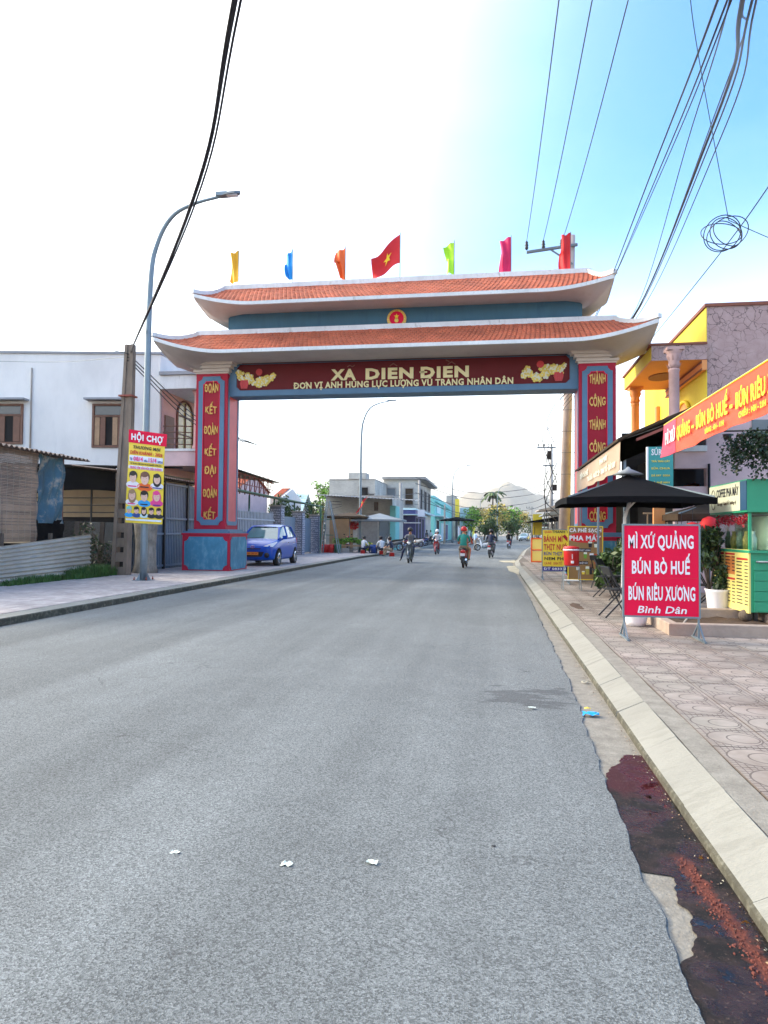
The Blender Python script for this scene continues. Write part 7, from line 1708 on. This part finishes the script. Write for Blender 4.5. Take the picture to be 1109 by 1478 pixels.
g = G(); g.box(cx0+.34, cx1, cy1-.5, cy1-.45, zt_+.014, zg-.1); g.box(cx0+.5, cx1, cy0+.25, cy0+.3, zt_+.014, zt_+.34); g.build('orange_backboard', M['orange_in'], ct)
g = G()
for k in range(8): g.bar((cx0+.5+k*.12, cy0+.24, zt_+.02), (cx0+.5+k*.12, cy0+.24, zt_+.34), .012)
for k in range(3): g.bar((cx0+.5, cy0+.238, zt_+.1+k*.1), (cx1, cy0+.238, zt_+.1+k*.1), .010)
g.build('rack_wires', M['wood'], ct, kind='stuff')
# roof sign box
zs0, zs1 = PY(1032, 743, cy1).z, PY(1032, 702, cy1).z
sgx = cx0-.05; g = G(); g.box(sgx, sgx+.32, cy0-.05, cy1+.12, zs0, zs1); sb = g.build('sign_box', M['cart_green'], ct)
g = G(); g.box(sgx-.014, sgx-.001, cy0+.22, cy1+.11, zs0+.03, zs1-.02); g.build('sign_face', M['coffee_sign'], sb); g = G(); g.box(sgx-.014, sgx-.001, cy0-.045, cy0+.212, zs0+.03, zs1-.02); g.build('navy_end', M['navy'], sb)
zc = (zs0+zs1)/2
def ct_text(s, y0, y1, z, cap, m, bold=.02): return text(s, sb, M[m], (sgx-.016, y0, z), (0,-1,0), ZD, y0-y1, cap, bold, .003)
ct_text('COFFEE PHA MÁY', cy1-.30, cy0+.28, zc+.03, .14, 'ink_black'); ct_text('Trân quý  hạnh lễ  hương vị', cy1-.30, cy0+.40, zc-.11, .06, 'awning_dark', 0)
g = G(); n = 24; yc_ = cy1-.12; g.tube([(sgx-.018, yc_+.11*math.cos(2*math.pi*i/n), zc+.17*math.sin(2*math.pi*i/n)) for i in range(n+1)], .005, 4, caps=False); g.box(sgx-.02, sgx-.015, yc_-.035, yc_+.035, zc+.02, zc+.09); g.box(sgx-.02, sgx-.015, yc_-.07, yc_+.07, zc-.06, zc-.03); g.build('logo_print', M['awning_dark'], sb, kind='stuff')
g = G()
for (x, y) in ((cx0+.06, cy0+.06), (cx0+.06, cy1-.06), (cx1-.3, cy0+.06), (cx1-.3, cy1-.06)): g.bar((x, y, zg+.03), (x, y, zs0), .035)
g.build('sign_props', M['cart_green'], ct)
for (x, y) in ((cx0+.12, cy0+.12), (cx0+.12, cy1-.12), (cx1-.2, cy0+.12), (cx1-.2, cy1-.12)):
    g = G(); g.bar((x, y, .14), (x, y, .33), .05); g.build('leg', M['black'], ct)

# ------------------------------------------------------------------ parasols and shop awnings on the right
q = PY(907, 745, 13.2); bigp = canopy('parasol', 'big black square parasol behind the red sign', q.x+.0, 13.2, 2.42, 2.2, 2.12, .48, M['black_cloth'], valance=.10)
g = G(); g.lathe([(.28, 0), (.05, .10), (.02, .14)], (q.x, 13.2, 2.60), 10); g.build('vent_cap', M['umb_grey'], bigp)
q = PY(1016, 740, 15.6); canopy('parasol', 'second brown parasol with a pale top, right of the black one', q.x+.1, 15.6, 1.7, 1.8, 1.92, .30, M['awning_dark'], valance=.12)
t = thing('parasol_stand', 'white side pole of the black parasol, leaning behind the red sign', 'pole', (2.6, 12.5, .14)); xq = PY(902, 800, 13).x
g = G(); g.tube([(xq-.05, 13, .14), (xq, 13, 1.8), (xq+.12, 13, 2.2)], .03, 8); g.bar((xq, 13, 1.9), (xq+.35, 13, 2.28), .03); g.build('pole', M['white_paint'], t)
XA = 2.55
aw = thing('shop_awning', 'lean-to awning with a brown printed drop curtain in front of the right pillar', 'awning', (XA+1, 18, 2.8))
g = G(); g.grid(lambda u, v: (XA+.02*math.sin(u*30)*v, lerp(21.6, 14.4, u), lerp(3.36, 2.78, v)+.010*math.sin(u*26)*v), 60, 4); g.grid(lambda u, v: (XA+.012+.02*math.sin((1-u)*30)*v, lerp(14.4, 21.6, u), lerp(3.36, 2.78, v)+.010*math.sin((1-u)*26)*v), 60, 4); g.build('drop_curtain', M['awning_brown'], aw)
g = G(); a = [(XA-.05, 21.7, 3.38), (XA-.05, 14.38, 3.38), (5.2, 14.38, 4.55), (5.2, 21.7, 4.55)]
g.add([Vector(p) for p in a]+[Vector(p)+Vector((0, 0, .05)) for p in a], [(3,2,1,0),(4,5,6,7),(0,1,5,4),(1,2,6,5),(2,3,7,6),(3,0,4,7)]); g.build('roof_sheet', M['awning_dark'], aw, fix=True)
g = G(); g.add([(XA, 14.40, 3.37), (4.8, 14.40, 4.34), (4.8, 14.40, 3.95), (XA, 14.40, 2.95)], [(0,3,2,1),(0,1,2,3)]); g.add([(XA+.3, 14.37, 3.42), (4.8, 14.37, 4.24), (4.8, 14.37, 4.19), (XA+.3, 14.37, 3.36)], [(0,3,2,1)], 1); g.build('end_tarpaulin', [M['awning_dark'], M['rust']], aw)
def at_(s, y0, y1, z, cap): return text(s, aw, M['tarp_grey'] if False else M['litter_white'], (XA-.028, y0, z), (0,-1,0), ZD, y0-y1, cap, .02, .004)
at_('TIỆM CÀ PHÊ', 20.6, 18.9, 3.08, .13); at_('PHA MÁY', 16.9, 15.8, 3.14, .12); at_('TRÀ SỮA · NƯỚC ÉP · SINH TỐ · ĐÁ XAY', 19.0, 14.8, 2.90, .12)
g = G()
for y in (14.5, 18, 21.5): g.bar((XA+.1, y, .13), (XA+.1, y, 3.35), .05)
g.build('post', M['steel'], aw)
g = G(); g.box(4.4, 4.5, 17.9, 22.0, .13, 3.6); g.box(3.95, 6.55, 22.0, 22.1, .13, 4.6); shp = g.build('shop_interior_wall', M['dark_in'], label='dark open shop front under the brown awning', cat='shop front')  # near-black wall: the shade under the awning is in its colour
# teal price board
q0, q1 = PY(936, 645, 13.9), PY(972, 692, 13.9); t = thing('price_board', 'teal price board hung under the corrugated awning', 'sign board', ((q0.x+q1.x)/2, 13.9, q1.z))
zl = PY(950, 705, 13.9).z; g = G(); g.box(q0.x, q1.x, 13.9, 13.95, zl, q0.z); g.build('board', M['teal_sign'], t); g = G(); g.box(q0.x-.03, q0.x-.001, 13.89, 13.96, zl, q0.z); g.build('white_edge', M['sign_white'], t)
w_ = q1.x-q0.x; h_ = q0.z-zl
for k, (s_, cap) in enumerate([('SÚRN', .12), ('TRÀ TRÁI CÂY', .035), ('SỮA CHUA', .035), ('ĐÁ XAY · SODA', .035), ('CÀ PHÊ MÁY', .035)]):
    text(s_, t, M['sign_white'] if k == 0 else M['sign_yellow'], (q0.x+w_*.12, 13.895, q0.z-h_*(.2+.17*k)), XD, ZD, w_*(.6 if k == 0 else .75), cap, .02, .004)
# pale pink shop annex with an opening, behind the banner
Yx = 17.5; xa = PY(974, 660, Yx).x; ax = thing('pink_annex', 'pale pink rendered wall with an opening below the banner', 'building', (6, Yx, 0))
zt_ = PY(990, 652, Yx).z
z1_, z0_ = PY(990, 676, Yx).z, PY(990, 702, Yx).z; xo = PY(1020, 690, Yx).x
g = G(); g.box(xa, xo, Yx, Yx+.2, z1_, zt_); g.box(xo, 11, Yx, Yx+.2, 0, zt_+.9); g.box(xa, xo, Yx, Yx+.2, 0, z0_); g.build('wall', M['pink_pale'], ax)
g = G(); g.box(xa-.02, xo-.002, Yx-.08, Yx+.22, zt_+.002, zt_+.14); g.build('ledge', M['white_trim'], ax)
g = G(); g.box(xa, xo, Yx+.9, Yx+1, z0_-.2, z1_+.2); g.build('dark_room', M['dark_in'], ax); g = G(); g.add([(xo-.02, Yx+.5, z1_-.35), (xo-.02, Yx+.5, z0_), (xa+.2, Yx+.5, z0_), (xa+.6, Yx+.5, z0_+.12)], [(0,3,2,1),(0,1,2,3)]); g.build('orange_cloth', M['orange_cloth'], ax)
g = G(); g.tube([(xo+.04, Yx-.06, zt_-.3), (xo+.04, Yx-.06, 1)], .03, 6); g.build('downpipe', M['black'], ax)
g = G(); g.box(PY(1085, 610, Yx).x, PY(1125, 610, Yx).x, Yx-.04, Yx-.01, PY(1100, 628, Yx).z-.05, PY(1100, 606, Yx).z); g.build('vent_window', M['lamp_head'], ax)
g = G()
for k in range(12): g.box(xa, 11, Yx-2.4, Yx-2.35, 2.4, 2.42) if k < 0 else None
# railing and red lanterns near the annex
g = G()
for k in range(14): x = 3.6+k*.22; g.bar((x, 16.9, .2), (x, 16.9, 2.0), .025)
g.bar((3.5, 16.9, 2.0), (7, 16.9, 2.0), .04); g.build('wooden_railing', M['wood'], label='pale slatted railing in the shade behind the black parasol', cat='railing', kind='thing')
for k, (px, py) in enumerate([(984, 772), (1000, 768), (1024, 760), (1012, 785)]):
    q = PY(px, py, 14.6); g = G(); g.lathe([(.03, -.20), (.12, -.16), (.19, -.05), (.19, .05), (.12, .16), (.03, .20)], q, 14); t = thing('lantern', ['red lantern nearest the red sign board', 'second red lantern from the left in the shade', 'highest red lantern beside the cart sign', 'lowest red lantern above the shrub'][k], 'lantern', q, 'red lanterns under the parasols'); o = g.build('shade', M['red_cloth'], t)
    g = G(); g.tube([(q.x, q.y, q.z+.2), (q.x, q.y, q.z+.45)], .006, 4); g.build('cord', M['black'], t)
q = PY(952, 742, 16); g = G(); g.box(q.x-.12, q.x+.12, 16, 16.1, q.z-.3, q.z+.25); g.build('orange_panel', M['orange_wall'], label='small orange panel glowing in the shade under the parasol', cat='panel')
# folding chairs and low tables
def folding_chair(x, y, rz, label):
    t = thing('folding_chair', label, 'chair', (0, 0, 0), 'black folding chairs')
    g = G()
    for s_ in (-.2, .2): g.bar((s_, -.22, 0), (s_, .20, .82), .022); 
    g.build('back_leg_frame', M['black'], t); g = G()
    for s_ in (-.17, .17): g.bar((s_, .24, 0), (s_, -.20, .46), .022)
    g.build('front_leg_frame', M['black'], t); g = G(); g.box(-.2, .2, -.2, .16, .44, .465); g.build('seat', M['black'], t)
    g = G(); g.obox((0, .175, .76), (.40, .02, .14), Matrix.Rotation(R(-20), 3, 'X')); g.build('backrest', M['black'], t)
    t.location = (x, y, .14); t.rotation_euler.z = rz
for k, (px, py, rz, l) in enumerate([(925, 872, 20, 'black folding chair deep in the shade behind the upper left of the red sign'), (868, 848, 150, 'farthest black folding chair, close to the brown sign foot'), (890, 890, 100, 'black folding chair nearest the left edge of the red sign'), (876, 862, 60, 'black folding chair behind the nearest one, beside the brown sign'), (898, 858, 190, 'black folding chair partly hidden by the red sign'), (1020, 880, 80, 'black folding chair between the red sign and the coffee cart')]):
    p = PZ(px, py, .14); folding_chair(p.x, p.y, R(rz), l)
p = PZ(897, 868, .14); t = thing('low_table', 'low black folding table among the chairs, left of the red sign', 'table', (p.x, p.y, .14)); g = G(); g.box(p.x-.25, p.x+.25, p.y-.2, p.y+.2, .64, .67); g.build('table_top', M['black'], t); g = G(); g.bar((p.x-.22, p.y-.15, .14), (p.x+.22, p.y-.15, .64), .02); g.bar((p.x+.22, p.y-.15, .14), (p.x-.22, p.y-.15, .64), .02); g.bar((p.x-.22, p.y+.15, .14), (p.x+.22, p.y+.15, .64), .02); g.bar((p.x+.22, p.y+.15, .14), (p.x-.22, p.y+.15, .64), .02); g.build('cross_legs', M['black'], t)

# ------------------------------------------------------------------ yellow house on the right
yh = thing('yellow_house', 'yellow two-storey house with orange columned porch and cracked mauve side wall', 'house', (9, 26, 0))
XH, YH = 6.6, 22.7; ztop = 8.62
g = G(); g.box(XH+.02, 15, YH, YH+.25, 0, ztop); g.build('side_wall', M['cracked'], yh)
g = G(); g.box(XH, XH+.25, YH+.01, 31.5, 0, ztop-.02); g.build('front_wall', M['yellow_wall'], yh); g = G(); g.box(XH+.25, 15, YH+.26, 31.5, ztop-.4, ztop-.1); g.build('roof', M['concrete'], yh)
g = G(); g.box(XH-.05, 15, YH-.05, YH+.30, ztop, ztop+.10); g.box(XH-.05, XH+.30, YH+.31, 31.6, ztop, ztop+.10); g.build('parapet_cap', M['brown_trim'], yh)
XP = 4.95; zpl, zpt = 6.95, 7.42     # porch roof slab
YP1 = PX(901, 555, XP).y; YP0 = YH-.1
g = G(); g.box(XP, XH-.01, YP0, YP1, zpl, zpl+.05); g.build('porch_ceiling', M['orange_wall'], yh)  # orange bounce light on the underside is put into the ceiling colour
g = G(); g.box(XP+.0, XH-.012, YP0, YP1, zpl+.052, zpt); ps = g.build('porch_slab', M['yellow_wall'], yh); g = G(); g.box(XP-.01, XH-.014, YP0-.02, YP0-.002, zpl+.0, zpt); g.build('slab_end', M['cracked'], ps)
g = G(); g.box(XP-.06, XH-.016, YP0-.06, YP1+.05, zpt+.002, zpt+.07); g.build('slab_cap', M['brown_trim'], ps)
g = G(); g.box(XH-.16, XH-.015, YP0, YP1, zpl-.32, zpl-.01); g.build('wall_beam', M['orange_wall'], yh); g = G(); g.box(XH-.175, XH-.161, YP0, YP1, zpl-.34, zpl-.27); g.box(XH-.175, XH-.161, YP0, YP1, zpl-.10, zpl-.04); g.build('beam_moulding', M['brown_trim'], yh)
g = G(); n = 20; cx_, cy_ = (XP+XH)/2, (YP0+YP1)/2; g.ext([(cx_+.42*math.cos(2*math.pi*i/n), cy_+.62*math.sin(2*math.pi*i/n), zpl-.03) for i in range(n)], (0, 0, .028)); g.build('ceiling_rose', M['brown_trim'], yh, fix=True)
def column(x, y, m):
    g = G(); g.lathe([(.19, 3.9), (.19, 4.0), (.15, 4.1), (.145, 6.25), (.16, 6.28), (.16, 6.33), (.13, 6.35)], (x, y, 0), 16); c = g.build('column', m, yh)
    g = G(); g.lathe([(.14, 6.35), (.17, 6.45), (.15, 6.55), (.22, 6.72), (.19, 6.78), (.27, 6.86)], (x, y, 0), 8)
    g.box(x-.24, x+.24, y-.24, y+.24, 6.861, 6.949)
    for k in range(8):
        for zz in (6.48, 6.7): a = k*math.pi/4+(.39 if zz > 6.6 else 0); g.add([(x+.16*math.cos(a-.2), y+.16*math.sin(a-.2), zz-.12), (x+.16*math.cos(a+.2), y+.16*math.sin(a+.2), zz-.12), (x+.24*math.cos(a), y+.24*math.sin(a), zz+.04)], [(0,1,2)])
    g.build('column_capital', m, c)
column(PX(973, 520, XP+.3).x, PX(973, 520, XP+.3).y, mat('dusty_pink_column', (.46, .30, .28), .85, var=.15, scale=5)); column(XP+.3, PX(917, 560, XP+.3).y, M['orange_wall'])
g = G(); g.box(XP, XH-.02, YP0, YP1, 3.62, 3.9); g.build('porch_floor', M['yellow_wall'], yh)
g = G(); zA = 3.9
yw0 = 24.4; pts = [(XH-.02, yw0, 4.2), (XH-.02, yw0+1.5, 4.2), (XH-.02, yw0+1.5, 5.6)]+[(XH-.02, yw0+.75+.75*math.cos(a), 5.6+.5*math.sin(a)) for a in [math.pi*i/10 for i in range(1, 10)]]+[(XH-.02, yw0, 5.6)]
g.ext(pts, (-.02, 0, 0)); aw2 = g.build('arched_window', M['orange_wall'], yh, fix=True)
g = G(); g.tube([Vector(p)+Vector((-.05, 0, 0)) for p in pts]+[Vector(pts[0])+Vector((-.05, 0, 0))], .06, 6); g.build('frame', M['yellow_wall'], aw2)
for k in range(3): g = G(); y = yw0+.06+k*.48; g.box(XH-.07, XH-.045, y, y+.42, 4.22, 5.45); g.build('shutter', M['menu_yellow'], aw2)
g = G(); y = 27.2; g.box(XH-.03, XH-.01, y, y+.9, 3.9, 6.0); g.build('door', M['brown_trim'], yh); g = G(); g.box(XH-.14, XH-.012, 28.7, 29.0, 3.9, 6.6); g.box(XH-.14, XH-.012, 26.4, 26.6, 3.9, 6.6); g.build('pilaster', M['orange_wall'], yh)
# ------------------------------------------------------------------ shops beyond the gate on the right
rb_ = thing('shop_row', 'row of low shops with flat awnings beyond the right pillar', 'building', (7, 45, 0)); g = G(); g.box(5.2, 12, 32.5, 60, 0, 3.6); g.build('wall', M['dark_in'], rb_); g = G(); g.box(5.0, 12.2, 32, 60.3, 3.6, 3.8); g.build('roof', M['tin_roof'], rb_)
for k, (px0, px1, py, Y, m, l) in enumerate([(778, 826, 737, 37, 'tarp_grey', 'flat grey-green awning beyond the right pillar, upper one'), (784, 824, 744, 34.5, 'umb_grey', 'flat grey awning beyond the right pillar, lower one'), (762, 806, 754, 48, 'black_cloth', 'long dark awning far along the right pavement')]):
    a, b = PY(px0, py, Y), PY(px1, py, Y); t = thing('flat_awning', l, 'awning', (b.x, Y, 0), 'flat awnings beyond the gate'); g = G(); zz = a.z
    g.add([(a.x, Y, zz), (b.x, Y, zz+.1), (b.x, Y+3, zz+.1), (a.x, Y+3, zz)]+[(a.x, Y, zz+.06), (b.x, Y, zz+.42), (b.x, Y+3, zz+.42), (a.x, Y+3, zz+.06)], [(3,2,1,0),(4,5,6,7),(0,1,5,4),(1,2,6,5),(2,3,7,6),(3,0,4,7)]); g.build('sheet', M[m], t, fix=True)
    g = G(); g.bar((b.x-.1, Y+.1, .1), (b.x-.1, Y+.1, zz), .07); g.bar((a.x+.5, Y+2.8, .1), (a.x+.5, Y+2.8, zz), .05); g.build('post', M['lamp_head'], t)
q = PY(776, 760, 50); g = G(); g.box(q.x-.32, q.x+.32, 50, 50.1, PY(776, 772, 50).z, PY(776, 742, 50).z); g.build('vertical_sign', M['sign_yellow'], label='plain yellow upright sign far up the right pavement', cat='sign')
g = G(); q = PY(772, 790, 42); g.bar((q.x, 42, .1), (q.x, 42, 1.9), .03); g.bar((q.x, 42, .6), (q.x-.25, 42, .1), .025); g.build('sign_pole', M['black'], label='thin dark pole on the right pavement before the bend', cat='pole')
rd = random.Random(12)
for k in range(7):
    Y = 95+k*17; x = poly_at(KR, Y)+3.5; z = rd.uniform(3, 5.2); w = ['white_wall', 'turquoise', 'pink_pale', 'yellow_wall', 'turquoise_w', 'white_wall', 'bare'][k]
    nm = ['nearest', 'second', 'third', 'fourth', 'fifth', 'sixth', 'farthest'][k]
    b = bldg('shop_house', f'{nm} of the small far shop houses lining the right side of the bend', [(x, Y), (x+9, Y), (x+9, Y+15), (x, Y+15)], z, M[w], M['tin_roof'], .04, .25)
    opening(b, x+1, x+3.5, Y, 0, .2, 2.4, 'dark_in', 'door'); opening(b, x+4.6, x+7, Y, 0, 1, 2.3, 'glass_dark', 'window', 'white_trim')
    g = G(); g.box(x-2.2, x, Y, Y+14, 2.7, 2.85); g.build('awning', M[['black_cloth', 'tin_roof', 'turquoise_w'][k % 3]], b)
for k in range(6):
    Y = 165+k*22; x = poly_at(KL, Y)-3.5; w = ['turquoise_w', 'white_wall', 'pink_pale', 'bare', 'turquoise', 'yellow_wall'][k]
    b = bldg('shop_house', f'{["nearest","second","third","fourth","fifth","farthest"][k]} of the small far houses on the left side before the hills', [(x-9, Y), (x, Y), (x, Y+18), (x-9, Y+18)], 4+rd.random()*2.5, M[w], M['tin_roof'], .04, .25)
    opening(b, x-4, x-1.5, Y, 0, .2, 2.4, 'dark_in', 'door')
# tree belt closing the far end and the ground behind the left houses
for nm, x0, x1, Y, h, sd in (('tree_belt', -140, -30, 150, 5, 3), ('tree_belt', 20, 150, 190, 6, 4), ('tree_belt', -60, 120, 330, 8, 5)):
    g = G(); rd2 = random.Random(sd)
    for k in range(60): leafball(g, (lerp(x0, x1, k/59), Y+rd2.uniform(-8, 8), h*.42), (2.4, 2.4, h*.45*rd2.uniform(.7, 1.2)), 90, .6, rd2, mi=(0, 0, 1))
    g.build(nm, [M['leaf'], M['leaf_dark']], kind='stuff', label='distant green belt of trees and scrub behind the houses', cat='trees')
# more of the crowded shaded frontage
for k, (px, py, l) in enumerate([(955, 862, 'motorbike parked in the shade right behind the red sign'), (985, 858, 'dark motorbike parked deeper in the shade by the red lanterns')]):
    p = PZ(px, py, .14); make_bike('motorbike', l, [slate, dkred][k], 'motorbikes parked on the right pavement', p.x, p.y+1.0, .14, R(70+k*20))
p = PZ(985, 870, .14); make_person('person in dark clothes sitting in the shade between the red sign and the cart', sit(.42), RAD, colset(M['black_cloth'], dkb), (p.x+.1, p.y+.6, .14), R(110))
g = G(); g.lathe([(.17, 0), (.13, .38), (.17, .42)], (p.x+.1, p.y+.58, .14), 10); g.build('plastic_stool', M['blue_plastic'], label='blue plastic stool under the person sitting in the shade', cat='stool')
# wires and pipes on the white house
for s_, z0, z1 in ((5.4, 4.4, 8.2), (.5, 4.4, 9.0)):
    g = G(); g.tube([wl(s_, z0, .04), wl(s_, z1, .04)], .03, 6); g.build('downpipe', M['tarp_grey'], wh)
